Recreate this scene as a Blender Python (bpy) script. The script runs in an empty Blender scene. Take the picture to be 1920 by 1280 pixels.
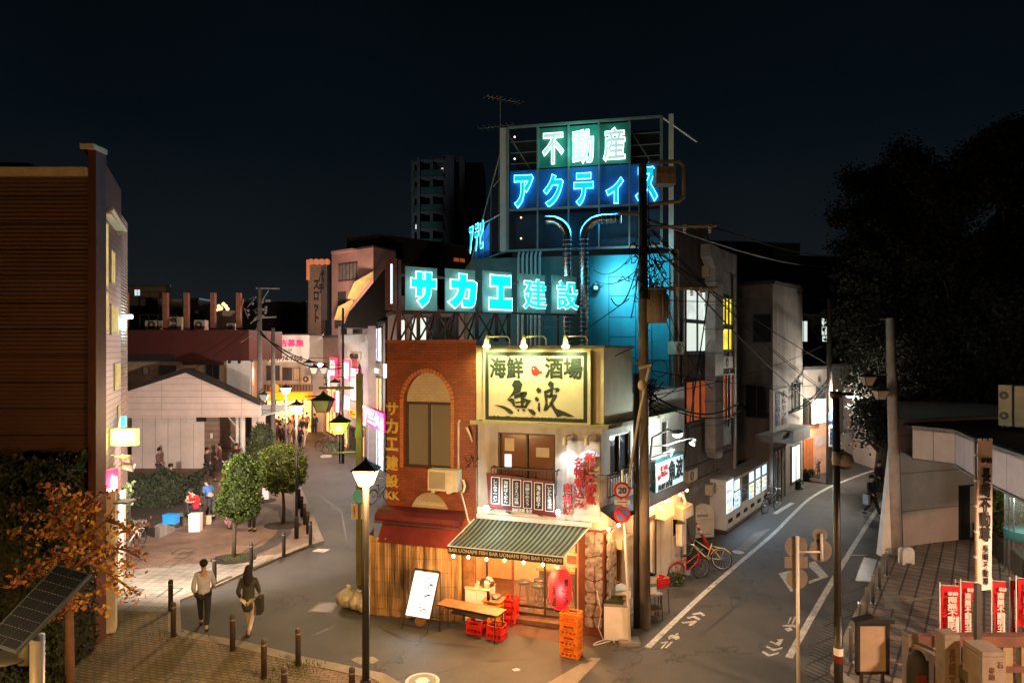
import bpy, math, random
from mathutils import Vector, Matrix
from math import radians as R, sin, cos, pi
sc = bpy.context.scene
col = sc.collection
random.seed(11)
GM = 3.4; F = 1240.0; H = 7.2; CX = 960.0; HY = 650.0
def G(px, py, z=0.0):
    Y = (H - z) * F / (py - HY); return Vector(((px - CX) * Y / F, Y, z))
def P(px, py, Y): return Vector(((px - CX) * Y / F, Y, H - (py - HY) * Y / F))
# ---------------------------------------------------------------- materials
def nt(name):
    m = bpy.data.materials.new(name); m.use_nodes = True
    return m, m.node_tree.nodes, m.node_tree.links, m.node_tree.nodes['Principled BSDF']
def mat(name, c, rough=.7, met=0., var=.25, scale=2.5, bump=.0, spec=.4):
    m, n, l, b = nt(name)
    b.inputs['Roughness'].default_value = rough; b.inputs['Metallic'].default_value = met
    b.inputs['Specular IOR Level'].default_value = spec
    tc = n.new('ShaderNodeTexCoord'); no = n.new('ShaderNodeTexNoise'); no.inputs['Scale'].default_value = scale; no.inputs['Detail'].default_value = 6
    no.inputs['Roughness'].default_value = .65
    l.new(tc.outputs['Object'], no.inputs['Vector'])
    mr = n.new('ShaderNodeMapRange'); mr.inputs[1].default_value = .3; mr.inputs[2].default_value = .7
    mr.inputs[3].default_value = 1 - var; mr.inputs[4].default_value = 1 + var * .6; l.new(no.outputs['Fac'], mr.inputs[0])
    mx = n.new('ShaderNodeVectorMath'); mx.operation = 'SCALE'; mx.inputs[0].default_value = c[:3]; l.new(mr.outputs[0], mx.inputs['Scale'])
    l.new(mx.outputs[0], b.inputs['Base Color'])
    if bump:
        bp = n.new('ShaderNodeBump'); bp.inputs['Strength'].default_value = bump; bp.inputs['Distance'].default_value = .02
        n2 = n.new('ShaderNodeTexNoise'); n2.inputs['Scale'].default_value = scale * 12; l.new(tc.outputs['Object'], n2.inputs['Vector'])
        l.new(n2.outputs['Fac'], bp.inputs['Height']); l.new(bp.outputs[0], b.inputs['Normal'])
    return m
def streak(m, sx=6., amt=.35):   # vertical run-off stains for old walls
    n = m.node_tree.nodes; l = m.node_tree.links; b = n['Principled BSDF']
    src = b.inputs['Base Color'].links[0].from_socket
    tc = n.new('ShaderNodeTexCoord'); mp = n.new('ShaderNodeMapping'); mp.inputs['Scale'].default_value = (sx, sx, .25)
    no = n.new('ShaderNodeTexNoise'); no.inputs['Scale'].default_value = 1; no.inputs['Detail'].default_value = 5
    l.new(tc.outputs['Object'], mp.inputs[0]); l.new(mp.outputs[0], no.inputs['Vector'])
    mr = n.new('ShaderNodeMapRange'); mr.inputs[1].default_value = .45; mr.inputs[2].default_value = .75; mr.inputs[3].default_value = 1; mr.inputs[4].default_value = 1 - amt
    l.new(no.outputs['Fac'], mr.inputs[0]); v = n.new('ShaderNodeVectorMath'); v.operation = 'SCALE'
    l.new(src, v.inputs[0]); l.new(mr.outputs[0], v.inputs['Scale']); l.new(v.outputs[0], b.inputs['Base Color']); return m
def em(name, c, s=1., base=None, var=0, scale=3., alpha=0):
    m, n, l, b = nt(name)
    if alpha: b.inputs['Alpha'].default_value = alpha
    b.inputs['Base Color'].default_value = (*(base or c), 1); b.inputs['Emission Color'].default_value = (*c, 1); b.inputs['Emission Strength'].default_value = s
    b.inputs['Roughness'].default_value = .6
    if var:
        tc = n.new('ShaderNodeTexCoord'); no = n.new('ShaderNodeTexNoise'); no.inputs['Scale'].default_value = scale; no.inputs['Detail'].default_value = 3
        l.new(tc.outputs['Object'], no.inputs['Vector']); mr = n.new('ShaderNodeMapRange'); mr.inputs[1].default_value = .35; mr.inputs[2].default_value = .65
        mr.inputs[3].default_value = s * (1 - var); mr.inputs[4].default_value = s * (1 + var); l.new(no.outputs['Fac'], mr.inputs[0]); l.new(mr.outputs[0], b.inputs['Emission Strength'])
    return m
def brick(name, c1, c2, mor, bw, bh, plane='xz', rough=.8, mortar=.012, bump=.4, sq=0., var=.5, rot=0.):
    m, n, l, b = nt(name); b.inputs['Roughness'].default_value = rough
    tc = n.new('ShaderNodeTexCoord'); sp = n.new('ShaderNodeSeparateXYZ'); cb = n.new('ShaderNodeCombineXYZ')
    l.new(tc.outputs['Object'], sp.inputs[0])
    a, d = {'xz': ('X', 'Z'), 'yz': ('Y', 'Z'), 'xy': ('X', 'Y')}[plane]
    l.new(sp.outputs[a], cb.inputs[0]); l.new(sp.outputs[d], cb.inputs[1])
    mp = n.new('ShaderNodeMapping'); mp.inputs['Rotation'].default_value = (0, 0, rot); l.new(cb.outputs[0], mp.inputs[0])
    bt = n.new('ShaderNodeTexBrick'); l.new(mp.outputs[0], bt.inputs['Vector'])
    bt.inputs['Color1'].default_value = (*c1, 1); bt.inputs['Color2'].default_value = (*c2, 1); bt.inputs['Mortar'].default_value = (*mor, 1)
    bt.inputs['Scale'].default_value = 1; bt.inputs['Brick Width'].default_value = bw; bt.inputs['Row Height'].default_value = bh
    bt.inputs['Mortar Size'].default_value = mortar; bt.offset = .5 if not sq else 0.
    no = n.new('ShaderNodeTexNoise'); no.inputs['Scale'].default_value = .9; no.inputs['Detail'].default_value = 8; no.inputs['Roughness'].default_value = .7
    l.new(tc.outputs['Object'], no.inputs['Vector'])
    mr = n.new('ShaderNodeMapRange'); mr.inputs[1].default_value = .3; mr.inputs[2].default_value = .7; mr.inputs[3].default_value = 1 - var; mr.inputs[4].default_value = 1 + var * .4
    l.new(no.outputs['Fac'], mr.inputs[0]); v = n.new('ShaderNodeVectorMath'); v.operation = 'SCALE'; l.new(bt.outputs['Color'], v.inputs[0]); l.new(mr.outputs[0], v.inputs['Scale'])
    l.new(v.outputs[0], b.inputs['Base Color'])
    bp = n.new('ShaderNodeBump'); bp.inputs['Strength'].default_value = bump; bp.inputs['Distance'].default_value = .01; bp.invert = True
    l.new(bt.outputs['Fac'], bp.inputs['Height']); l.new(bp.outputs[0], b.inputs['Normal'])
    return m
def stripes(name, c1, c2, freq, axis='X', rough=.7, sharp=.5, bump=0., var=.2):
    m, n, l, b = nt(name); b.inputs['Roughness'].default_value = rough
    tc = n.new('ShaderNodeTexCoord'); sp = n.new('ShaderNodeSeparateXYZ'); l.new(tc.outputs['Object'], sp.inputs[0])
    mu = n.new('ShaderNodeMath'); mu.operation = 'MULTIPLY'; mu.inputs[1].default_value = freq; l.new(sp.outputs[axis], mu.inputs[0])
    fr = n.new('ShaderNodeMath'); fr.operation = 'FRACT'; l.new(mu.outputs[0], fr.inputs[0])
    gt = n.new('ShaderNodeMath'); gt.operation = 'GREATER_THAN'; gt.inputs[1].default_value = sharp; l.new(fr.outputs[0], gt.inputs[0])
    mx = n.new('ShaderNodeMix'); mx.data_type = 'RGBA'; mx.inputs[6].default_value = (*c1, 1); mx.inputs[7].default_value = (*c2, 1); l.new(gt.outputs[0], mx.inputs[0])
    no = n.new('ShaderNodeTexNoise'); no.inputs['Scale'].default_value = 1.7; no.inputs['Detail'].default_value = 6; l.new(tc.outputs['Object'], no.inputs['Vector'])
    mr = n.new('ShaderNodeMapRange'); mr.inputs[1].default_value = .3; mr.inputs[2].default_value = .7; mr.inputs[3].default_value = 1 - var; mr.inputs[4].default_value = 1 + var * .5; l.new(no.outputs['Fac'], mr.inputs[0])
    v = n.new('ShaderNodeVectorMath'); v.operation = 'SCALE'; l.new(mx.outputs[2], v.inputs[0]); l.new(mr.outputs[0], v.inputs['Scale']); l.new(v.outputs[0], b.inputs['Base Color'])
    if bump:
        bp = n.new('ShaderNodeBump'); bp.inputs['Strength'].default_value = bump; bp.inputs['Distance'].default_value = .02; l.new(gt.outputs[0], bp.inputs['Height']); l.new(bp.outputs[0], b.inputs['Normal'])
    return m
def glass(name, tint=(.02, .025, .03), rough=.08, alpha=.0):
    m, n, l, b = nt(name); b.inputs['Base Color'].default_value = (*tint, 1); b.inputs['Roughness'].default_value = rough; b.inputs['Specular IOR Level'].default_value = .7
    if alpha:
        b.inputs['Alpha'].default_value = alpha
    return m
# ---------------------------------------------------------------- mesh builder
class MB:
    def __init__(s, off=(0, 0, 0)): s.v = []; s.f = []; s.m = []; s.o = Vector(off)
    def add(s, vs, fs, m=0):
        b = len(s.v); o = s.o
        s.v += [(v[0] - o.x, v[1] - o.y, v[2] - o.z) for v in vs]
        for f in fs: s.f.append(tuple(b + i for i in f)); s.m.append(m)
        return s
    def box(s, x0, x1, y0, y1, z0, z1, m=0):
        x0, x1 = min(x0, x1), max(x0, x1); y0, y1 = min(y0, y1), max(y0, y1); z0, z1 = min(z0, z1), max(z0, z1)
        return s.add([(x0, y0, z0), (x1, y0, z0), (x1, y1, z0), (x0, y1, z0), (x0, y0, z1), (x1, y0, z1), (x1, y1, z1), (x0, y1, z1)],
                     [(0, 3, 2, 1), (4, 5, 6, 7), (0, 1, 5, 4), (1, 2, 6, 5), (2, 3, 7, 6), (3, 0, 4, 7)], m)
    def cyl(s, a, b, r, r2=None, n=12, m=0, cap=True):
        a = Vector(a); b = Vector(b); r2 = r if r2 is None else r2
        d = (b - a).normalized(); u = d.orthogonal().normalized(); w = d.cross(u)
        vs = []
        for p, q in ((a, r), (b, r2)):
            for i in range(n): t = 2 * pi * i / n; vs.append(p + (u * cos(t) + w * sin(t)) * q)
        fs = [(i, (i + 1) % n, n + (i + 1) % n, n + i) for i in range(n)]
        if cap: fs += [tuple(reversed(range(n))), tuple(range(n, 2 * n))]
        return s.add(vs, fs, m)
    def tube(s, pts, r, n=6, m=0, r1=None):
        pts = [Vector(p) for p in pts]; k = len(pts); vs = []; u = None
        for i, p in enumerate(pts):
            d = (pts[min(i + 1, k - 1)] - pts[max(i - 1, 0)])
            d = d.normalized() if d.length > 1e-9 else Vector((0, 0, 1))
            if u is None: u = d.orthogonal().normalized()
            else:
                u = u - d * u.dot(d); u = u.normalized() if u.length > 1e-6 else d.orthogonal().normalized()
            w = d.cross(u); q = r if r1 is None else r + (r1 - r) * i / max(1, k - 1)
            for j in range(n): t = 2 * pi * j / n; vs.append(p + (u * cos(t) + w * sin(t)) * q)
        fs = [(i * n + j, i * n + (j + 1) % n, (i + 1) * n + (j + 1) % n, (i + 1) * n + j) for i in range(k - 1) for j in range(n)]
        fs += [tuple(reversed(range(n))), tuple(range((k - 1) * n, k * n))]
        return s.add(vs, fs, m)
    def lathe(s, prof, c=(0, 0, 0), n=16, m=0, cap=True):
        vs = [(c[0] + r * cos(2 * pi * i / n), c[1] + r * sin(2 * pi * i / n), c[2] + z) for r, z in prof for i in range(n)]
        k = len(prof)
        fs = [(i * n + j, i * n + (j + 1) % n, (i + 1) * n + (j + 1) % n, (i + 1) * n + j) for i in range(k - 1) for j in range(n)]
        if cap: fs += [tuple(reversed(range(n))), tuple(range((k - 1) * n, k * n))]
        return s.add(vs, fs, m)
    def prism(s, poly, y0, y1, m=0):       # polygon in XZ, extruded along Y
        n = len(poly)
        vs = [(x, y0, z) for x, z in poly] + [(x, y1, z) for x, z in poly]
        return s.add(vs, [tuple(range(n)), tuple(reversed(range(n, 2 * n)))] + [(i, n + i, n + (i + 1) % n, (i + 1) % n) for i in range(n)], m)
    def slab(s, poly, z0, z1, m=0):        # polygon in XY, extruded along Z
        n = len(poly)
        vs = [(p[0], p[1], z0) for p in poly] + [(p[0], p[1], z1) for p in poly]
        return s.add(vs, [tuple(reversed(range(n))), tuple(range(n, 2 * n))] + [(i, (i + 1) % n, n + (i + 1) % n, n + i) for i in range(n)], m)
    def sheet(s, pts, m=0): return s.add(pts, [tuple(range(len(pts)))], m)
    def ball(s, c, rx, ry=None, rz=None, n=12, k=8, m=0):
        ry = rx if ry is None else ry; rz = rx if rz is None else rz; vs = []
        for i in range(k + 1):
            a = pi * i / k
            for j in range(n): t = 2 * pi * j / n; vs.append((c[0] + rx * sin(a) * cos(t), c[1] + ry * sin(a) * sin(t), c[2] + rz * cos(a)))
        return s.add(vs, [(i * n + j, (i + 1) * n + j, (i + 1) * n + (j + 1) % n, i * n + (j + 1) % n) for i in range(k) for j in range(n)], m)
    def leaf(s, c, z, m=0):
        a = Vector((random.gauss(0, 1), random.gauss(0, 1), random.gauss(0, 1))).normalized(); b = a.orthogonal().normalized()
        b = Matrix.Rotation(random.uniform(0, 6.3), 3, a) @ b; w = a.cross(b) * z * .32; b = b * z * .5
        c = Vector(c); return s.add([c - b, c + w, c + b, c - w], [(0, 1, 2, 3)], m)
    def wall(s, x0, x1, z0, z1, holes=(), y=0., dep=.14, m=0):
        xs = sorted({x0, x1, *[h[0] for h in holes], *[h[1] for h in holes]}); zs = sorted({z0, z1, *[h[2] for h in holes], *[h[3] for h in holes]})
        xs = [x for x in xs if x0 <= x <= x1]; zs = [z for z in zs if z0 <= z <= z1]
        for i in range(len(xs) - 1):
            for j in range(len(zs) - 1):
                cx = (xs[i] + xs[i + 1]) / 2; cz = (zs[j] + zs[j + 1]) / 2
                if any(h[0] < cx < h[1] and h[2] < cz < h[3] for h in holes): continue
                s.sheet([(xs[i], y, zs[j]), (xs[i + 1], y, zs[j]), (xs[i + 1], y, zs[j + 1]), (xs[i], y, zs[j + 1])], m)
        for a, b, c, d in holes:
            e = y + dep
            s.sheet([(a, y, c), (a, y, d), (a, e, d), (a, e, c)], m); s.sheet([(b, y, c), (b, e, c), (b, e, d), (b, y, d)], m)
            s.sheet([(a, y, c), (a, e, c), (b, e, c), (b, y, c)], m); s.sheet([(a, y, d), (b, y, d), (b, e, d), (a, e, d)], m)
        return s
    def build(s, name, mats, parent=None, smooth=False, loc=None, rz=None, label=None):
        me = bpy.data.meshes.new(name); me.from_pydata(s.v, [], s.f)
        if not isinstance(mats, (list, tuple)): mats = [mats]
        for x in mats: me.materials.append(x)
        if len(mats) > 1: me.polygons.foreach_set('material_index', s.m)
        if smooth: me.polygons.foreach_set('use_smooth', [True] * len(s.f))
        me.update(); o = bpy.data.objects.new(name, me); col.objects.link(o)
        if parent: o.parent = parent
        if loc is not None: o.location = loc
        if rz is not None: o.rotation_euler = (0, 0, rz)
        if label: o['label'] = label
        return o
def tag(o, label, cat, group=None, kind=None):
    if label: o['label'] = label
    if cat: o['category'] = cat
    if group: o['group'] = group
    if kind: o['kind'] = kind
    return o
def thing(name, label, cat, loc=(0, 0, 0), rz=0., group=None):
    o = bpy.data.objects.new(name, None); col.objects.link(o); o.location = loc; o.rotation_euler = (0, 0, rz); o.empty_display_size = .2
    return tag(o, label, cat, group)
def struct(name, mb, m, smooth=False): return tag(mb.build(name, m, smooth=smooth), None, None, None, 'structure')
def dup(root, loc, rz=0., label=None, group=None):
    def cp(o, par):
        c = o.copy(); col.objects.link(c)
        if par: c.parent = par
        for k in o.children: cp(k, c)
        return c
    r = cp(root, None); r.location = loc; r.rotation_euler = (0, 0, rz)
    if label: r['label'] = label
    if group: r['group'] = group
    return r
class Face:
    def __init__(s, o, th): s.o = Vector((o[0], o[1], 0)); s.th = th; s.r = Vector((cos(th), sin(th), 0)); s.n = Vector((sin(th), -cos(th), 0))
    @classmethod
    def two(c, a, b):                      # a left, b right: (px, Y)
        A = Vector(((a[0] - CX) * a[1] / F, a[1])); B = Vector(((b[0] - CX) * b[1] / F, b[1]))
        f = c(A, math.atan2((B - A).y, (B - A).x)); f.wd = (B - A).length; return f
    def s_(s, px, d=0.):
        o = s.o + s.n * d; k = (px - CX) / F; return (k * o.y - o.x) / (s.r.x - k * s.r.y)
    def sz(s, px, py, d=0.):
        t = s.s_(px, d); Y = s.o.y + s.n.y * d + t * s.r.y; return t, H - (py - HY) * Y / F
    def rect(s, px0, px1, py0, py1, d=0.):  # local rectangle s0,s1,z0,z1 from the middle of a pixel box
        a = s.s_(px0, d); b = s.s_(px1, d); m = (px0 + px1) / 2; return a, b, s.sz(m, py1, d)[1], s.sz(m, py0, d)[1]
    def w(s, t, d=0., z=0.): p = s.o + s.r * t + s.n * d; return Vector((p.x, p.y, z))
    def thing(s, name, label, cat, t=0., d=0., z=0., group=None): return thing(name, label, cat, s.w(t, d, z), s.th, group)
# ---------------------------------------------------------------- text
def _eval(cu):
    o = bpy.data.objects.new('tmp', cu); col.objects.link(o); bpy.context.view_layer.update()
    me = bpy.data.meshes.new_from_object(o.evaluated_get(bpy.context.evaluated_depsgraph_get())); bpy.data.objects.remove(o); return me
def glyphs(body, vertical=False, sp=1.):
    def mk():
        cu = bpy.data.curves.new('t', 'FONT'); cu.body = '\n'.join(body) if vertical else body
        cu.align_x = 'CENTER' if vertical else 'LEFT'; cu.space_line = sp * (.98 if vertical else 1.); cu.resolution_u = 3; return cu
    return mk
def text(body, w, h, m, parent=None, loc=(0, 0, 0), bold=.0, ext=.006, vertical=False, name='lettering', rim=None, rim_w=.03, rz=0., sp=1., mirror=False, tilt=0., keep=False):
    """letters standing in the local XZ plane, facing -Y, centred on loc, fitted to w x h"""
    mk = glyphs(body, vertical, sp); cu = mk(); base = _eval(cu)
    xs = [v.co.x for v in base.vertices]; ys = [v.co.y for v in base.vertices]
    x0, x1, y0, y1 = min(xs), max(xs), min(ys), max(ys)
    sx = w / (x1 - x0); sy = h / (y1 - y0)
    if keep: sx = sy = min(sx, sy)
    mb = MB(); mats = [m]
    def put(me, yo, dep, mi, squash=False):
        vs = []
        for v in me.vertices:
            x = ((v.co.x - (x0 + x1) / 2) * sx) * (-1 if mirror else 1); z = (v.co.y - (y0 + y1) / 2) * sy
            vs.append((x, yo - v.co.z * dep, z))
        mb.add(vs, [tuple(p.vertices) for p in me.polygons], mi)
    cu = mk(); cu.extrude = 1.; cu.fill_mode = 'BOTH'; put(_eval(cu), -ext, ext, 0)
    if bold:
        cu = mk(); cu.fill_mode = 'NONE'; cu.bevel_depth = bold; cu.bevel_resolution = 1; put(_eval(cu), -ext, ext / bold * .98, 0)
    if rim:
        mats.append(rim); cu = mk(); cu.fill_mode = 'NONE'; cu.bevel_depth = bold + rim_w; cu.bevel_resolution = 1; put(_eval(cu), -ext * .4, ext * .35 / (bold + rim_w), 1)
    o = mb.build(name, mats, parent, loc=loc); o.rotation_euler = (tilt, 0, rz)
    return o
def light(name, kind, loc, e, c, size=.05, rot=None, parent=None, spot=None, blend=.5):
    d = bpy.data.lights.new(name, kind); d.energy = e * GM; d.color = c
    if kind == 'AREA': d.size = size
    else: d.shadow_soft_size = size
    if kind == 'SPOT': d.spot_size = spot or R(80); d.spot_blend = blend
    o = bpy.data.objects.new(name, d); col.objects.link(o); o.location = loc
    if rot is not None: o.rotation_euler = rot
    if parent: o.parent = parent
    return o
def aim(o, a, b): o.rotation_euler = (Vector(b) - Vector(a)).to_track_quat('-Z', 'Y').to_euler()
def bez(a, b, sag, n=10):
    a = Vector(a); b = Vector(b); return [a.lerp(b, i / n) - Vector((0, 0, sag * 4 * (i / n) * (1 - i / n))) for i in range(n + 1)]
def window(face_obj, r, panes, frame_m, pane_m, y=.08, fr=.05, name='window', bars=0, proud=.02):
    """framed window filling the opening r=(x0,x1,z0,z1); frame is the part, glass its sub-part"""
    x0, x1, z0, z1 = r; mb = MB((x0, y, z0)); e = .001
    mb.box(x0 + e, x1 - e, y - fr, y + .02, z0 + e, z0 + fr); mb.box(x0 + e, x1 - e, y - fr, y + .02, z1 - fr, z1 - e)
    for i in range(panes + 1):
        c = x0 + fr / 2 + (x1 - x0 - fr) * i / panes; mb.box(c - fr / 2 + e, c + fr / 2 - e, y - fr * .9, y + .018, z0 + fr, z1 - fr)
    for j in range(1, bars + 1):
        c = z0 + (z1 - z0) * j / (bars + 1); mb.box(x0 + fr, x1 - fr, y - fr * .6, y + .01, c - fr * .3, c + fr * .3)
    f = mb.build(name, frame_m, face_obj, loc=(x0, y, z0))
    g = MB((x0, y, z0)); g.box(x0 + fr * .6, x1 - fr * .6, y + .022, y + .03, z0 + fr * .6, z1 - fr * .6); g.build('pane', pane_m, f)
    return f
# ================================================================= world and camera
w = bpy.data.worlds.new('World'); sc.world = w; w.use_nodes = True
n = w.node_tree.nodes; l = w.node_tree.links; bg = n['Background']
tc = n.new('ShaderNodeTexCoord'); sp = n.new('ShaderNodeSeparateXYZ'); cr = n.new('ShaderNodeValToRGB')
l.new(tc.outputs['Generated'], sp.inputs[0]); l.new(sp.outputs['Z'], cr.inputs[0]); l.new(cr.outputs[0], bg.inputs[0]); cn = n.new('ShaderNodeTexNoise'); cn.inputs['Scale'].default_value = 2.2; cn.inputs['Detail'].default_value = 5; cs = n.new('ShaderNodeMapRange'); cs.inputs[1].default_value = .3; cs.inputs[2].default_value = .75; cs.inputs[3].default_value = .85; cs.inputs[4].default_value = 1.35; l.new(tc.outputs['Generated'], cn.inputs['Vector']); l.new(cn.outputs['Fac'], cs.inputs[0]); l.new(cs.outputs[0], bg.inputs[1])
e = cr.color_ramp.elements; e[0].position = 0; e[0].color = (.0080, .0092, .0106, 1); e[1].position = .55; e[1].color = (.0004, .0011, .0016, 1)
x = e.new(.12); x.color = (.0036, .0051, .0062, 1); x = e.new(.30); x.color = (.0011, .0024, .0038, 1)
cam = bpy.data.cameras.new('camera'); co = bpy.data.objects.new('camera', cam); col.objects.link(co); co.location = (0, 0, H); co.rotation_euler = (R(90), 0, 0)
cam.sensor_width = 36; cam.lens = F / 1920 * 36; cam.shift_y = 10 / 1920; cam.clip_end = 2000; cam.clip_start = .3; sc.camera = co
sc.view_settings.view_transform = 'Standard'; sc.view_settings.look = 'None'; sc.view_settings.exposure = .62; sc.view_settings.gamma = 1
sc.cycles.use_denoising = True; sc.cycles.max_bounces = 5; sc.cycles.diffuse_bounces = 3; sc.cycles.glossy_bounces = 3; sc.cycles.sample_clamp_indirect = 3.; sc.cycles.sample_clamp_direct = 30.
# ================================================================= palette
def asphalt():
    m, n, l, b = nt('asphalt'); tc = n.new('ShaderNodeTexCoord')
    a = n.new('ShaderNodeTexNoise'); a.inputs['Scale'].default_value = .35; a.inputs['Detail'].default_value = 9; a.inputs['Roughness'].default_value = .7
    g = n.new('ShaderNodeTexNoise'); g.inputs['Scale'].default_value = 55; g.inputs['Detail'].default_value = 2
    vo = n.new('ShaderNodeTexVoronoi'); vo.feature = 'DISTANCE_TO_EDGE'; vo.inputs['Scale'].default_value = .23
    dn = n.new('ShaderNodeTexNoise'); dn.inputs['Scale'].default_value = 1.3; dn.inputs['Detail'].default_value = 5
    dv = n.new('ShaderNodeVectorMath'); dv.operation = 'MULTIPLY_ADD'; dv.inputs[1].default_value = (1.8, 1.8, 1.8)
    for q in (a, g, dn): l.new(tc.outputs['Object'], q.inputs['Vector'])
    l.new(dn.outputs['Color'], dv.inputs[0]); l.new(tc.outputs['Object'], dv.inputs[2]); l.new(dv.outputs[0], vo.inputs['Vector'])
    m1 = n.new('ShaderNodeMapRange'); m1.inputs[1].default_value = .3; m1.inputs[2].default_value = .7; m1.inputs[3].default_value = .030; m1.inputs[4].default_value = .078; l.new(a.outputs['Fac'], m1.inputs[0])
    m2 = n.new('ShaderNodeMapRange'); m2.inputs[1].default_value = .3; m2.inputs[2].default_value = .7; m2.inputs[3].default_value = .65; m2.inputs[4].default_value = 1.35; l.new(g.outputs['Fac'], m2.inputs[0])
    m3 = n.new('ShaderNodeMapRange'); m3.inputs[1].default_value = 0; m3.inputs[2].default_value = .010; m3.inputs[3].default_value = .35; m3.inputs[4].default_value = 1; l.new(vo.outputs['Distance'], m3.inputs[0])
    k = n.new('ShaderNodeMath'); k.operation = 'MULTIPLY'; l.new(m1.outputs[0], k.inputs[0]); l.new(m2.outputs[0], k.inputs[1])
    k2 = n.new('ShaderNodeMath'); k2.operation = 'MULTIPLY'; l.new(k.outputs[0], k2.inputs[0]); l.new(m3.outputs[0], k2.inputs[1])
    cb = n.new('ShaderNodeVectorMath'); cb.operation = 'SCALE'; cb.inputs[0].default_value = (1, .96, .88); l.new(k2.outputs[0], cb.inputs['Scale']); l.new(cb.outputs[0], b.inputs['Base Color'])
    bp = n.new('ShaderNodeBump'); bp.inputs['Strength'].default_value = .5; bp.inputs['Distance'].default_value = .01; l.new(g.outputs['Fac'], bp.inputs['Height']); l.new(bp.outputs[0], b.inputs['Normal'])
    b.inputs['Roughness'].default_value = .72; return m
M = dict(
    asphalt=asphalt(),
    pave_y=brick('pave_yellow', (.20, .155, .085), (.155, .12, .065), (.05, .04, .025), .21, .105, 'xy', .8, .012, rot=.25),
    pave_b=brick('pave_brown', (.25, .165, .115), (.20, .13, .092), (.07, .05, .035), .21, .105, 'xy', .75, .01, rot=-.1),
    pave_p=brick('pave_pale', (.34, .30, .23), (.28, .25, .2), (.12, .1, .08), .3, .3, 'xy', .75, .01, sq=1, rot=.12),
    pave_r=brick('pave_right', (.27, .195, .15), (.23, .165, .13), (.07, .05, .04), .4, .4, 'xy', .7, .028, sq=1, rot=.62),
    pave_d=brick('pave_dark', (.07, .06, .05), (.055, .05, .045), (.03, .03, .03), .1, .1, 'xy', .8, .01),
    kerb=mat('kerb', (.24, .215, .17), .85, bump=.3), paint=mat('road_paint', (.5, .49, .45), .65, var=.45, scale=5, bump=.2),
    iron=mat('iron', (.09, .085, .08), .5, .6, scale=20), concrete=streak(mat('concrete', (.22, .20, .175), .85, bump=.3)),
    pole=streak(mat('pole_concrete', (.19, .165, .14), .8, bump=.3), 3, .3), black=mat('black_paint', (.018, .017, .016), .4), cable=mat('cable_rubber', (.010, .010, .010), .9, spec=.08), pole_p=streak(mat('pole_pale', (.42, .36, .32), .8, bump=.3), 3, .3), dark=mat('dark', (.02, .018, .016), .7),
    brick=brick('brick_wall', (.28, .062, .016), (.20, .042, .012), (.15, .04, .016), .21, .075, 'xz', .55, .010, .6),
    brick_y=brick('brick_wall_side', (.28, .062, .016), (.20, .042, .012), (.15, .04, .016), .21, .075, 'yz', .55, .010, .6),
    cream_tile=brick('cream_tile', (.46, .39, .26), (.43, .365, .245), (.36, .29, .19), .16, .08, 'xz', .6, .008, .4, var=.2),
    stucco=streak(mat('stucco', (.44, .41, .36), .85, var=.18, bump=.35), 5, .3), plaster_y=mat('sign_box_paint', (.62, .60, .44), .8, var=.12, bump=.3),
    white=mat('white_paint', (.66, .64, .60), .6, var=.12), cream=mat('cream_paint', (.55, .49, .36), .6), grey=mat('grey_paint', (.22, .21, .2), .7), dgrey=mat('dark_grey', (.06, .06, .06), .6),
    steel=mat('stainless', (.55, .55, .55), .28, 1., var=.1), chrome=mat('duct_metal', (.6, .6, .62), .22, 1., var=.15, scale=6), brown=mat('brown_frame', (.045, .022, .014), .5),
    wood=mat('wood', (.26, .13, .055), .55, scale=6, var=.4), wood_d=mat('dark_wood', (.10, .045, .02), .55, scale=6, var=.4), red=mat('red_paint', (.42, .02, .02), .5), red_d=mat('dark_red', (.105, .010, .010), .6, var=.35),
    rust=mat('rust_steel', (.16, .028, .02), .7, .1, var=.5), green=mat('olive_post', (.13, .12, .04), .5), dglass=glass('dark_glass'), leafA=mat('leaf_green', (.075, .115, .02), .6, var=.6, scale=8),
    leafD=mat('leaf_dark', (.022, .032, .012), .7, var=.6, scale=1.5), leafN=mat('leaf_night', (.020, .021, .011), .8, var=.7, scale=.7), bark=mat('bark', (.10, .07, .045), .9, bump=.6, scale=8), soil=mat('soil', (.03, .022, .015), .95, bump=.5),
    cyanwall=streak(mat('teal_metal_cladding', (.03, .34, .46), .45, var=.12), 3, .15), tealwall=streak(mat('grey_green_cladding', (.13, .19, .17), .6), 3, .25),
    yel=mat('yellow_plastic', (.62, .28, .02), .5, var=.15), org=mat('orange_plastic', (.75, .20, .015), .5, var=.15), redp=mat('red_plastic', (.55, .02, .015), .45, var=.15),
    skin=mat('skin', (.42, .24, .16), .6, var=.05), hair=mat('hair', (.012, .010, .009), .5), tyre=mat('tyre', (.015, .015, .015), .8), ink=mat('ink', (.02, .035, .025), .7), inkk=mat('black_ink', (.012, .012, .012), .7),
)
def L(n, c, s=1., **k): M[n] = em(n, c, s, **k)
L('lampglass', (1, .66, .34), 16, alpha=.3); L('lampglass_w', (.9, 1, 1), 16); L('bulb', (1, .50, .16), 30); L('flood', (.92, 1, 1), 40)
L('greenglass', (.36, .75, .06), 1.0, alpha=.7); L('neon_w', (.80, .97, .92), 1.5); L('neon_fill', (.42, .55, .55), .6); L('cyan', (0, .55, .66), .95); L('cyan_rim', (.5, .95, 1), 2.4)
L('blue', (0, .46, .62), .75); L('blue_rim', (.16, .78, 1.), 3.6); L('blue_dim', (0, .10, .6), .5)
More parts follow.
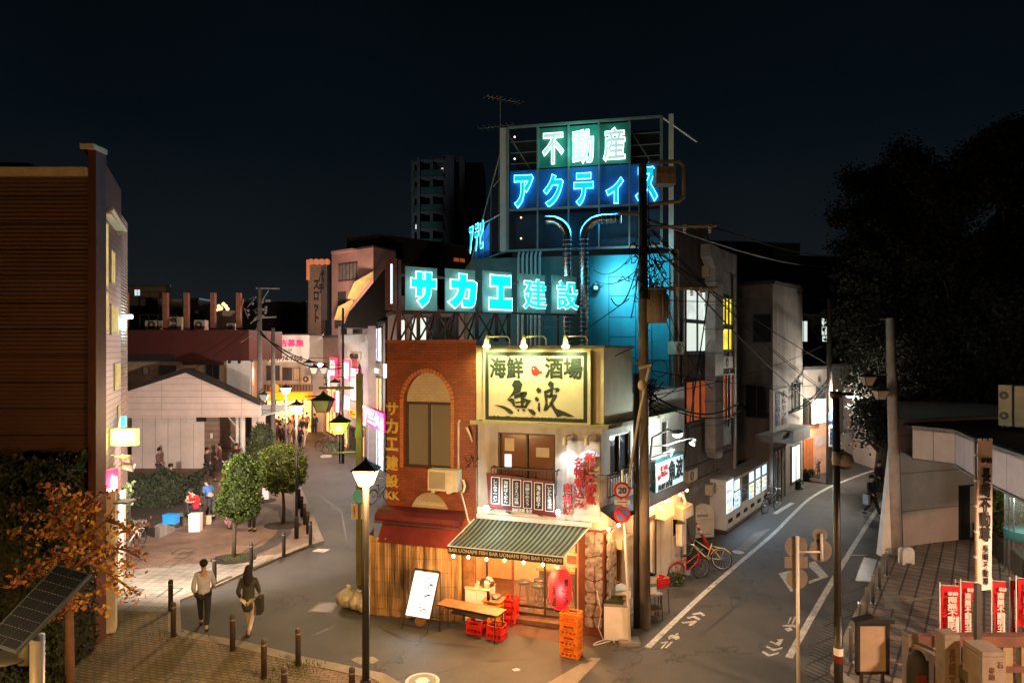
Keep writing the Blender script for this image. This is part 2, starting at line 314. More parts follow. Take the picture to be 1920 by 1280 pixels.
L('win_y', (1, .80, .30), .75, var=.25); L('win_ys', (1, .84, .42), 1.3, var=.2); L('win_yy', (.9, .72, .05), .75, var=.3); L('win_w', (.75, .84, .78), .6, var=.2); L('win_o', (1, .22, .06), .13, var=.4); L('win_warm', (1, .5, .2), .5, var=.6, scale=5)
L('shop_w', (.9, .92, 1), .75, var=.6, scale=4); L('shop_o', (1, .45, .14), 1.0, var=.75, scale=2.2); L('vend', (.62, .86, 1), 1.3, var=.35, scale=9); L('board', (.80, .93, 1), .50)
L('red_sign', (1, .04, .12), .9); L('mag_sign', (.75, .02, .18), .7); L('koban', (.62, .85, .18), 1.0); L('orange_awn', (1, .34, .01), .6); L('far_w', (.8, .9, .8), .6); 
LM = {}
def worn_paint():
    m = M['paint']; n = m.node_tree.nodes; l = m.node_tree.links; b = n['Principled BSDF']; src = b.inputs['Base Color'].links[0].from_socket
    tc = n.new('ShaderNodeTexCoord'); no = n.new('ShaderNodeTexNoise'); no.inputs['Scale'].default_value = 7; no.inputs['Detail'].default_value = 9; no.inputs['Roughness'].default_value = .8; l.new(tc.outputs['Object'], no.inputs['Vector'])
    mr = n.new('ShaderNodeMapRange'); mr.inputs[1].default_value = .36; mr.inputs[2].default_value = .46; l.new(no.outputs['Fac'], mr.inputs[0])
    mx = n.new('ShaderNodeMix'); mx.data_type = 'RGBA'; mx.inputs[6].default_value = (.07, .066, .06, 1); l.new(mr.outputs[0], mx.inputs[0]); l.new(src, mx.inputs[7]); l.new(mx.outputs[2], b.inputs['Base Color'])
worn_paint()
# ================================================================= ground, roads, pavements
g = MB(); g.sheet([(-400, -60, 0), (400, -60, 0), (400, 600, 0), (-400, 600, 0)]); struct('ground', g, M['asphalt'])
def poly(name, px, m, z, thick=None, lab=None, world=()):
    pts = [G(a, b, z) for a, b in px] + [Vector((a, b, z)) for a, b in world]
    mb = MB()
    if thick: mb.slab([(p.x, p.y) for p in pts], z - thick, z)
    else: mb.sheet([tuple(p) for p in pts])
    return struct(name, mb, m)
kerbL = [(720, 1268), (564, 1235), (460, 1208), (368, 1192), (340, 1184), (337, 1129), (392, 1108), (460, 1077), (529, 1046), (581, 1025), (608, 1017), (598, 995), (584, 957), (567, 922), (552, 885), (536, 850), (500, 828)]
KZ = .07
kp = [G(*p) for p in kerbL]
kp = [Vector((2.2, 8.6, 0)), Vector((-.4, 12.2, 0))] + kp
def inset(pts, d):
    out = []
    for i, p in enumerate(pts):
        t = (pts[min(i + 1, len(pts) - 1)] - pts[max(i - 1, 0)]).normalized(); out.append(p + Vector((-t.y, t.x, 0)) * d)
    return out
inn = inset(kp, .30); i2 = inset(kp, .62)
far = [(-24, 52), (-60, 52), (-60, -20), (2.2, -20)]
mb = MB(); mb.slab([(p.x, p.y) for p in inn] + far, -.05, KZ); struct('plaza_pavement', mb, M['pave_b'])
mb = MB()
for i in range(len(kp) - 1): mb.slab([(kp[i].x, kp[i].y), (kp[i + 1].x, kp[i + 1].y), (inn[i + 1].x, inn[i + 1].y), (inn[i].x, inn[i].y)], -.04, KZ + .012)
struct('kerb', mb, M['kerb'])
poly('pavement_front_paving', [(556, 1246), (452, 1218), (362, 1203), (326, 1190), (322, 1150), (150, 1146), (0, 1180)], M['pave_y'], KZ + .004, world=[(-30, 10), (-30, -10), (-2, -10), (-1.2, 12.0)])
poly('pavement_lit_band', [(322, 1146), (335, 1122), (392, 1096), (460, 1066), (529, 1037), (420, 1050), (300, 1062), (150, 1078), (150, 1143)], M['pave_p'], KZ + .004)  # pale band, the light falling across the plaza put into its colour
def band(name, px, wd, m, z):
    pts = [G(a, b, z) for a, b in px]; pts = [pts[0]] + [q for i in range(len(pts) - 1) for q in (pts[i].lerp(pts[i + 1], .5), pts[i + 1])]
    o = inset(pts, wd); mb = MB()
    for i in range(len(pts) - 1): mb.sheet([tuple(pts[i]), tuple(pts[i + 1]), tuple(o[i + 1]), tuple(o[i])])
    return struct(name, mb, m)
band('pavement_dark_curve', [(400, 1053), (438, 1051), (480, 1040), (520, 1022), (545, 1000), (553, 975), (545, 955), (520, 945), (495, 942)], .55, M['pave_d'], KZ + .008)
for i, (a, b) in enumerate([(438, 1047), (531, 984), (487, 938)]):
    c = G(a, b, KZ + .012); mb = MB(); mb.slab([(c.x + .75 * cos(t * pi / 8), c.y + .55 * sin(t * pi / 8)) for t in range(16)], KZ, KZ + .02); struct('soil', mb, M['soil'])
mb = MB()
for a, b, ww in [(345, 1032, 32), (345, 1040, 22), (318, 1056, 25), (245, 1112, 30), (319, 1110, 28), (255, 1028, 20), (328, 1277, 38), (250, 1054, 18)]:
    c = G(a, b, KZ + .014); q = ww * c.y / F / 2
    for (x0, x1, y0, y1) in ((-q, q, -.35, -.31), (-q, q, .31, .35), (-q, -q + .04, -.35, .35), (q - .04, q, -.35, .35)): mb.sheet([(c.x + x0, c.y + y0, c.z), (c.x + x1, c.y + y0, c.z), (c.x + x1, c.y + y1, c.z), (c.x + x0, c.y + y1, c.z)])
struct('pavement_access_covers', mb, M['dgrey'])
# right plaza, gutter, kerb
kr = [Vector((7.2, 8, 0)), G(1556, 1262), G(1590, 1180), G(1625, 1110), G(1655, 1045), G(1690, 985), G(1720, 940)]
inr = inset(kr, -.22); gl = inset(kr, .55)
mb = MB(); mb.slab([(p.x, p.y) for p in inr] + [(60, 33), (60, -20), (9, -20)], -.05, .10); struct('shrine_pavement', mb, M['pave_r'])
mb = MB()
for i in range(len(kr) - 1): mb.slab([(kr[i].x, kr[i].y), (kr[i + 1].x, kr[i + 1].y), (inr[i + 1].x, inr[i + 1].y), (inr[i].x, inr[i].y)], -.04, .112)
struct('kerb', mb, M['kerb'])
mb = MB()
for i in range(len(kr) - 1): mb.sheet([(kr[i].x, kr[i].y, .004), (gl[i].x, gl[i].y, .004), (gl[i + 1].x, gl[i + 1].y, .004), (kr[i + 1].x, kr[i + 1].y, .004)])
struct('gutter_strip', mb, brick('gutter', (.11, .1, .09), (.09, .08, .07), (.02, .02, .02), .5, .16, 'xy', .7, .03, sq=1, rot=1.0))
a, b2, c, d = G(1620, 1044, .01), G(1645, 1048, .01), G(1632, 1090, .01), G(1603, 1088, .01)
mb = MB(); mb.sheet([tuple(q) for q in (d, c, b2, a)]); struct('drain_grating', mb, stripes('grating', (.5, .5, .48), (.03, .03, .03), 12, 'Y', .4))
for i, q in enumerate([[(1655, 1107), (1683, 1108), (1692, 1140), (1660, 1141)], [(1700, 1122), (1759, 1115), (1760, 1120), (1700, 1127)], [(1560, 1000), (1590, 998), (1600, 1006), (1566, 1008)]][:2]):
    poly('pavement_pale_slab', q, M['pave_p'], .106)
def line(px, wd, name='road_line', z=.004): 
    pts = [G(a, b, z) for a, b in px]; s = []
    for i in range(len(pts) - 1):
        p0 = pts[max(i - 1, 0)]; p1 = pts[i]; p2 = pts[i + 1]; p3 = pts[min(i + 2, len(pts) - 1)]
        for k in range(6):
            t = k / 6; s.append(.5 * ((2 * p1) + (p2 - p0) * t + (2 * p0 - 5 * p1 + 4 * p2 - p3) * t * t + (3 * p1 - p0 - 3 * p2 + p3) * t ** 3))
    s.append(pts[-1]); a = inset(s, wd / 2); b = inset(s, -wd / 2); mb = MB()
    for i in range(len(s) - 1): mb.sheet([tuple(a[i]), tuple(b[i]), tuple(b[i + 1]), tuple(a[i + 1])])
    return struct(name, mb, M['paint'])
line([(1214, 1213), (1314, 1117), (1381, 1059), (1449, 1001), (1482, 968), (1516, 936), (1549, 916), (1576, 904), (1637, 882), (1700, 868)], .15)
line([(1479, 1232), (1520, 1159), (1560, 1090), (1583, 1052), (1615, 1000), (1650, 947), (1668, 925)], .16)
line([(1452, 963), (1486, 942)], .2); line([(1640, 1040), (1592, 1040)], .08)
def rp(pts, name='road_marking', z=.005, m='paint'):
    mb = MB()
    for q in pts: mb.sheet([tuple(G(a / 2.977 + 1180, b / 2.977 + 850, z)) for a, b in q])
    return struct(name, mb, M[m])
rp([[(833, 668), (930, 643), (955, 655), (880, 668)], [(833, 668), (880, 668), (915, 765), (900, 769)], [(1003, 608), (1035, 598), (1112, 685), (1062, 690)], [(1062, 690), (1112, 685), (1003, 726), (1000, 710)], [(1003, 608), (1003, 632), (1040, 665), (1062, 690)]], 'road_diamond_marking')
rp([[(350, 893), (398, 882), (425, 900), (412, 906), (395, 893), (356, 900)], [(318, 912), (368, 904), (400, 922), (385, 930), (360, 914), (330, 920)], [(290, 940), (372, 930), (378, 938), (350, 958), (330, 958), (340, 944), (296, 946)]], 'cycle_chevron_marking')
rp([[(822, 1036), (860, 1033), (852, 1052), (838, 1072), (782, 1050), (792, 1044), (815, 1056), (835, 1045)], [(762, 1078), (770, 1070), (808, 1088), (858, 1078), (850, 1090), (805, 1100)], [(738, 1106), (748, 1098), (782, 1120), (836, 1106), (832, 1116), (775, 1132)]], 'cycle_chevron_marking')
rp([[(255, 1005), (275, 998), (272, 1010), (258, 1012)], [(215, 1020), (235, 1008), (275, 1014), (282, 1030), (262, 1038), (240, 1028), (220, 1036)], [(172, 1052), (215, 1046), (218, 1052), (180, 1058)], [(172, 1085), (205, 1052), (212, 1052), (182, 1088)], [(196, 1083), (232, 1048), (244, 1048), (210, 1084)]], 'cycle_figure_marking')
rp([[(898, 912), (906, 912), (890, 948), (882, 948)], [(922, 908), (930, 908), (915, 950), (905, 950)], [(853, 956), (925, 952), (930, 972), (915, 966), (858, 964)], [(865, 976), (900, 968), (912, 984), (885, 992)]], 'cycle_figure_marking')
def gp(px, name, m, z=.006): mb = MB(); mb.sheet([tuple(G(a, b, z)) for a, b in px]); return struct(name, mb, m)
gp([(1025, 1280), (1082, 1280), (1127, 1233), (1109, 1232)], 'gutter_edge_slab', M['kerb']); gp([(1085, 1243), (1098, 1236), (1112, 1236), (1100, 1243)], 'gutter_drain', M['dgrey'], .010)
gp([(576, 1147), (598, 1128), (637, 1128), (622, 1149)], 'drain_cover_rim', M['kerb']); gp([(583, 1145), (600, 1130), (633, 1130), (619, 1147)], 'drain_cover', M['iron'], .010)
gp([(585, 1033), (596, 1028), (620, 1029), (607, 1035)], 'pale_cover', M['paint']); gp([(600, 855), (606, 852), (622, 852), (622, 857), (603, 858)], 'pale_cover', M['paint'])
gp([(658, 1236), (668, 1231), (700, 1230), (711, 1237), (700, 1243), (684, 1242), (676, 1245)], 'pale_patch', M['kerb']); gp([(960, 1254), (968, 1251), (976, 1254), (972, 1257), (964, 1257)], 'pale_patch', M['paint'])
gp([(1257, 1118), (1270, 1107), (1304, 1108), (1297, 1120)], 'drain_cover', M['iron'])
c = G(792, 1276, .006); mb = MB(); mb.lathe([(.37, 0), (.37, .006)], (c.x, c.y, 0), 32, 0); mb.lathe([(.30, .006), (.30, .012)], (c.x, c.y, 0), 32, 1); mb.lathe([(.16, .012), (.16, .016)], (c.x, c.y, 0), 6, 2)
struct('manhole_cover', mb, [M['cream'], M['grey'], M['white']])
c = G(1384, 1034, .006); mb = MB(); mb.lathe([(.2, 0), (.2, .006)], (c.x, c.y, 0), 24, 0); struct('manhole_cover', mb, M['paint'])
c = G(662, 1118, .006); poly('road_edge_slab', [(1380, 1030), (1415, 998), (1445, 990), (1398, 1031)], M['concrete'], .004)
poly('shop_forecourt', [(905, 1180), (945, 1152), (1090, 1172), (1135, 1204), (1110, 1212), (1060, 1205)], mat('forecourt', (.085, .04, .026), .8, bump=.4), .006)
for q in [[(820, 1262), (900, 1240), (1000, 1236), (1060, 1216)], [(1240, 1230), (1330, 1180), (1400, 1120), (1440, 1075)], [(590, 1190), (640, 1168), (700, 1172), (760, 1200), (900, 1214)], [(600, 930), (640, 960), (648, 1010)]]:
    band('asphalt_seam', q, .045, mat('tar', (.018, .017, .016), .5), .003)
# ================================================================= fish bar (corner building)
FA = Face((2.235, 16.5), R(-17.5)); FS = Face((2.235, 16.5), R(54.5)); DT = R(72)
def S_(o):
    o.location = Matrix.Rotation(DT, 3, 'Z') @ Vector(o.location); o.rotation_euler.z += DT; return o
root = FA.thing('restaurant_building', 'pale stucco corner restaurant with yellow lit sign box, striped awning and stone pillar', 'building')
sL = FA.s_(888); sB = FA.s_(725, .15); door = (FA.s_(866), FA.s_(1084), 0, 2.36)
w2 = FA.rect(934, 1041, 812, 915); ZC = 5.22; ZT = 7.2
mb = MB(); mb.wall(sL, 0, 0, ZC, [(sL - .5, door[1], -1, door[3]), w2]); mb.build('wall', M['stucco'], root)
x0, x1, z0, z1 = w2; window(root, w2, 2, M['brown'], glass('window_warm_glass', (.16, .07, .035), .15))
for (a, b, c, d, k) in [(944, 962, 822, 846, 0), (1003, 1028, 840, 858, 0), (944, 957, 852, 876, 1)]:
    r = FA.rect(a, b, c, d); mb = MB(); mb.box(r[0], r[1], .10, .104, r[2], r[3]); mb.build('window_notice' if not k else 'lit_screen', M['cream'] if not k else em('tv_glow', (.5, .7, 1), .8), root)
# side facade
SE = 5.6; wS = FS.rect(1144, 1182, 812, 893); wS2 = FS.rect(1241, 1252, 790, 848); wG = FS.rect(1143, 1166, 1022, 1100); dS = FS.rect(1206, 1228, 975, 1140)
dS = (dS[0], dS[1], .05, 2.25); wS3 = FS.rect(1262, 1272, 965, 1003); wS4 = FS.rect(1196, 1207, 815, 870)
mb = MB(); mb.wall(0.001, SE, 0, 5.93, [wS, wS2, wG, dS, wS3, wS4]); mb.box(SE - .12, SE, -.001, 4.2, 0, 5.93); S_(mb.build('side_wall', M['stucco'], root))
S_(window(root, wS, 2, M['brown'], M['dglass'])); S_(window(root, wS2, 1, M['brown'], M['dglass'], fr=.04)); S_(window(root, wG, 3, M['wood'], M['dglass'])); S_(window(root, wS3, 1, M['brown'], M['dglass'], fr=.04)); S_(window(root, wS4, 1, M['brown'], M['dglass'], fr=.03))
mb = MB(); mb.box(dS[0], dS[1], .09, .12, dS[2], dS[3]); mb.box(dS[0] - .05, dS[0], -.03, .05, 0, 2.35, 1); mb.box(dS[1], dS[1] + .05, -.03, .05, 0, 2.35, 1); mb.box(dS[0] - .06, dS[1] + .06, -.04, .05, 2.27, 2.35, 1); S_(mb.build('side_door', [M['white'], M['brown']], root))
lt = Vector((cos(DT), sin(DT))); nn = Vector((sin(DT), -cos(DT)))
def foot(xl, d, e, back=1.62):   # footprint in FA-local coordinates growing outward by d
    k = Vector((.727 * d, -d))
    return [(xl, -d), (k.x, k.y), (k.x + lt.x * back, k.y + lt.y * back), (xl, k.y + lt.y * back)]
mb = MB(); mb.slab(foot(sL + .02, .10, 0), ZC + .06, ZT - .03); mb.build('sign_box', M['plaster_y'], root)
mb = MB(); mb.slab(foot(sL + .01, .14, 0, 1.66), ZT - .028, ZT + .03); mb.build('sign_box_coping', M['concrete'], root)
mb = MB(); mb.slab(foot(sL + .01, .30, 0, SE - .1), ZC - .04, ZC + .058); mb.build('cornice', mat('cornice_paint', (.34, .33, .22), .8), root)
mb = MB(); mb.slab([(sL, .15), (0, .15), (lt.x * (SE - .14), lt.y * (SE - .14)), (sL - .3, lt.y * (SE - .14))], 5.7, 5.9); mb.build('roof', M['dgrey'], root)
# main signboard on the box
sr = FA.rect(910, 1101, 659.7, 789.5, .26); X0, X1, Z0, Z1 = sr; D0 = -.26
sb = FA.thing('shop_signboard', 'large framed signboard with brush lettering and small red fish on the yellow lit box', 'sign', X0, .26, Z0)
mb = MB((X0, 0, Z0)); mb.box(X0 - .06, X1 + .08, .0, .10, Z0 - .07, Z1 + .05); mb.build('panel', M['plaster_y'], sb)
def q(x, y): u = (x - 208) / 992; yt = 207 - 2 * u; yb = 868 + 25 * u; return (u * (X1 - X0), (1 - (y - yt) / (yb - yt)) * (Z1 - Z0))
mb = MB(); W_ = X1 - X0; H_ = Z1 - Z0; t = .095
for a in ((0, W_, 0, t), (0, W_, H_ - t, H_), (0, t, t, H_ - t), (W_ - t, W_, t, H_ - t)): mb.box(a[0], a[1], -.006, .0, a[2], a[3])
for k in range(46):
    a = random.uniform(t, W_ - t); b = random.uniform(.02, .09); c = random.uniform(.004, .022)
    mb.prism([(a, t), (a + b, t), (a + b * .5, t + c)], -.006, 0); mb.prism([(a, H_ - t), (a + b * .5, H_ - t - c), (a + b, H_ - t)], -.006, 0)
mb.build('border', M['ink'], sb)
mb = MB()
for pl in [[(475, 530), (500, 480), (548, 478), (582, 520), (572, 548), (560, 600), (500, 625), (428, 672), (462, 630), (488, 590), (495, 560)], [(428, 672), (470, 655), (500, 668), (512, 745), (490, 735), (470, 700)],
           [(500, 625), (620, 590), (628, 612), (605, 650), (590, 657), (575, 640), (500, 667)], [(560, 600), (600, 590), (592, 745), (566, 745)], [(592, 655), (668, 678), (640, 720), (622, 748), (598, 748), (612, 704), (618, 690), (590, 676)],
           [(508, 690), (612, 682), (612, 698), (512, 708)], [(505, 728), (625, 728), (622, 754), (512, 752)], [(525, 766), (550, 766), (548, 787), (535, 784)], [(575, 765), (600, 762), (612, 782), (590, 787)], [(632, 760), (680, 765), (712, 795), (705, 824), (680, 820), (650, 795)],
           [(303, 722), (400, 735), (460, 762), (490, 790), (485, 815), (455, 812), (400, 765), (350, 742)], [(712, 575), (735, 548), (768, 575), (760, 600), (735, 608)], [(700, 655), (720, 640), (745, 665), (735, 692), (708, 680)], [(735, 700), (752, 700), (755, 780), (745, 793), (728, 760)],
           [(825, 520), (850, 483), (887, 510), (882, 550), (872, 640), (843, 655), (858, 560)], [(790, 585), (862, 555), (875, 565), (862, 585), (822, 612), (824, 690), (837, 740), (800, 782), (785, 770), (805, 700), (795, 640)], [(870, 560), (920, 550), (942, 565), (935, 590), (895, 602), (905, 578)],
           [(820, 620), (915, 618), (918, 635), (895, 680), (860, 722), (820, 777), (805, 775), (840, 720), (870, 650), (822, 648)], [(840, 690), (870, 700), (910, 755), (1000, 790), (1085, 832), (1030, 837), (975, 822), (920, 842), (890, 790), (860, 735)]]:
    mb.prism([q(*p) for p in pl], -.008, -.001)
mb.build('brush_lettering', M['ink'], sb)
for s_, a, b in (('海鮮', 258, 585), ('酒場', 805, 1150)):
    x, z = q((a + b) / 2, 362); text(s_, (b - a) / 992 * W_, .50, M['ink'], sb, (x, -.002, z), bold=.035)
mb = MB(); mb.prism([q(*p) for p in [(668, 355), (690, 340), (716, 346), (738, 374), (755, 396), (775, 376), (768, 400), (780, 418), (745, 412), (730, 434), (705, 434), (684, 428), (668, 400)]], -.009, -.001)
e_ = q(690, 370); mb.ball((e_[0], -.01, e_[1]), .02, .006, .025, m=1); mb.build('red_fish', [M['red'], M['white']], sb)
# three gooseneck lamps over the box
for i, px in enumerate((913, 982, 1060)):
    t0 = FA.s_(px, .5); k = FA.thing('gooseneck_lamp', ['left', 'middle', 'right'][i] + 'most of three gooseneck lamps over the yellow signboard', 'lamp', t0 + .45, .0, ZT + .03, 'gooseneck lamps over the signboard')
    mb = MB(); mb.tube([(0, 0, -.05), (0, -.0, .16), (-.04, -.04, .22), (-.1, -.10, .24), (-.45, -.45, .22)], .018); mb.build('arm', M['cream'], k, True)
    mb = MB(); mb.cyl((-.47, -.42, .24), (-.42, -.60, -.02), .045, .10, 12, cap=False); mb.build('lamp_shade', M['cream'], k, True)
    mb = MB(); mb.ball((-.425, -.585, .0), .05); mb.build('bulb', em('yellow_bulb', (1, .9, .5), 30) if not i else bpy.data.materials['yellow_bulb'], k, True)
    lo = light('signboard_spot', 'SPOT', (-.42, -.62, -.04), 38, (.97, .95, .38), .05, parent=k, spot=R(135), blend=.8); lo.rotation_euler = (R(32), 0, 0)
    lo = light('signboard_glow', 'POINT', (-.42, -.62, .10), 5, (1, .85, .2), .05, parent=k)
# red raised letters with their two spot lamps
pn = FA.thing('letter_panel', 'pale backing panel carrying raised red vertical lettering beside the upstairs window', 'sign', FA.s_(1127), 0, FA.sz(1090, 972)[1])
r = FA.rect(1062, 1126, 820, 966); mb = MB((r[1], 0, r[2])); mb.box(r[0], r[1] - .03, -.03, .0, r[2], r[3]); mb.build('panel', streak(mat('panel_white', (.62, .64, .64), .7, bump=.4)), pn)
for s_, a, b, c, d in (('朝どれ鮮魚', 1097, 1117, 841, 938), ('名物煮込み', 1076, 1094.5, 850, 946), ('串揚げ', 1055, 1073, 899, 957)):
    rr = FA.rect(a, b, c, d, .12); text(s_, rr[1] - rr[0], rr[3] - rr[2], M['red'], pn, ((rr[0] + rr[1]) / 2 - r[1], -.12, (rr[2] + rr[3]) / 2 - r[2]), bold=.03, ext=.05, vertical=True)
for i, px in enumerate((1059, 1100)):
    t0, zz = FA.sz(px, 826, .35); k = FA.thing('spot_lamp', ['left', 'right'][i] + ' white spot lamp shining down on the red raised letters', 'lamp', t0, .35, zz, 'spot lamps over the red letters')
    mb = MB(); mb.tube([(.06, .34, .1), (.06, .1, .12), (0, 0, .08)], .012); mb.build('arm', M['iron'], k, True)
    mb = MB(); mb.cyl((0, 0, .1), (0, .02, -.10), .045, .065, 12, cap=False); mb.build('lamp_shade', M['cream'], k, True)
    mb = MB(); mb.ball((0, .02, -.08), .035); mb.build('bulb', M['flood'], k, True)
    lo = light('letter_spot', 'SPOT', (0, .02, -.13), 10, (.80, .92, 1), .03, parent=k, spot=R(95), blend=.8); lo.rotation_euler = (R(20), 0, 0)
# menu board
r = FA.rect(919, 1041, 894, 963, .38); k = FA.thing('menu_board', 'red framed menu board with six black strips of white vertical lettering', 'sign', (r[0] + r[1]) / 2, .38, r[2])
wv = (r[1] - r[0]) / 2; hv = r[3] - r[2]; sh = -.035
mb = MB(); mb.prism([(-wv - .04, .10), (wv + .02, -.02), (wv - .03, hv - .06), (-wv - .1, hv + .05)], 0, .05); mb.build('frame', M['red_d'], k)
for i, s_ in enumerate(['しじみラーメン', '海鮮ばくだん', 'さざえつぼ焼', '活鯵なめろう', '海老餃子', 'いかわた醤油焼']):
    x = -wv + (i + .5) * (2 * wv) / 6; zc = hv * .56 - .018 * i + .03; a = wv / 6 * .80; b = hv * .37
    mb = MB(); mb.box(x - a, x + a, -.008, 0, zc - b, zc + b, 0); mb.box(x - a + .018, x + a - .018, -.014, -.008, zc - b + .018, zc + b - .018, 1)
    st = mb.build('strip', [M['white'], M['inkk']], k); text(s_, a * .95, b * 1.62, M['white'], st, (x, -.015, zc), bold=.012, ext=.004, vertical=True)
text('海鮮酒場 魚波', wv * .62, .10, M['white'], k, (0, -.006, .085), bold=.02)
mb = MB(); mb.tube([(-wv * .5, .03, .02), (-wv * .5, .3, -.08)], .03); mb.tube([(wv * .5, .03, -.0), (wv * .5, .3, -.08)], .03); mb.build('bracket', M['iron'], k)
for i, (px, py) in enumerate(((912, 953), (1046, 960))):
    t0, zz = FA.sz(px, py, .75); k = FA.thing('flood_lamp', ['bright round flood lamp left of the menu board', 'bright flood lamp on an arm right of the menu board'][i], 'lamp', t0, .75, zz, 'flood lamps by the menu board')
    mb = MB(); mb.tube([(.02, .7, -.12), (0, .1, -.12), (0, 0, -.05)], .014); mb.build('arm', M['white'], k, True)
    mb = MB(); mb.ball((0, 0, 0), .075 if not i else .055); mb.build('bulb', M['flood'], k, True)
    light('menu_flood', 'POINT', (.1 if not i else -.05, .0, .12), 5.0 if not i else 3.2, (.80, .97, 1), .06, parent=k)
# window railings
def railing(face, a, b, c, d, out, name, label, n_=14):
    r = face.rect(a, b, c, d, out); k = face.thing(name, label, 'railing', r[0], out, r[2]); mb = MB((r[0], 0, r[2]))
    mb.box(r[0], r[1], -.02, .02, r[3] - .04, r[3]); mb.box(r[0], r[1], -.015, .015, r[2], r[2] + .03)
    for x in (r[0], r[1]): mb.box(x - .012, x + .012, .02, out, r[3] - .035, r[3] - .01)
    mb.build('rail', M['brown'], k); mb = MB((r[0], 0, r[2]))
    for i in range(n_ + 1): x = r[0] + (r[1] - r[0]) * i / n_; mb.box(x - .009, x + .009, -.008, .008, r[2] + .03, r[3] - .04)
    mb.build('bars', M['brown'], k); return k
railing(FA, 921, 1043, 878, 925, .3, 'window_railing', 'brown bar railing under the upstairs front window behind the menu board', 20)
railing(FS, 1139, 1186, 882, 925, .3, 'window_railing', 'brown bar railing under the upstairs side window, left of the pole', 10)
railing(FS, 1213, 1228, 864, 905, .25, 'window_railing', 'short bar railing left of the side signboard', 5)
# striped awning
k = FA.thing('striped_awning', 'green and cream striped awning with lettered valance over the entrance', 'awning', 0, 0, 0)
A0, A1, B0, B1 = -3.33, -.30, -3.58, -.66; zb, zf, dd = 2.70, 2.30, 1.3
mb = MB(); nst = 24
for i in range(nst * 4):
    u0, u1 = i / (nst * 4), (i + 1) / (nst * 4); mi = (0, 1, 1, 0)[i % 4] if i % 4 != 1 else 1
    mi = [1, 0, 0, 2][i % 4]
    a0, a1 = A0 + (A1 - A0) * u0, A0 + (A1 - A0) * u1; b0, b1 = B0 + (B1 - B0) * u0, B0 + (B1 - B0) * u1
    for j in range(4):
        v0, v1 = j / 4, (j + 1) / 4; zz = lambda v: zb + (zf - zb) * v - .05 * sin(pi * v)
        mb.sheet([(a0 + (b0 - a0) * v0, -.05 - dd * v0, zz(v0)), (a0 + (b0 - a0) * v1, -.05 - dd * v1, zz(v1)), (a1 + (b1 - a1) * v1, -.05 - dd * v1, zz(v1)), (a1 + (b1 - a1) * v0, -.05 - dd * v0, zz(v0))], mi)
mb.build('canvas', [mat('awning_cream', (.19, .195, .13), .8), mat('awning_green', (.016, .026, .016), .8), mat('awning_mid', (.045, .055, .035), .8)], k)
mb = MB(); mb.sheet([(B0, -1.352, 2.12), (B1, -1.352, 2.12), (B1, -1.352, 2.298), (B0, -1.352, 2.298)]); mb.sheet([(B0, -1.35, 2.12), (B0, -1.35, 2.298), (B0, -1.2, 2.33), (B0, -1.2, 2.2)]); mb.build('valance', mat('valance_green', (.035, .032, .02), .8), k)
text('BAR UONAMI FISH BAR UONAMI FISH BAR UONAMI', B1 - B0 - .08, .085, M['cream'], k, ((B0 + B1) / 2, -1.354, 2.215), bold=.02)
mb = MB(); mb.box(A0 - .05, A1 + .05, -.10, -.0, zb + .0, zb + .12); mb.tube([(A0, -.1, zb), (B0, -1.34, zf)], .015); mb.tube([(A1, -.1, zb), (B1, -1.34, zf)], .015); mb.tube([(B0, -1.34, zf), (B1, -1.34, zf)], .016); mb.build('frame', M['white'], k)
mb = MB(); mb.box(sL, .02, -.045, .0, 2.83, 2.98); o = mb.build('awning_lintel', M['white'], root)
# interior
iw = em('interior_glow', (1, .36, .10), .0)
root2 = root
mb = MB(); mb.box(door[0] - .3, door[1] + .1, 2.75, 2.85, 0, 2.6); mb.box(door[0] - .42, door[0] - .3, .05, 2.85, 0, 2.6); mb.box(door[1] + .02, door[1] + .12, .16, 2.85, 0, 2.6); mb.build('interior_wall', stripes('interior_planks', (.50, .30, .14), (.40, .22, .10), 5, 'X', .6, .93), root)
mb = MB(); mb.box(door[0] - .42, door[1] + .1, .0, 2.85, 2.42, 2.5); mb.build('ceiling', M['wood'], root); mb = MB(); mb.box(door[0] - .3, door[1] + .05, .02, 2.8, .02, .14); mb.build('floor', M['wood_d'], root)
light('interior_lamp', 'POINT', (-1.5, 1.2, 2.2), 105, (1, .50, .20), .12, parent=root); light('interior_lamp', 'POINT', (-2.9, .6, 2.2), 55, (1, .55, .25), .1, parent=root)
mb = MB(); mb.box(-2.1, -.75, 1.45, 1.9, .95, 1.02); mb.box(-2.05, -.8, 1.6, 1.7, .14, .95, 1); mb.build('counter', [M['wood'], M['wood_d']], root)
a = FA.s_(960, -.36); b = FA.s_(1082, -.36)
mb = MB(); fr = .045
for x in (a, (a + b) / 2, b - fr): mb.box(x, x + fr, .34, .39, .14, 2.2)
for z in (.14, .34, 2.15): mb.box(a, b, .345, .385, z, z + .06)
sd = mb.build('sliding_door', M['brown'], root); mb = MB(); mb.box(a, b, .36, .365, .2, 2.15)
gm, gn, gl_, gb = nt('clear_glass'); gb.inputs['Base Color'].default_value = (.9, .9, .9, 1); gb.inputs['Alpha'].default_value = .04; gb.inputs['Roughness'].default_value = .05; mb.build('pane', gm, sd)
mb = MB(); mb.box(-1.95, -1.7, 2.70, 2.74, 1.35, 1.85, 0); mb.box(-1.55, -1.32, 2.70, 2.74, 1.3, 1.9, 1); mb.box(-1.53, -1.34, 2.69, 2.70, 1.62, 1.7, 2); mb.box(-1.52, -1.35, 2.69, 2.70, 1.45, 1.52, 3); mb.box(-1.2, -.9, 2.70, 2.74, 1.4, 1.8, 0); mb.box(-2.9, -2.6, 2.70, 2.74, 1.5, 1.8, 0); mb.build('poster', [M['cream'], M['inkk'], M['red'], M['yel']], root)
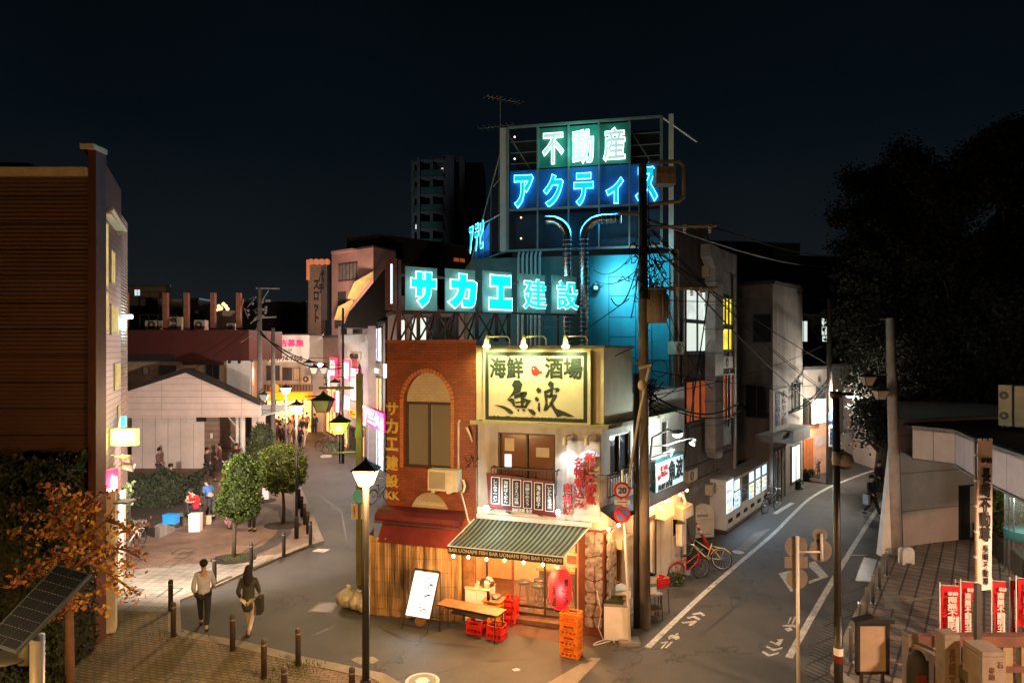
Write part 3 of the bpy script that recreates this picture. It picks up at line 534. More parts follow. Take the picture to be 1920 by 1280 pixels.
mb = MB(); mb.box(door[1] - .02, door[1] + .14, -.06, .3, 0, 2.4); mb.build('door_jamb', mat('jamb_peach', (.55, .36, .22), .7), root)
mb = MB(); mb.box(FA.s_(866), FA.s_(888), .18, .24, .0, 2.2); mb.build('plank_panel', M['wood'], root)
r = FA.rect(1062, 1083, 1036, 1062, .02); mb = MB(); mb.box(r[0], r[1], -.05, -.0, r[2], r[3], 0); mb.box(r[0] + .02, r[1] - .02, -.056, -.05, r[2] + .08, r[3] - .06, 1); mb.build('picture_box', [M['cream'], M['wood']], root)
# stone pillar with irregular stones
pa, pb = FA.s_(1086), .03
mb = MB(); mb.box(pa, .04, -.10, .12, 0, 2.62); S2 = .42; pts = [(.04, -.10), (.04 + .309 * S2 + .05, -.10 + .951 * S2), (.04, .3)]; mb.slab([(.04, -.10), (.1 + .309 * S2, -.08 + .951 * S2), (-.1, .3)], 0, 2.60); mb.build('pillar', mat('mortar', (.16, .055, .03), .9, bump=.5), root)
def stones(x0, x1, z0, z1, nx, nz, y, seed):
    rnd = random.Random(seed); mb = MB(); gx = {}
    for i in range(nx + 1):
        for j in range(nz + 1): gx[i, j] = (x0 + (x1 - x0) * (i + (rnd.uniform(-.32, .32) if 0 < i < nx else 0)) / nx, z0 + (z1 - z0) * (j + (rnd.uniform(-.3, .3) if 0 < j < nz else 0)) / nz)
    for j in range(nz):
        i = 0
        while i < nx:
            w_ = 2 if (i < nx - 1 and rnd.random() < .28) else 1
            P4 = [gx[i, j], gx[i + w_, j], gx[i + w_, j + 1], gx[i, j + 1]]; c = (sum(p[0] for p in P4) / 4, sum(p[1] for p in P4) / 4)
            out = []
            for a_ in range(4):
                p, q_ = P4[a_], P4[(a_ + 1) % 4]
                for f_, kk in ((.18, .93), (.5, .95 + rnd.uniform(-.05, .02)), (.82, .93)):
                    x = p[0] + (q_[0] - p[0]) * f_; z = p[1] + (q_[1] - p[1]) * f_; out.append((c[0] + (x - c[0]) * kk, c[1] + (z - c[1]) * kk))
            h = rnd.uniform(.015, .035); n_ = len(out); o2 = [(c[0] + (x - c[0]) * .93, c[1] + (z - c[1]) * .93) for x, z in out]
            vs = [(x, y, z) for x, z in out] + [(x, y - h * .7, z) for x, z in [((a1 + b1) / 2, (a2 + b2) / 2) for (a1, a2), (b1, b2) in zip(out, o2)]] + [(x, y - h, z) for x, z in o2]
            fs = [(a_, (a_ + 1) % n_, n_ + (a_ + 1) % n_, n_ + a_) for a_ in range(n_)] + [(n_ + a_, n_ + (a_ + 1) % n_, 2 * n_ + (a_ + 1) % n_, 2 * n_ + a_) for a_ in range(n_)] + [tuple(range(2 * n_, 3 * n_))]
            mb.add(vs, fs); i += w_
    return mb
sm = mat('pillar_stone', (.36, .31, .27), .8, var=.75, scale=7, bump=1.)
stones(pa + .16, .05, .22, 2.6, 2, 8, -.10, 3).build('facing_stones', sm, root)
o = stones(.02, .55, .15, 2.6, 2, 8, -.10, 8).build('facing_stones', sm, root); o.rotation_euler.z = DT; o.location = (.03, -.06, 0)
# brick building
BB = FA.thing('brick_building', 'red brick tiled building with arched window beside the fish bar', 'building', 0, .15, 0)
b0 = sB; b1 = FA.s_(891, .15)
aw = FA.rect(757, 845, 755, 878, .15); ax = (aw[0] + aw[1]) / 2; az = aw[3]; ar = (aw[1] - aw[0]) / 2; topz = FA.sz(800, 698, .15)[1]
la = FA.rect(762, 846, 922, 980, .15); BT = 7.36
mb = MB(); mb.wall(b0, b1, 0, BT, [(aw[0], aw[1], aw[2], topz), (la[0], la[1], la[2], la[3]), (FA.s_(866, .15), b1 + 1, -1, 2.36)], dep=.22)
def spandrel(x0, x1, zs, zt, yy):      # fills the corners above an arch
    c = (x0 + x1) / 2; rx = (x1 - x0) / 2; rz = zt - zs; N = 14
    for sg in (-1, 1):
        arc = [(c + sg * rx * cos(i * pi / 2 / N), zs + rz * sin(i * pi / 2 / N)) for i in range(N + 1)]
        for i in range(N):
            p, q_ = arc[i], arc[i + 1]; mb.sheet([(p[0], yy, p[1]), (q_[0], yy, q_[1]), (q_[0], yy, zt), (p[0], yy, zt)] if sg > 0 else [(p[0], yy, p[1]), (p[0], yy, zt), (q_[0], yy, zt), (q_[0], yy, q_[1])])
            mb.sheet([(p[0], yy, p[1]), (q_[0], yy, q_[1]), (q_[0], yy + .22, q_[1]), (p[0], yy + .22, p[1])])
spandrel(aw[0], aw[1], az, topz, 0); spandrel(la[0], la[1], la[2], la[3], 0)
mb.build('wall', M['brick'], BB)
mb = MB(); mb.box(b1, b1 + .012, 0, .5, 2.4, BT); mb.box(b0, b0 + .01, 0, 4.6, 0, BT); mb.build('side_wall', M['brick_y'], BB)
mb = MB(); mb.box(b0 - .02, b1 + .02, -.03, .1, BT - .05, BT + .03); zl = FA.sz(800, 678, .15)[1]; mb.box(b0, b1, -.03, 0, zl, zl + .03); mb.build('coping', mat('brick_coping', (.26, .075, .03), .7), BB)
mb = MB(); mb.box(b0, b1, .1, 4.6, BT - .3, BT - .2); mb.build('roof', M['dgrey'], BB)
mb = MB(); mb.box(aw[0] - .05, aw[1] + .05, .2, .23, az, topz + .02); mb.build('arch_infill', M['cream_tile'], BB); mb = MB(); mb.box(la[0], la[1], .2, .23, la[2], la[3] + .02); mb.build('arch_infill', M['cream_tile'], BB)
window(BB, aw, 2, M['brown'], glass('curtained_glass', (.17, .16, .13), .12), y=.18, fr=.06)
mb = MB(); N = 24    # soldier-brick trim round the arch
for i in range(N):
    t = pi * (i + .5) / N; c = (ax - (ar + .05) * cos(t), az + (topz - az + .05) * sin(t)); d = Vector((-cos(t), sin(t))); e = Vector((d.y, -d.x))
    mb.prism([(c[0] + d.x * a_ * .055 + e.x * b_ * .04, c[1] + d.y * a_ * .055 + e.y * b_ * .04) for a_, b_ in ((-1, -1), (1, -1), (1, 1), (-1, 1))], -.035, 0)
z = aw[2]
while z < az: mb.box(aw[0] - .1, aw[0] - .01, -.03, 0, z, z + .065); mb.box(aw[1] + .01, aw[1] + .1, -.03, 0, z, z + .065); z += .08
mb.build('arch_trim', mat('trim_brick', (.42, .15, .05), .6, scale=8), BB)
for i, (ch, y0, y1) in enumerate([('サ', 754, 777), ('カ', 785, 811), ('エ', 820, 843), ('建', 854, 880), ('設', 889, 912)]):
    rr = FA.rect(726, 747, y0, y1, .19); text(ch, rr[1] - rr[0], rr[3] - rr[2], bpy.data.materials.get('gold_letter') or mat('gold_letter', (.62, .46, .12), .35, .3), BB, ((rr[0] + rr[1]) / 2, -.05, (rr[2] + rr[3]) / 2), bold=.04, ext=.03)
rr = FA.rect(726, 749, 921, 935, .19); text('KK', rr[1] - rr[0], rr[3] - rr[2], M['gold'] if 'gold' in M else bpy.data.materials['gold_letter'], BB, ((rr[0] + rr[1]) / 2, -.05, (rr[2] + rr[3]) / 2), bold=.03, ext=.03)
# air conditioner with pipe
def aircon(face, a, b, c, d, out, label, dep=.32, fans=1, group='air conditioner units on the walls'):
    r = face.rect(a, b, c, d, out); k = face.thing('air_conditioner', label, 'air conditioner', r[0], out, r[2], group); W = r[1] - r[0]; Hh = r[3] - r[2]
    mb = MB(); mb.box(0, W, 0, dep, 0, Hh); mb.build('casing', M['cream'], k)
    for f in range(fans):
        zc = Hh * (f + .5) / fans; rr = min(W * .36, Hh / fans * .42); mb = MB(); mb.cyl((W * .42, -.004, zc), (W * .42, .02, zc), rr, n=20); mb.build('fan_grille', M['dgrey'], k)
        mb = MB()
        for i in range(5): mb.lathe([(rr * (i + 1) / 5.2, 0), (rr * (i + 1) / 5.2 + .008, 0)], n=20)
        mb = MB(); mb.cyl((W * .42, -.012, zc), (W * .42, -.004, zc), rr * .3, n=12)
        for i in range(8): t = i * pi / 4; mb.tube([(W * .42, -.008, zc), (W * .42 + rr * cos(t), -.008, zc + rr * sin(t))], .006, 4)
        mb.build('fan_guard', M['cream'], k)
    mb = MB(); mb.box(.08, .14, 0, dep, -.05, 0); mb.box(W - .14, W - .08, 0, dep, -.05, 0); mb.build('foot', M['grey'], k)
    return k
k = FA.thing('air_conditioner', 'cream air conditioner on the brick wall with curled pipe', 'air conditioner', FA.s_(802, .5), .5, FA.sz(825, 920, .5)[1])
r = FA.rect(802, 857, 881, 920, .5); W = r[1] - r[0]; Hh = r[3] - r[2]
mb = MB(); mb.box(0, W, 0, .33, 0, Hh); mb.build('casing', M['cream'], k); mb = MB(); mb.box(.04, W * .6, -.012, 0, .05, Hh - .05); mb.build('grille', stripes('ac_grille', (.35, .31, .22), (.22, .2, .14), 40, 'Z', .5), k)
mb = MB(); mb.tube([(W, .2, .28), (W + .12, .15, .27), (W + .17, .12, .14), (W + .13, .1, .0), (W + .02, .15, -.02)], .03, 8)
mb.tube([(W - .1, .35, Hh), (W - .1, .35, Hh + 1.2), (W - .06, .33, Hh + 1.28)], .03, 8); mb.tube([(W + .03, .2, -.02), (W + .12, .3, -.5), (W + .2, .3, -.8), (W + .35, .3, -.95)], .02, 8); mb.build('pipe', M['cream'], k, True)
mb = MB(); mb.box(.1, .2, 0, .45, -.06, 0); mb.box(W - .3, W - .2, 0, .45, -.06, 0); mb.build('bracket', M['cream'], k)
mb = MB(); t0 = FA.s_(884, .2); mb.tube([(t0 - .08, -.35, 5.1), (t0 - .02, -.25, 4.9), (t0, -.12, 4.7), (t0, -.12, 2.8)], .03, 8); mb.tube([(t0 + .08, -.08, 4.6), (t0 + .08, -.08, 2.9)], .025, 8)
k = FA.thing('wall_conduit', 'pale conduit pipes in the corner between the brick and stucco walls', 'pipe'); mb.build('pipe', M['cream'], k, True)
mb = MB()
for i in range(8):
    a = Vector((t0 + random.uniform(-.1, .12), -.15, 4.2 + random.uniform(-.15, .15))); mb.tube([a + Vector((random.uniform(-.1, .1), random.uniform(-.08, .05), random.uniform(-.12, .12))) for _ in range(5)], .012, 5)
mb.build('cable_tangle', M['black'], k, True)
# dark red awning + bamboo screen
k = FA.thing('red_awning', 'dark red fabric awning folded above the bamboo screen', 'awning', 0, 0, 0); ra, rb_ = FA.s_(700, .75), FA.s_(868, .4)
prof = [(-.16, 3.0), (-.5, 2.96), (-.66, 2.86), (-.70, 2.76), (-.66, 2.68), (-.55, 2.66)]
mb = MB(); mb.add([(x, y, z - .12) for x in (ra, rb_) for y, z in prof], [(i, i + 1, 6 + i + 1, 6 + i) for i in range(5)] + [tuple(range(6)), tuple(range(11, 5, -1))]); mb.build('canopy', M['red_d'], k)
mb = MB(); mb.sheet([(ra + .15, -.5, 2.52), (rb_, -.5, 2.52), (rb_, -.66, 2.0), (ra + .05, -.66, 2.0)]); mb.build('drop_cloth', mat('awning_red', (.11, .010, .010), .8, var=.4), k)
mb = MB(); mb.tube([(ra, -.72, 2.55), (rb_, -.72, 2.55)], .02); mb.build('roller', M['iron'], k)
bs = FA.thing('bamboo_screen', 'tall reed screen wrapped round the shopfront under the red awning', 'screen'); c0, c1 = FA.s_(693, .62), FA.s_(866, .35)
bm_, bn, bl, bb = nt('bamboo_reed'); tc = bn.new('ShaderNodeTexCoord'); mp = bn.new('ShaderNodeMapping'); mp.inputs['Scale'].default_value = (30, 30, .7); no = bn.new('ShaderNodeTexNoise'); no.inputs['Scale'].default_value = 1; no.inputs['Detail'].default_value = 4
mp2 = bn.new('ShaderNodeMapping'); mp2.inputs['Scale'].default_value = (3.2, 3.2, .5); no2 = bn.new('ShaderNodeTexNoise'); no2.inputs['Scale'].default_value = 1; no2.inputs['Detail'].default_value = 3
ra_ = bn.new('ShaderNodeValToRGB'); el = ra_.color_ramp.elements; el[0].position = .36; el[0].color = (.035, .018, .007, 1); el[1].position = .60; el[1].color = (.40, .25, .10, 1)
bl.new(tc.outputs['Object'], mp.inputs[0]); bl.new(mp.outputs[0], no.inputs['Vector']); bl.new(tc.outputs['Object'], mp2.inputs[0]); bl.new(mp2.outputs[0], no2.inputs['Vector']); ad = bn.new('ShaderNodeMath'); ad.operation = 'MULTIPLY_ADD'; ad.inputs[1].default_value = .55; bl.new(no2.outputs['Fac'], ad.inputs[0])
hh = bn.new('ShaderNodeMath'); hh.operation = 'MULTIPLY'; hh.inputs[1].default_value = .47; bl.new(no.outputs['Fac'], hh.inputs[0]); bl.new(hh.outputs[0], ad.inputs[2]); bl.new(ad.outputs[0], ra_.inputs[0]); bl.new(ra_.outputs[0], bb.inputs['Base Color']); bb.inputs['Roughness'].default_value = .6
bp = bn.new('ShaderNodeBump'); bp.inputs['Strength'].default_value = .8; bp.inputs['Distance'].default_value = .02; bl.new(no.outputs['Fac'], bp.inputs['Height']); bl.new(bp.outputs[0], bb.inputs['Normal'])
mb = MB(); N = 140; top = lambda x: 2.13 - .05 * (x - c0) / (c1 - c0) + .02 * sin(x * 9)
pth = [(c0 - .32 + .32 * i / 12, -.62 - .05 + .9 * (1 - i / 12)) for i in range(12)] + [(c0 + (c1 - c0) * i / N, -.62 + .27 * i / N + .02 * sin(i * .4) + .012 * random.uniform(-1, 1)) for i in range(N + 1)]
for i in range(len(pth) - 1):
    (xa, ya), (xb, yb) = pth[i], pth[i + 1]; ta = top(xa) + random.uniform(-.015, .015); 
    mb.sheet([(xa, ya, .02), (xb, yb, .02), (xb, yb - .05, ta), (xa, ya - .05, ta)])
mb.build('reed_mat', bm_, bs)
mb = MB()
for z in [.2 + .36 * i for i in range(6)]: mb.tube([(x, y - .03 - .05 * z / 2.1, z + .02 * sin(x * 3)) for x, y in pth[10::8]], .004, 4)
mb.build('binding_wire', M['brown'], bs)
# エ sign on the brick roof
SK = Face.two((760, 18.6), (1081.6, 22.2))
k = SK.thing('rooftop_neon_sign', 'cyan neon company name on five square panels above the brick roof', 'sign', 0, 0, 7.3)
for ch, a, b, y0, y1, x0, x1 in [('サ', 760, 819.5, 501, 582, 773, 815), ('カ', 835.5, 891, 505, 584, 847, 890), ('エ', 905.5, 959.5, 509, 586, 919, 957), ('建', 973, 1022, 514, 587, 984, 1021), ('設', 1035, 1081.6, 517, 588, 1046, 1081)]:
    r = SK.rect(a, b, y0, y1); mb = MB(); mb.box(r[0], r[1], 0, .05, r[2] - 7.3, r[3] - 7.3); p_ = mb.build('panel', bpy.data.materials.get('neon_panel') or mat('neon_panel', (.20, .25, .22), .55), k)
    r2 = SK.rect(x0, x1, y0 + 13, y1 - 11, .12); b_ = .075 if ch not in '建設' else .018
    text(ch, (r2[1] - r2[0]) * (.95 if b_ > .05 else 1.08), (r2[3] - r2[2]) * (.95 if b_ > .05 else 1.06), M['cyan'], p_, ((r2[0] + r2[1]) / 2, -.12, (r2[2] + r2[3]) / 2 - 7.3), bold=b_, ext=.03, rim=M['cyan_rim'], rim_w=.028 if b_ > .05 else .022)
for px in (790, 862, 932, 997, 1058): s0, z_ = SK.sz(px, 545, .55); light('neon_cyan_glow', 'POINT', (s0, -.55, z_ - 7.3), 3.2, (.12, .85, 1), .3, None, k); light('neon_cyan_glow', 'POINT', (s0, .6, z_ - 7.1), 5, (.05, .7, 1), .3, None, k)
s0 = SK.s_(753); r = SK.rect(753, 960, 499, 590)
mb = MB(); XX = [SK.s_(p) for p in (752, 788, 822, 860, 898, 935, 958)]
for i, x in enumerate(XX): mb.box(x - .045, x + .045, .08, .16, 0.06, 1.1 if i else 2.35)
for i in range(len(XX) - 1):
    a, b = XX[i], XX[i + 1]; mb.tube([(a, .12, .06), (b, .14, 1.0)], .032, 4); mb.tube([(b, .2, .06), (a, .18, 1.0)], .032, 4); mb.tube([(a, .7, .06), (a, .15, 1.1)], .03, 4)
mb.box(XX[0], SK.s_(1080), .06, .11, .93, .99); mb.box(XX[0], SK.s_(1080), .06, .11, 1.9, 1.96)
for p in (990, 1050): x = SK.s_(p); mb.box(x - .03, x + .03, .1, .16, -.4, 1.1)
mb.build('lattice_frame', M['rust'], k)
mb = MB(); x = SK.s_(742); mb.box(x - .10, x, -.1, .5, .95, 2.35, 0); mb.box(x - .13, x - .10, 0, .06, 1.1, 2.2, 1); mb.build('end_panel', [M['rust'], em('white_tube', (.8, .95, 1), 1.1)], k)
# ================================================================= tall building with rooftop glass sign box
DF = Face.two((951.5, 24.4), (1240, 23.2)); wD = DF.wd; RT = R(54.5)
D = DF.thing('office_building', 'tall narrow building behind the fish bar with blue and white neon in its glazed top', 'building')
zb_, zt_ = DF.sz(1095, 466)[1], DF.sz(1095, 229)[1]
rz = RT - DF.th; sv = Vector((cos(rz), sin(rz))); BK = 12.0
xl = -1.35
body = [(xl, 0), (wD + .25, 0), (wD + .25 + sv.x * 7.6, sv.y * 7.6), (xl - 2, sv.y * 7.6), (xl - 1.6, 4)]
mb = MB(); mb.slab(body, 0, zb_ - .25); mb.build('wall', M['tealwall'], D)
mb = MB(); c0, c1 = DF.s_(1106), DF.s_(1252); mb.box(c0, wD + .27, -.06, 0, 3, zb_ - .30)
mb.box(c0, wD + .27, -.10, -.06, zb_ - .34, zb_ - .28, 0); mb.build('front_cladding', M['cyanwall'], D)
mb = MB(); p0, p1 = DF.s_(1142), DF.s_(1192)
for y in (520, 556, 595, 632, 672, 710): z = DF.sz(1165, y)[1]; mb.box(p0, p1, -.075, -.06, z, z + .03)
for x in (p0, p1, DF.s_(1222)): mb.box(x - .015, x + .015, -.075, -.06, 3, DF.sz(1165, 516)[1])
z = DF.sz(1222, 676)[1]; mb.box(p1, wD + .27, -.08, -.06, z, z + .04); mb.build('panel_joints', mat('teal_joint', (.01, .12, .17), .6), D)
# glass sign box
GB = DF.thing('glass_sign_box', 'glazed steel sign frame on the roof holding white and blue neon characters', 'sign', 0, 0, zb_); Hh = zt_ - zb_
mb = MB(); e = .05; zz = [0, Hh * .33, Hh]; xs = [0] + [DF.s_(p) for p in (1008, 1066, 1123, 1180)] + [wD]
for i, x in enumerate(xs): t = .05 if i in (0, 5) else .028; mb.box(x - t, x + t, -.05, .05, 0, Hh)
for z in (0, Hh * .33, Hh): mb.box(xs[0], wD, -.045, .045, z - .04, z + .04)
mb.box(wD + .25, wD + .42, -.05, .1, -.1, Hh + .05, 1)
mb.box(-.28, -.05, -.02, .2, 0, Hh, 1)
B = Vector((-1.8 - -.15, 28.7 - 24.4)); B.rotate(Matrix.Rotation(-DF.th, 2)); B = Vector((B.x, B.y))
mb.tube([(0, 0, Hh), (B.x, B.y, 0)], .03, 5); mb.tube([(0, 0, 0), (B.x, B.y, 0)], .05, 5); mb.tube([(-.0, 0, Hh * .66), (B.x * .34, B.y * .34, Hh * .60)], .025, 5); mb.tube([(0, 0, Hh * .33), (B.x * .67, B.y * .67, Hh * .33)], .03, 5)
for f in (.2, .4, .6, .8): mb.tube([(B.x * f, B.y * f, 0), (B.x * f, B.y * f, Hh * (1 - f))], .018, 4)
R3 = Vector((sv.x, sv.y)) * 3.5
for z in (0, Hh): mb.tube([(wD, 0, z), (wD + R3.x, R3.y, z)], .05, 5)
mb.build('frame', [mat('sign_frame', (.30, .34, .33), .45, .4), M['white']], GB)
mb = MB()
for i in range(7): z = Hh * .36 + i * Hh * .09; mb.box(.05, wD - .05, .33, .36, z, z + .025)
for a, b in ((xs[0], xs[1]), (xs[4], wD), (xs[3], xs[4])): mb.tube([(a, .5, Hh * .95), (b, .5, Hh * .55)], .03, 4); mb.tube([(a, .55, Hh * .4), (b, .55, Hh * .7)], .03, 4)
mb.build('back_frame', bpy.data.materials['sign_frame'], GB)
mb = MB(); mb.box(xs[1], xs[4], .16, .18, Hh * .665, Hh * .985, 0); mb.box(.06, wD - .06, .16, .18, Hh * .345, Hh * .655, 1); mb.box(.06, wD - .06, .9, .95, .05, Hh * .33, 2); mb.box(.06, wD - .06, 1.2, 1.25, Hh * .34, Hh - .05, 2); mb.box(xs[1], xs[1] + .05, .14, .16, Hh * .665, Hh * .985, 3); mb.box(xs[2] - .02, xs[2] + .02, .14, .16, Hh * .665, Hh * .985, 3); mb.box(xs[3] - .02, xs[3] + .02, .14, .16, Hh * .665, Hh * .985, 3); mb.box(xs[4], xs[4] + .04, .14, .16, Hh * .665, Hh * .985, 3)
mb.build('neon_glow_backing', [mat('green_glow_back', (.03, .26, .20), .6), mat('blue_glow_back', (.010, .12, .42), .6), mat('dark_panel', (.02, .05, .075), .5), mat('green_trim', (.15, .5, .4), .6)], GB)  # backing added behind the neon, its glow put into the blue and green
for ch, x0, x1, y0, y1 in [('不', 1015, 1058, 247, 308), ('動', 1071, 1115, 241, 306), ('産', 1129, 1174, 237, 301)]:
    r = DF.rect(x0, x1, y0, y1); text(ch, r[1] - r[0] - .14, r[3] - r[2] - .14, M['neon_fill'], GB, ((r[0] + r[1]) / 2, .08, (r[2] + r[3]) / 2 - zb_), bold=.02, ext=.04, rim=M['neon_w'], rim_w=.030)
for ch, x0, x1, y0, y1 in [('ア', 963, 1000, 328, 388), ('ク', 1019, 1056, 327, 387), ('テ', 1075, 1113, 324, 384), ('ィ', 1136, 1169, 333, 381), ('ス', 1192, 1233, 313, 375)]:
    r = DF.rect(x0, x1, y0, y1); text(ch, r[1] - r[0] - .10, r[3] - r[2] - .10, M['blue'], GB, ((r[0] + r[1]) / 2, .06, (r[2] + r[3]) / 2 - zb_), bold=.034, ext=.04, rim=M['blue_rim'], rim_w=.020)
for i, (ch, f) in enumerate((('ア', .86), ('テ', .70), ('ピ', .56))):
    text(ch, .46, 1.0, M['blue'], GB, (B.x * f - .1, B.y * f - .1, 1.0), bold=.03, ext=.03, rim=M['blue_rim'], rim_w=.025, rz=math.atan2(-B.y, -B.x))
th = math.atan2(-B.y, -B.x); mb = MB(); a = Vector((B.x, B.y)) ; mb.sheet([(B.x * .92, B.y * .92 + .1, .1), (B.x * .45, B.y * .45 + .1, .1), (B.x * .45, B.y * .45 + .1, Hh * .33), (B.x * .92, B.y * .92 + .1, Hh * .12)]); mb.build('side_glow_backing', bpy.data.materials['blue_glow_back'], GB)  # blue backing added to carry the glow of the side characters
light('neon_blue_glow', 'AREA', (wD / 2, -.1, Hh * .5), 85, (.04, .5, 1), 1.2, (R(-90), 0, 0), GB).data.size = 3.0
light('neon_white_glow', 'POINT', (wD / 2 - .1, -.6, Hh * .82), 12, (.25, .95, .8), .4, None, GB)
for i, (px, py) in enumerate([(965, 257), (965, 298), (977, 408), (977, 447)]):
    mb = MB(); s_, z = DF.sz(px, py, -.3); mb.ball((s_, .3, z - zb_), .035); mb.build('warning_bulb', em('pink_bulb', (1, .35, .22), 3) if not i else bpy.data.materials['pink_bulb'], GB)
# duct pair, small pipes
def duct(name, label, face, pts, r, m='chrome', group=None, n=14, ring=.25):
    k = face.thing(name, label, 'duct', 0, 0, 0, group); mb = MB(); mb.tube(pts, r, n); mb.build('pipe', M[m], k, True)
    mb = MB(); L_ = 0
    for i in range(len(pts) - 1):
        a = Vector(pts[i]); b = Vector(pts[i + 1]); d = (b - a).length; t = 0
        while t < d and d > .3: p = a.lerp(b, t / d); mb.cyl(p, p + (b - a).normalized() * .02, r * 1.06, n=n); t += ring
    mb.build('seam_ring', M['steel'], k, True); return k
for lab, px, pe, sg in (('left', 1064, 1022, -1), ('right', 1095, 1165, 1)):
    x = DF.s_(px, .6); xe = DF.s_(pe, .6); zt = DF.sz(px, 412, .6)[1]; r_ = .62
    arc = [(x + sg * (r_ - r_ * cos(a)), -.6, zt - r_ + r_ * sin(a)) for a in [i * pi / 12 for i in range(7)]]
    duct('exhaust_duct', 'shiny metal exhaust duct on the tall building, elbow turning ' + lab, DF, [(x, -.6, 5.5), (x, -.6, zt - r_ - .02)] + arc + [(xe, -.6, zt)], .165, group='metal exhaust ducts', ring=.16)
for i in range(6):
    x = DF.s_(972 + 8 * i, .2); mb = MB(); zt = DF.sz(990, 478, .2)[1]; mb.tube([(x, -.2, 7), (x, -.2, zt), (x, -.02, zt + .12)], .045, 7); mb.build('riser_pipe', M['white'], D, True)
s_, z = DF.sz(1118, 540, .4); k = DF.thing('wall_floodlight', 'round floodlight on the teal wall of the tall building', 'lamp', s_, .4, z); mb = MB(); mb.ball((0, 0, 0), .16, .2, .2); mb.tube([(0, .1, 0), (.2, .35, .1)], .02); mb.build('housing', M['steel'], k, True); mb = MB(); mb.ball((-.0, -.1, .0), .11); mb.build('lens', em('teal_lens', (.3, .8, .8), .7), k, True)
light('cladding_wash', 'SPOT', (.55, -1.4, .3), 85, (.35, .88, 1), .2, (R(84), 0, R(-28)), k, R(120), 1.)
# roof details on the tall building: aerials
def aerial(name, label, base, top, els, grp=None):
    k = thing(name, label, 'aerial', base, group=grp); mb = MB(); h = top - base.z; mb.tube([(0, 0, 0), (0, 0, h)], .022, 6)
    for (z, half, boom, n_, a) in els:
        d = Vector((cos(a), sin(a), 0)); e = Vector((-sin(a), cos(a), 0)); mb.tube([Vector((0, 0, z)) - d * boom * .4, Vector((0, 0, z)) + d * boom * .6], .012, 4)
        for i in range(n_): c = Vector((0, 0, z)) + d * boom * (-.4 + i / (n_ - 1)); mb.tube([c - e * half, c + e * half], .008, 4)
    mb.build('mast', M['grey'], k); return k
aerial('tv_aerial', 'tall television aerial on the roof left of the glass sign box', P(938, 300, 25.5), P(938, 180, 25.5).z, [(2.35, .25, 1.5, 9, .5), (1.3, .3, 1.4, 7, 2.8)])
aerial('tv_aerial', 'small television aerial on the fish bar roof behind the yellow sign', P(1018, 646, 18.6), P(1018, 592, 18.6).z, [(.72, .28, .9, 6, .6), (.5, .25, .5, 4, .6)])
# side facade of the tall building
DS = Face(DF.w(wD + .25), RT)
def dside(o): o.location = Matrix.Rotation(rz, 3, 'Z') @ Vector(o.location) + Vector((wD + .25, 0, 0)); o.rotation_euler.z += rz; return o
sw = streak(mat('side_grey', (.21, .195, .18), .85, bump=.3), 5, .4)
mb = MB(); mb.box(.01, 7.6, -.10, .0, 0, DS.sz(1300, 450)[1]); mb.box(.6, 5.0, -.2, -.1, 0, 2.2); dside(mb.build('side_wall', sw, D))
for a, b, c, d, m_, pn_ in [(1284, 1327, 543, 602, 'win_w', 2), (1284, 1327, 604, 660, 'far_w', 2), (1284, 1325, 712, 790, 'win_o', 3), (1352, 1372, 558, 610, 'win_yy', 3), (1352, 1372, 615, 657, 'win_yy', 1), (1354, 1374, 700, 785, 'win_o', 3)]:
    r = DS.rect(a, b, c, d, .14); dside(window(D, r, pn_, M['dgrey'], M[m_], y=-.15, fr=.05))
mb = MB()
for y in (668, 800, 872): 
    z = DS.sz(1305, y, .1)[1]; mb.box(DS.s_(1283, .1), DS.s_(1376, .1), -.13, -.1, z, z + .05)
dside(mb.build('string_course', M['dgrey'], D))
r = DS.rect(1331, 1352, 480, 870, .5); zt = r[3]; x = (r[0] + r[1]) / 2; a = DS.w(x, .45, 2.9); k = thing('vent_duct', 'fat pale rectangular ventilation duct running up the side of the tall building', 'duct', a, RT)
mb = MB(); ww = (r[1] - r[0]) * .36; hh = zt - 2.9; mb.box(-ww, ww, -.2, .2, .3, hh - .5); mb.prism([(-ww, .3), (ww, .3), (ww * .7, 0), (-ww * .3, 0)], -.2, .2); mb.prism([(-ww, hh - .5), (-ww - .5, hh - .1), (-ww - .5, hh + .35), (-ww * .2, hh + .3), (ww, hh - .1), (ww, hh - .5)], -.2, .2); mb.build('casing', mat('duct_grey', (.36, .34, .32), .6, var=.3), k)
for i in range(8): mb = MB(); mb.box(-ww - .02, ww + .02, -.22, .22, .35 + i * hh / 8.5, .40 + i * hh / 8.5); mb.build('flange', M['grey'], k)
mb = MB(); r = DF.sz(1325, 455, -1.5)
k = DS.thing('satellite_dish', 'pale satellite dish on the roof edge right of the neon sign', 'dish', DS.s_(1325, -.5), -.5, DS.sz(1325, 466, -.5)[1]); mb.lathe([(.05, .02), (.3, .05), (.45, .14), (.46, .14), (.3, .03), (.05, 0)], n=20); o = mb.build('reflector', M['concrete'], k, True); o.rotation_euler = (R(70), 0, R(20)); o.location = (0, 0, .2); mb = MB(); mb.tube([(0, 0, -.3), (0, 0, .2)], .03); mb.build('stand', M['grey'], k)
for i, (px, y0, y1, rr) in enumerate([(1262, 480, 960, .05), (1272, 470, 700, .03), (1278, 600, 930, .04), (1340, 480, 900, .03), (1377, 520, 960, .06), (1366, 560, 800, .03)]):
    s_, za = DS.sz(px, y0, .16); zb2 = max(.1, DS.sz(px, y1, .16)[1]); mb = MB(); mb.tube([(s_, -.16, zb2), (s_, -.16, za), (s_, -.02, za + .1)], rr, 6); dside(mb.build('riser_pipe', [M['grey'], M['white'], M['dgrey']][i % 3], D, True))
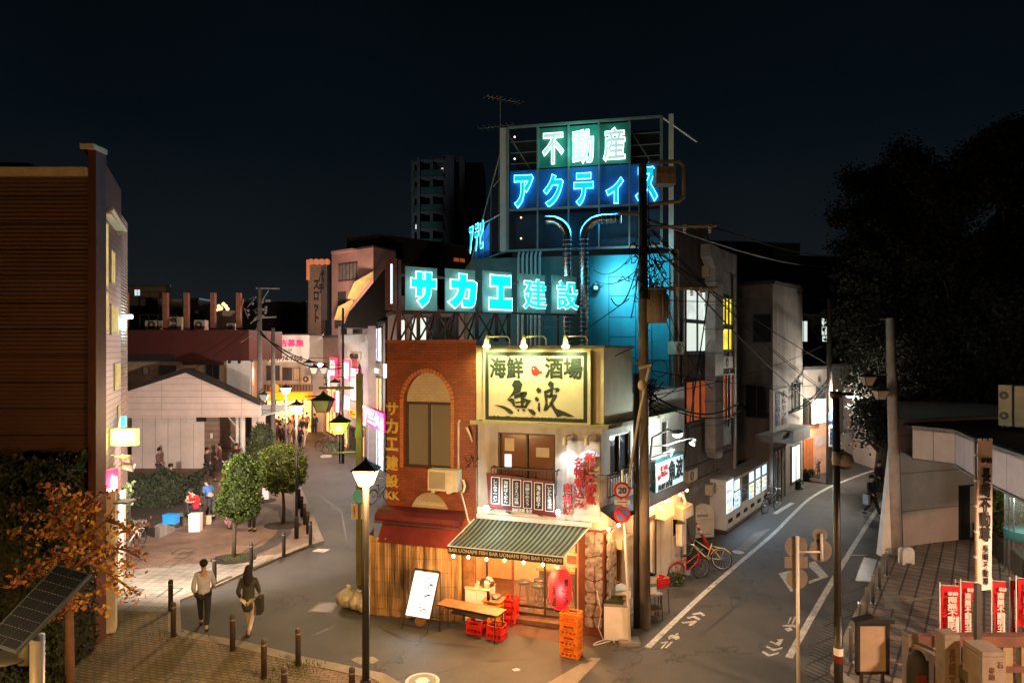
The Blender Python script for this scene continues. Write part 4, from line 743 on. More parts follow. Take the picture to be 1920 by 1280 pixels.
for i, (a, b, c, d) in enumerate([(1268, 1282, 640, 664), (1330, 1346, 500, 520), (1356, 1374, 668, 690), (1290, 1308, 880, 902), (1334, 1350, 905, 925)]): aircon(DS, a, b, c, d, .45, 'small wall air conditioner on the side of the tall building, ' + ['left of the white window', 'highest one', 'under the yellow window', 'beneath the orange windows', 'lowest one above the bin'][i], .3, 1, 'air conditioners on the tall building side')
r = DS.rect(1306, 1322, 425, 452, -1.); mb = MB(); mb.box(r[0], r[1] + .4, 1, 2.2, r[2], r[3]); dside(mb.build('roof_tank', M['cream'], D))
# ================================================================= generic far building helper
def block(name, label, pts, ztop, m, wins=(), cat='building', roof=True, zbase=0., trim=None):
    """pts: [(px, Y), ...] footprint corners left to right along the seen sides, then back corners are added behind"""
    P_ = [Vector(((a - CX) * b / F, b)) for a, b in pts]; back = max(p.y for p in P_) + 6
    o = P_[0]; k = thing(name, label, cat, (o.x, o.y, 0)); fp = [(p.x - o.x, p.y - o.y) for p in P_]
    fp += [(P_[-1].x - o.x + (P_[-1].x / P_[-1].y) * 6, back - o.y), (P_[0].x - o.x + (P_[0].x / P_[0].y) * 6, back - o.y)]
    mb = MB(); mb.slab(fp, zbase, ztop); mb.build('wall', m, k)
    if roof:
        mb = MB()
        for i in range(len(pts) - 1):
            a, b = fp[i], fp[i + 1]; mb.tube([(a[0], a[1], ztop), (b[0], b[1], ztop)], .12, 4)
        mb.build('roof_edge', trim or M['dgrey'], k)
    for (i, px0, px1, y0, y1, mn, pn_, *rest) in wins:
        f = Face.two(pts[i], pts[i + 1]); r = f.rect(px0, px1, y0, y1, .03); a = f.w(0, 0) - Vector((o.x, o.y, 0))
        mb = MB(); x0, x1, z0, z1 = r; t = max(.04, (x1 - x0) * .04)
        mb.box(x0 - t, x1 + t, -.06, .05, z0 - t, z0); mb.box(x0 - t, x1 + t, -.06, .05, z1, z1 + t)
        for q_ in range(pn_ + 1): c = x0 + (x1 - x0) * q_ / pn_; mb.box(c - t * .5, c + t * .5, -.055, .05, z0, z1)
        fr_ = mb.build(rest[0] if rest else 'window', M['dgrey'], k, loc=(a.x, a.y, 0), rz=f.th)
        mb = MB(); mb.box(x0, x1, -.03, .0, z0, z1); mb.build('pane', M[mn] if isinstance(mn, str) else mn, fr_)
    return k
def zof(py, Y): return H - (py - HY) * Y / F
# far tower
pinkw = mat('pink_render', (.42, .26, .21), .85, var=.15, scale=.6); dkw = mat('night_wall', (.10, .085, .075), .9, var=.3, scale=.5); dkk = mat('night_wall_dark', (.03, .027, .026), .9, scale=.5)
TY = 110; k = thing('apartment_tower', 'dim high-rise apartment tower with stacked balconies, far left of the neon sign', 'building', P(771, HY, TY)); k.location.z = 0
w_ = lambda a: (a - 771) * TY / F
mb = MB(); mb.box(w_(833), w_(853), -1.5, 12, 0, zof(296, TY)); mb.box(w_(862), w_(872), -1, 12, 0, zof(297, TY)); mb.box(w_(790), w_(905), 1.5, 14, 0, zof(300, TY)); mb.build('wall', mat('tower_wall', (.075, .08, .085), .9), k)
for i in range(5):
    y = 303 + i * 32; z = zof(y, TY); mb = MB(); mb.slab([(w_(771), .5), (w_(784), -1.2), (w_(834), -1.8), (w_(834), 3), (w_(771), 3)], z - .35, z); mb.build('balcony_slab', bpy.data.materials['tower_wall'], k)
    mb = MB(); mb.slab([(w_(772), .45), (w_(784), -1.1), (w_(833), -1.7), (w_(833), -1.6), (w_(784), -1.0), (w_(772), .6)], z - 2.85, z - 1.7); mb.build('balcony_rail', mat('green_glass', (.035, .075, .065), .3) if i == 0 else bpy.data.materials['green_glass'], k)
mb = MB(); 
for a in (771, 784, 808): mb.box(w_(a), w_(a) + .5, -1.4 if a > 775 else .3, 3, 0, zof(300, TY))
mb.build('pier', bpy.data.materials['tower_wall'], k); mb = MB(); mb.box(w_(826), w_(832), 1.3, 1.45, zof(318, TY), zof(311, TY)); mb.box(w_(781), w_(783), -1.3, -1.25, zof(432, TY), zof(424, TY)); mb.build('lit_window', M['win_w'], k); light('tower_fill_light', 'POINT', (-8, -18, 14), 1300, (.75, .9, 1), 1., None, k)  # fill light added so the dim tower front shows
# apartment block (pink), dark long building
block('apartment_building', 'pinkish apartment building with glazed balcony and yellow awnings, left of the neon signs', [(622, 64), (700, 60), (742, 63)], zof(468, 62), pinkw, [(0, 636, 669, 495, 524, mat('balcony_panel', (.22, .20, .17), .5), 5, 'balcony'), (0, 634, 648, 548, 572, 'dgrey', 1), (0, 610 + 18, 640, 600, 615, 'dgrey', 1)])
AP = Face.two((622, 64), (700, 60)); 
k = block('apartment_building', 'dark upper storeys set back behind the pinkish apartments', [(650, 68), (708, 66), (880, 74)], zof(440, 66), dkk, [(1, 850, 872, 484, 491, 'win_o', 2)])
r = AP.rect(634, 672, 470, 492, .05); mb = MB(); q_ = AP.thing('balcony_canopy', 'pale canopy over the top floor balcony of the pinkish apartments', 'canopy', r[0], .05, r[2]); mb.box(0, r[1] - r[0], -.8, 0, r[3] - r[2] - .2, r[3] - r[2]); mb.build('slab', pinkw, q_)
for i, (a, b, c, d) in enumerate([(668, 700, 510, 560), (643, 662, 560, 600)]):
    r = AP.rect(a, b, c, d, .2); k = AP.thing('yellow_awning', ['upper', 'lower'][i] + ' sloping yellow fabric awning on the pinkish apartments', 'awning', r[0], .2, r[2], 'yellow awnings'); mb = MB(); Wd = r[1] - r[0]; Hd = r[3] - r[2]
    mb.add([(0, 0, 0), (0, -1, 0), (Wd * .4, -1, Hd * .6), (Wd, 0, Hd), (Wd, 0, Hd * .8)], [(0, 1, 2, 3, 4)]); mb.build('canvas', mat('awning_ochre', (.42, .36, .12), .8) if i == 0 else bpy.data.materials['awning_ochre'], k)
k = thing('sign_tower', 'vertical shop sign tower with round lamps on top, far left of the apartments', 'sign', P(578, HY, 66)); k.location.z = 0; u_ = 66 / F
mb = MB(); mb.box(0, 24 * u_, 0, 1.5, zof(640, 66), zof(490, 66)); mb.build('panel', mat('sign_cream', (.22, .16, .11), .7), k); text('スロット', 9 * u_, 78 * u_, M['inkk'], k, (15 * u_, -.02, zof(565, 66)), bold=.05, vertical=True)
text('パチ', 10 * u_, 40 * u_, M['inkk'], k, (24.5 * u_, -.03, zof(530, 66)), bold=.05, vertical=True)
mb = MB()
for i in range(4): mb.cyl(((6 + i * 10) * u_, -.2, zof(491, 66)), ((6 + i * 10) * u_, .1, zof(491, 66)), .3, n=14)
mb.box(-3 * u_, 3 * u_, -.1, .4, zof(525, 66), zof(487, 66)); mb.build('round_lamp', em('dim_round', (.9, .35, .15), .05), k); mb = MB(); mb.box(24 * u_, 34 * u_, .2, 1, zof(600, 66), zof(492, 66)); mb.build('side_panel', dkw, k)
# mansard building behind the brick building
wl = mat('pale_wall', (.42, .36, .33), .8, var=.2); k = block('roofed_house', 'pale house with grey panel upper wall seen through the red lattice', [(727, 31), (742, 29), (965, 27)], zof(586, 29), mat('lavender_wall', (.36, .30, .30), .8), [(1, 745, 760, 600, 640, 'far_w', 1), (1, 772, 800, 596, 640, 'far_w', 2), (1, 806, 850, 596, 640, 'dglass', 3), (1, 872, 945, 560, 637, 'win_y', 4)])
DK = mat('slate_roof', (.022, .016, .016), .8)
k = thing('roofed_house', 'house with a steep dark roof and pale gable rising left of the cyan sign', 'building', P(640, HY, 40)); k.location.z = 0; u_ = 40 / F; ax_ = lambda a: (a - 640) * u_
mb = MB(); mb.box(ax_(690), ax_(765), 0, 5, 0, zof(610, 40)); mb.prism([(ax_(712), zof(610, 40)), (ax_(762), zof(610, 40)), (ax_(762), zof(556, 40)), (ax_(745), zof(552, 40))], .0, 4); mb.build('wall', bpy.data.materials['lavender_wall'], k)
mb = MB(); mb.prism([(ax_(638), zof(614, 40)), (ax_(690), zof(614, 40)), (ax_(740), zof(545, 40)), (ax_(765), zof(540, 40)), (ax_(765), zof(492, 40)), (ax_(726), zof(492, 40)), (ax_(650), zof(584, 40))], .6, 6); mb.prism([(ax_(690), zof(611, 40)), (ax_(720), zof(611, 40)), (ax_(745), zof(566, 40)), (ax_(722), zof(560, 40))], -.3, .5); mb.build('roof', DK, k)
# ================================================================= left street, right-hand row
N1a, N1b, N2b, N3b = (722, 38), (686, 43), (634, 50), (606, 55)
lw = mat('lilac_wall', (.40, .34, .34), .8, var=.2)
def lstreet(name, label, a, b, top, m, wins, signs=()):
    k = block(name, label, [b, a], zof(top, a[1]), m, wins); f = Face.two(b, a)
    for s in signs:
        (a0, a1, c0, c1, mt, txt, tm, out, nm) = s; r = f.rect(a0, a1, c0, c1, out); loc = f.w(r[0], out) - k.location
        mb = MB(); mb.box(0, r[1] - r[0], 0, .1, r[2], r[3]); p = mb.build(nm, M[mt] if isinstance(mt, str) else mt, k, loc=(loc.x, loc.y, 0), rz=f.th)
        if txt: text(txt, (r[1] - r[0]) * .75, (r[3] - r[2]) * .7, M[tm], p, ((r[1] - r[0]) / 2, -.02, (r[2] + r[3]) / 2), bold=.05, ext=.01, vertical=(r[3] - r[2]) > (r[1] - r[0]) * 1.3)
    return k
L('white_lit', (1, .85, .75), 1.1); L('mag', (.62, .02, .22), .75)
lstreet('shop_building', 'narrow lilac shop building with tall windows and magenta shop fascia beside the brick building', N1a, N1b, 604, lw,
        [(0, 693, 716, 616, 676, 'shop_w', 3), (0, 694, 716, 708, 766, 'win_warm', 4), (0, 689, 720, 798, 872, 'shop_w', 3, 'shop_front')],
        [(687, 719, 769, 803, 'mag', '三久', 'white_lit', .5, 'fascia_sign'), (692, 713, 688, 700, lw, '酒家', 'white_lit', .1, 'lettering_sign'), (719, 723, 682, 708, 'white_lit', '', '', .3, 'light_tube')])
lstreet('shop_building', 'pale shop building with a rounded upper balcony and red hanging banners', N1b, N2b, 604, mat('pale_render', (.44, .40, .37), .8, var=.2),
        [(0, 657, 668, 690, 750, 'far_w', 1), (0, 662, 678, 606, 624, 'dglass', 1), (0, 640, 650, 612, 626, 'dglass', 2), (0, 655, 666, 800, 855, 'dglass', 1, 'shop_front'), (0, 668, 684, 800, 862, 'win_warm', 2, 'shop_front'), (0, 640, 652, 790, 848, 'shop_o', 2, 'shop_front')],
        [(654, 675, 661, 674, 'cream', '喫茶', 'inkk', .1, 'fascia_sign'), (644, 655, 674, 714, 'red_sign', '居酒屋', 'white_lit', .6, 'banner'), (641, 652, 742, 766, 'white_lit', '', '', .5, 'light_box'), (668, 676, 690, 740, 'mag', '薬局', 'white_lit', .7, 'vertical_sign'), (676, 683, 760, 795, 'white_lit', '寿司', 'red_sign', .5, 'vertical_sign'), (655, 668, 768, 782, 'orange_awn', 'バー', 'inkk', .3, 'fascia_sign'), (640, 684, 628, 642, bpy.data.materials['pale_render'], '', '', .9, 'balcony')])
lstreet('shop_building', 'far shop building under the magenta vertical sign and diagonal striped banner', N2b, N3b, 630, mat('dusk_render', (.30, .24, .22), .85),
        [(0, 612, 630, 760, 812, 'shop_o', 3, 'shop_front'), (0, 614, 630, 720, 750, 'win_warm', 2)],
        [(618, 630, 670, 709, 'red_sign', 'カラオケ', 'white_lit', .4, 'vertical_sign'), (608, 616, 690, 730, 'white_lit', '焼鳥', 'inkk', .5, 'vertical_sign'), (607, 634, 752, 759, 'mag', '', '', .3, 'fascia_sign'), (625, 629, 735, 772, 'red_sign', '', '', .6, 'banner_stripe'), (630, 634, 733, 772, 'white_lit', '', '', .6, 'banner_stripe')])
# far end: billboard building and arcade
k = block('shop_building', 'white building at the end of the street with phone number billboard above orange lit shop', [(488, 56), (606, 56)], zof(627, 56), mat('billboard_wall', (.50, .47, .42), .8, var=.1), [(0, 530, 547, 690, 712, 'dgrey', 1), (0, 550, 562, 690, 712, 'cream', 1), (0, 500, 524, 686, 712, 'dgrey', 2), (0, 500, 585, 750, 812, 'shop_o', 5, 'shop_front')])
u_ = 56 / F; ex = lambda a: (a - 488) * u_
mb = MB(); mb.box(ex(506), ex(580), -.12, 0, zof(678, 56), zof(628, 56)); p = mb.build('billboard', em('billboard_lit', (.9, .86, .76), .16), k)
text('広告募集', 60 * u_, 13 * u_, M['red_sign'], p, (ex(540), -.14, zof(643, 56)), bold=.04); text('No.127', 17 * u_, 5 * u_, M['inkk'], p, (ex(540), -.14, zof(657, 56)), bold=.02); text('03-5774-7505', 66 * u_, 9 * u_, M['inkk'], p, (ex(535), -.14, zof(672, 56)), bold=.02)
mb = MB(); mb.box(ex(495), ex(586), -1.2, -.1, zof(747, 56), zof(734, 56)); mb.build('shop_awning', M['orange_awn'], k)
mb = MB(); mb.cyl((ex(522), -.9, zof(727, 56)), (ex(522), -.7, zof(727, 56)), .36, n=16); mb.build('round_sign', M['orange_awn'], k)
mb = MB(); mb.box(ex(495), ex(586), -.1, -.02, zof(733, 56), zof(721, 56)); mb.build('corrugated_fascia', stripes('corrugated', (.3, .24, .18), (.12, .09, .06), 4, 'X'), k)
mb = MB()
for i in range(34): a = random.uniform(500, 584); y = random.uniform(748, 790); mb.ball((ex(a), -random.uniform(.2, 1.6), zof(y, 56)), random.uniform(.05, .13), n=6, k=4)
mb.build('shop_bulbs', em('shop_bulbs', (1, .62, .25), 6), k)
light('arcade_lamp', 'POINT', P(540, 770, 53.5), 75, (1, .48, .16), .6); light('arcade_lamp', 'POINT', P(585, 775, 47), 45, (1, .58, .3), .5)
light('street_glow', 'POINT', P(655, 770, 41), 50, (1, .72, .66), .4); light('street_glow', 'POINT', P(690, 800, 37), 38, (.75, .95, 1), .4); light('street_glow', 'POINT', P(600, 700, 45), 100, (1, .80, .70), .5); light('street_glow', 'POINT', P(618, 780, 33), 32, (.78, .98, .95), .4)
k = aircon(Face.two((488, 56), (606, 56)), 566, 583, 703, 718, .6, 'small air conditioner on the billboard building at the street end')
k = block('shop_building', 'bright white shopfront tower left of the billboard, behind the utility poles', [(462, 52), (494, 52)], zof(636, 52), lw, [(0, 468, 482, 684, 745, 'shop_w', 1), (0, 468, 484, 640, 672, mat('poster_teal', (.12, .3, .28), .5), 1, 'picture_sign')])
lt_ = light('street_glow', 'POINT', P(488, 700, 48), 20, (.95, .9, .85), .3)
# ================================================================= left: maroon-topped building, rooftops
light('street_glow', 'POINT', P(640, 610, 56), 650, (1, .62, .5), .5); mr = mat('maroon_cladding', (.085, .018, .012), .7, var=.2, scale=.5)
k = block('shop_building', 'low building with a wide maroon parapet, beige wall and dark windows behind the gabled canopy', [(232, 47), (472, 47), (486, 52)], zof(676, 47), mat('beige_wall', (.34, .235, .15), .85, var=.3), [(0, 386, 411, 684, 710, 'dglass', 2), (0, 268, 279, 688, 702, 'cream', 1), (0, 300, 330, 686, 712, 'dgrey', 2)])
u_ = 47 / F; mx_ = lambda a: (a - 232) * u_
mb = MB(); mb.box(mx_(232), mx_(472), -.5, .3, zof(675, 47), zof(619, 47)); mb.box(mx_(232), mx_(336), -.7, -.5, zof(675, 47), zof(665, 47), 1); mb.slab([(mx_(472), -.5), (mx_(487), 4.6), (mx_(480), 4.6), (mx_(466), .3)], zof(675, 47), zof(619, 47)); mb.build('parapet', [mr, M['dark']], k)
mb = MB(); mb.box(mx_(426), mx_(470), -.1, 0, zof(740, 47), zof(676, 47)); mb.box(mx_(345), mx_(420), -.25, 0, zof(684, 47), zof(676, 47), 1); mb.build('pale_panel', [M['white'], M['brown']], k)
mb = MB()
for a in (437, 455): mb.ball((mx_(a), -.6, zof(678, 47)), .12, n=8, k=6)
mb.build('down_lamp', M['dark'], k)
for i, a in enumerate((236, 311, 350, 400, 448)):
    p = P(a, 618, 48); kk = thing('roof_post', ['leftmost', 'second', 'middle', 'fourth', 'rightmost'][i] + ' of five rusty posts standing on the maroon roof', 'post', p, group='rusty roof posts'); mb = MB(); h = zof(549, 48) - p.z; mb.box(-.16, .16, -.16, .16, 0, h); mb.tube([(.2, 0, 0), (.05, 0, h * .9)], .05) if i in (2, 4) else 0; mb.build('post_shaft', mat('rusty_post', (.30, .13, .075), .8, var=.4) if i == 0 else bpy.data.materials['rusty_post'], kk)
mb = MB(); mb.tube([P(456, 560, 48), P(444, 608, 48)], .09, 5); tag(mb.build('roof_brace', bpy.data.materials['rusty_post']), 'slanting brace beside the rightmost rusty roof post', 'post')
block('apartment_building', 'plain khaki flat-roofed building with one lit window, behind the rusty posts', [(241, 66), (320, 66)], zof(536, 66), mat('khaki_wall', (.15, .115, .06), .9, var=.2), [(0, 252, 263, 543, 554, 'board', 2)])
block('rooftop_shed', 'low grey rooftop block right of the khaki building', [(296, 60), (342, 60)], zof(560, 60), mat('khaki_pale', (.20, .17, .13), .9), roof=False, cat='shed'); block('rooftop_shed', 'pale rooftop box between the two rightmost rusty posts', [(408, 56), (441, 56)], zof(582, 56), M['cream'], roof=False, cat='shed'); block('rooftop_shed', 'dim wide rooftop structure above the maroon parapet', [(336, 58), (384, 58)], zof(582, 58), dkw, roof=False, cat='shed')
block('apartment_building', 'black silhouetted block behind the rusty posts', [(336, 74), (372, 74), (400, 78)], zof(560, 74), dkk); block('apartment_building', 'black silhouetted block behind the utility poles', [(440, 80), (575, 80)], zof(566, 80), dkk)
FM = Face.two((232, 49), (472, 49))
for i, (a, b, c, d) in enumerate([(314, 340, 594, 618), (364, 384, 600, 618), (272, 300, 600, 618), (425, 441, 606, 618)]):
    aircon(FM, a, b, c, d, 0, ['twin fan unit left of the second roof post', 'dark unit near the middle roof post', 'low unit left of the twin fan unit on the maroon roof', 'small unit beside the pale rooftop box'][i], .6, 2 if i == 0 else 1, 'air conditioner units on the maroon roof')
mb = MB()
for z in (590, 600): mb.tube([P(262, z, 48.5), P(330, z, 48.5)], .04, 4)
for a in range(262, 331, 17): mb.tube([P(a, 618, 48.5), P(a, 590, 48.5)], .04, 4)
tag(mb.build('roof_railing', M['dark']), 'thin dark railing on the maroon roof', 'railing')
mb = MB()
for a, b in [(432, 566), (440, 562), (444, 566), (436, 570), (447, 571), (431, 573)]: mb.ball(P(408 + (a - 430) * 1.1, b + 8, 120), .35, n=6, k=4)
tag(mb.build('distant_lights', em('distant_orange', (1, .45, .15), 2.5)), 'cluster of tiny orange lights far behind the rusty posts', 'lights')
# gabled canopy
Yg = 38.; u_ = Yg / F; gx = lambda a: (a - 228) * u_
k = thing('canopy_building', 'white boarded gable canopy over a station entrance with pale wall panels', 'building', P(228, HY, Yg)); k.location.z = 0
bd = brick('white_boards', (.74, .60, .54), (.70, .57, .52), (.34, .27, .24), 2.3, .36, 'xz', .6, .012, .2, sq=1, var=.2)
g_ = [(gx(225), zof(783, Yg)), (gx(487), zof(781, Yg)), (gx(487), zof(758, Yg)), (gx(350), zof(698, Yg)), (gx(225), zof(738, Yg))]
mb = MB(); mb.prism(g_, 0, .3); mb.build('gable', bd, k)
mb = MB(); mb.prism([(gx(222), zof(739, Yg)), (gx(350), zof(697.5, Yg)), (gx(490), zof(759, Yg)), (gx(490), zof(755, Yg)), (gx(350), zof(690, Yg)), (gx(222), zof(731, Yg))], -.25, .7); mb.build('roof', M['dark'], k)
mb = MB(); mb.box(gx(228), gx(486), .3, 8, zof(783, Yg), zof(783, Yg) + .05); mb.build('soffit', M['white'], k)
bw = brick('wall_panels', (.68, .58, .53), (.64, .55, .50), (.2, .17, .15), .75, 4, 'xz', .7, .012, .2, sq=1, var=.2)
for a, b in ((232, 371), (462, 486)): mb = MB(); mb.box(gx(a), gx(b), .8, 1.0, 0, zof(783, Yg)); mb.build('wall', bw, k)
mb = MB(); mb.box(gx(371), gx(398), .8, 1.0, 0, zof(783, Yg)); mb.box(gx(360), gx(375), .5, .8, zof(792, Yg), zof(784, Yg), 1); mb.box(gx(340), gx(352), .75, .8, zof(796, Yg), zof(786, Yg), 2); mb.box(gx(383), gx(387), .75, .8, zof(825, Yg), zof(815, Yg), 2); mb.build('brown_wall', [stripes('brown_boards', (.26, .18, .14), (.2, .14, .11), 3, 'Z'), M['dark'], M['white']], k)
mb = MB(); mb.box(gx(398), gx(464), 4, 4.2, 0, 3.2); mb.build('stair_back_wall', dkw, k)
mb = MB()
for i in range(9): mb.box(gx(400), gx(440), 1 + i * .3, 1.3 + i * .3, 0, .16 * (i + 1))
mb.build('steps', M['concrete'], k); mb = MB(); mb.tube([(gx(412), 1.2, 3.0), (gx(432), 1.4, 2.2)], .04); mb.tube([(gx(414), 1.2, 1.9), (gx(434), 1.4, 1.0)], .04); mb.build('stair_handrail', M['white'], k)
for i, (a, wd) in enumerate(((438, 3), (448, 5))):
    mb = MB(); mb.cyl((gx(a), .5, 0), (gx(a), .5, zof(783, Yg)), wd * u_, n=14, m=0)
    if i == 0: mb.cyl((gx(a), .5, .9), (gx(a), .5, 1.5), wd * u_ * 1.05, n=14, m=1)
    mb.build('column', [M['white'], M['redp']], k, True)
p = G(461, 872); kk = thing('security_post', 'slim dark post with a small camera at the right end of the gabled canopy', 'post', (p.x, p.y, 0)); mb = MB(); mb.tube([(0, 0, 0), (0, 0, 3.6)], .07, 8); mb.ball((.1, -.1, 3.6), .14); mb.build('post_shaft', M['dark'], kk)
# ================================================================= near left building
LF = Face((P(165, HY, 15.8).x, 15.8), 0.); k = thing('clad_building', 'large reddish brown clad building with cream roof edge filling the left side', 'building', (LF.o.x, 15.8, 0))
sid = brick('brown_siding', (.125, .062, .042), (.11, .055, .037), (.03, .012, .008), 60, .635, 'xz', .5, .018, .6, sq=1, var=.25)
nn_ = sid.node_tree.nodes; ll_ = sid.node_tree.links; tc = nn_.new('ShaderNodeTexCoord'); sp = nn_.new('ShaderNodeSeparateXYZ'); ll_.new(tc.outputs['Object'], sp.inputs[0]); wv_ = nn_.new('ShaderNodeMath'); wv_.operation = 'MULTIPLY'; wv_.inputs[1].default_value = 63; sn = nn_.new('ShaderNodeMath'); sn.operation = 'SINE'
ll_.new(sp.outputs['Z'], wv_.inputs[0]); ll_.new(wv_.outputs[0], sn.inputs[0]); bp = nn_.new('ShaderNodeBump'); bp.inputs['Strength'].default_value = .8; bp.inputs['Distance'].default_value = .015; ll_.new(sn.outputs[0], bp.inputs['Height']); ob = nn_['Principled BSDF'].inputs['Normal'].links[0].from_node; ll_.new(ob.outputs[0], bp.inputs['Normal']); ll_.new(bp.outputs[0], nn_['Principled BSDF'].inputs['Normal'])
zc = zof(330, 15.8); zf_ = zof(272, 15.8)
mb = MB(); mb.slab([(-12, .06), (0, .06), (.1, .1), (-2.6, 6.1), (-12, 6.1)], 0, zc); mb.build('front_wall', sid, k); mb = MB(); mb.box(-12, 0, -.10, .5, zc, zof(315, 15.8)); mb.box(-.12, .22, -.12, .4, zf_ - .12, zf_); mb.build('roof_edge', M['cream'], k)
mb = MB(); mb.box(0, .19, .0, .4, 0, zf_ - .12); mb.build('corner_column', mat('column_brown', (.10, .042, .028), .5), k)
mb = MB(); mb.prism([(-12, zc + .2), (-1.4, zc + .2), (-1.8, zc + .45), (-5, zc + .52), (-12, zc + .6)], .5, 3); mb.build('roof', M['dark'], k)
LS = Face((LF.o.x + .19, 15.85), math.atan2(6, -2.7)); RZ = LS.th
def lsd(o): o.location = Matrix.Rotation(RZ, 3, 'Z') @ Vector(o.location) + Vector((.19, .05, 0)); o.rotation_euler.z += RZ; return o
sid2 = brick('side_siding', (.17, .095, .085), (.155, .085, .078), (.04, .02, .02), 60, .16, 'xz', .4, .018, .8, sq=1, var=.25)
LE = LS.s_(227.5); wl = [LS.rect(190, 201, 415, 540), LS.rect(190, 201, 545, 625), LS.rect(206.5, 214, 470, 533), LS.rect(206.5, 220, 572, 628), LS.rect(213.5, 224, 680, 730), LS.rect(219.5, 224, 760, 802)]
mb = MB(); mb.wall(0, LE, 0, zf_ - .1, [(a, b, c, d) for a, b, c, d in wl]); lsd(mb.build('side_wall', sid2, k)); mb = MB(); mb.box(0, LE, .05, .3, zf_ - .12, zf_ - .05); mb.box(LE - .1, LE, .0, 3, 0, zf_ - .1); lsd(mb.build('side_coping', M['brown'], k))
for i, r in enumerate(wl): lsd(window(k, r, 2 if i != 3 else 3, M['cream'], M['win_ys'], y=.012, fr=.05))
mb = MB(); zq = wl[0][3]; mb.tube([(wl[0][0], -.02, zq + .1), (wl[0][0], -.22, zq + .25), (wl[2][1] + .5, -.22, zq + .15), (wl[2][1] + .5, -.0, zq + .05)], .05); mb.box(wl[0][0], wl[2][1] + .5, -.2, -.0, zq + .12, zq + .18); lsd(mb.build('window_canopy', M['cream'], k))
mb = MB(); mb.box(.6, 1.0, -.3, 0, 0, 3.6); lsd(mb.build('base_pilaster', M['cream'], k)); mb = MB(); mb.box(LE - .7, LE, -.12, 0, 0, 2.9); lsd(mb.build('base_pilaster', M['cream'], k))
# ================================================================= right street: vending machines, dim houses
def at(px, py, z=0.): p = G(px, py, z); return (p.x, p.y, z)
V0 = G(1361, 998); V1 = G(1440, 941); va = math.atan2((V1 - V0).y, (V1 - V0).x); vl = (V1 - V0).length; vw = vl / 6
vend_rows = [('tall white vending machine nearest the camera, end of the row', 0), ('vending machine with red price strips, second in the row', 1), ('unlit dark fronted vending machine, third in the row', 2), ('vending machine with two small lit header windows, fourth in the row', 3), ('vending machine fifth in the row, one before the far end', 4), ('farthest vending machine of the row with a bright blue edge', 5)]
sh_ = em('vend_shelf', (.62, .84, 1), 1.15, var=.55, scale=14); hd_ = em('vend_head', (.55, .9, 1), 1.2); hd2 = em('vend_side', (.25, .75, 1), .9)
vr = random.Random(5); cm = [em('can_%d' % i, c, .7) for i, c in enumerate([(1, .15, .12), (.2, .5, 1), (.9, .8, .3), (.3, .8, .4)])]
for lab, i in vend_rows:
    o = V0 + (V1 - V0) * (i / 6); k = thing('vending_machine', lab, 'vending machine', (o.x, o.y, .08), va, 'vending machines along the kerb'); h = 1.83 if i else 1.92; W = vw - .03
    mb = MB(); mb.box(0, W, 0, .75, 0, h); mb.box(-.01, W + .01, -.02, .77, h, h + .03); mb.build('casing', M['white'], k)
    lit = i != 2
    if i in (0, 1): mb = MB(); mb.box(W * .06, W * (.78 if i else .9), -.012, 0, .62, 1.25 if i else h - .06); mb.build('display', sh_, k); 
    elif lit: mb = MB(); mb.box(W * .06, W * .72, -.012, 0, .62, 1.22); mb.build('display', sh_, k)
    if i and lit: mb = MB(); mb.box(W * .08, W * .70, -.012, 0, 1.34, h - .1); mb.build('header_panel', hd_, k)
    if not lit: mb = MB(); mb.box(W * .06, W * .9, -.012, 0, .7, h - .1); mb.build('display', M['dglass'], k)
    for rr in range(3 if lit else 0):
        mb = MB(); z = .68 + rr * (.2 if i else .38)
        for c in range(6): x = W * .1 + c * W * .1; mb.cyl((x, -.02, z), (x, -.02, z + .12), .022, n=6, m=vr.randrange(4))
        mb.build('drink_cans', cm, k); mb = MB(); mb.box(W * .06, W * .74, -.02, -.012, z - .03, z - .015); mb.build('price_strip', M['dgrey'], k)
    mb = MB(); mb.box(W * .3, W * .75, -.03, 0, .22, .36, 0); mb.box(W * .8, W * .94, -.015, 0, .8, 1.1, 1); mb.build('slot', [M['dark'], M['steel']], k)
    if lit: light('vending_glow', 'AREA', (W * .45, -.08, 1.1), 3.5 if i > 1 else 5, (.55, .78, 1), .7, (R(-90), 0, 0), k)
k = thing('parcel_bin', 'cream round-topped metal bin standing before the first vending machine', 'bin', at(1318, 1010)[:2] + (.06,), R(10)); mb = MB(); pr = [(-.45, 0), (.45, 0), (.45, .85)] + [(.45 * cos(a), .85 + .42 * sin(a)) for a in [i * pi / 10 for i in range(1, 10)]] + [(-.45, .85)]
mb.prism(pr, 0, 1.0); mb.build('body', M['cream'], k); mb = MB(); mb.box(-.25, .2, -.02, 0, .78, .86, 0); mb.box(-.38, .38, -.012, 0, .1, .12, 0); mb.box(-.36, .36, -.012, 0, .66, .67); mb.build('slot', M['grey'], k)
k = thing('step_platform', 'dark low platform edge beneath the vending machines', 'platform', (V0.x, V0.y, 0), va); mb = MB(); mb.box(-.1, vl + .1, -.1, .9, 0, .08); mb.build('slab', M['dgrey'], k)
E1, E2, E3 = (1378, 31.5), (1449, 30.5), (1505, 34.5)
dw = streak(mat('dim_wall', (.25, .21, .18), .9, var=.3, scale=.8), 2, .4)
k = block('house', 'dim three-storey house with sliding glass doors and a vertical sign, beyond the vending machines', [E1, E2, E3], zof(531, 31), dw, [(0, 1398, 1440, 722, 782, 'dglass', 2), (1, 1452, 1472, 842, 945, mat('dim_glass', (.09, .09, .07), .2), 3, 'sliding_door'), (1, 1484, 1500, 835, 900, 'far_w', 2, 'sliding_door'), (1, 1486, 1500, 718, 768, 'dglass', 2), (0, 1412, 1446, 590, 640, 'dark', 1)])
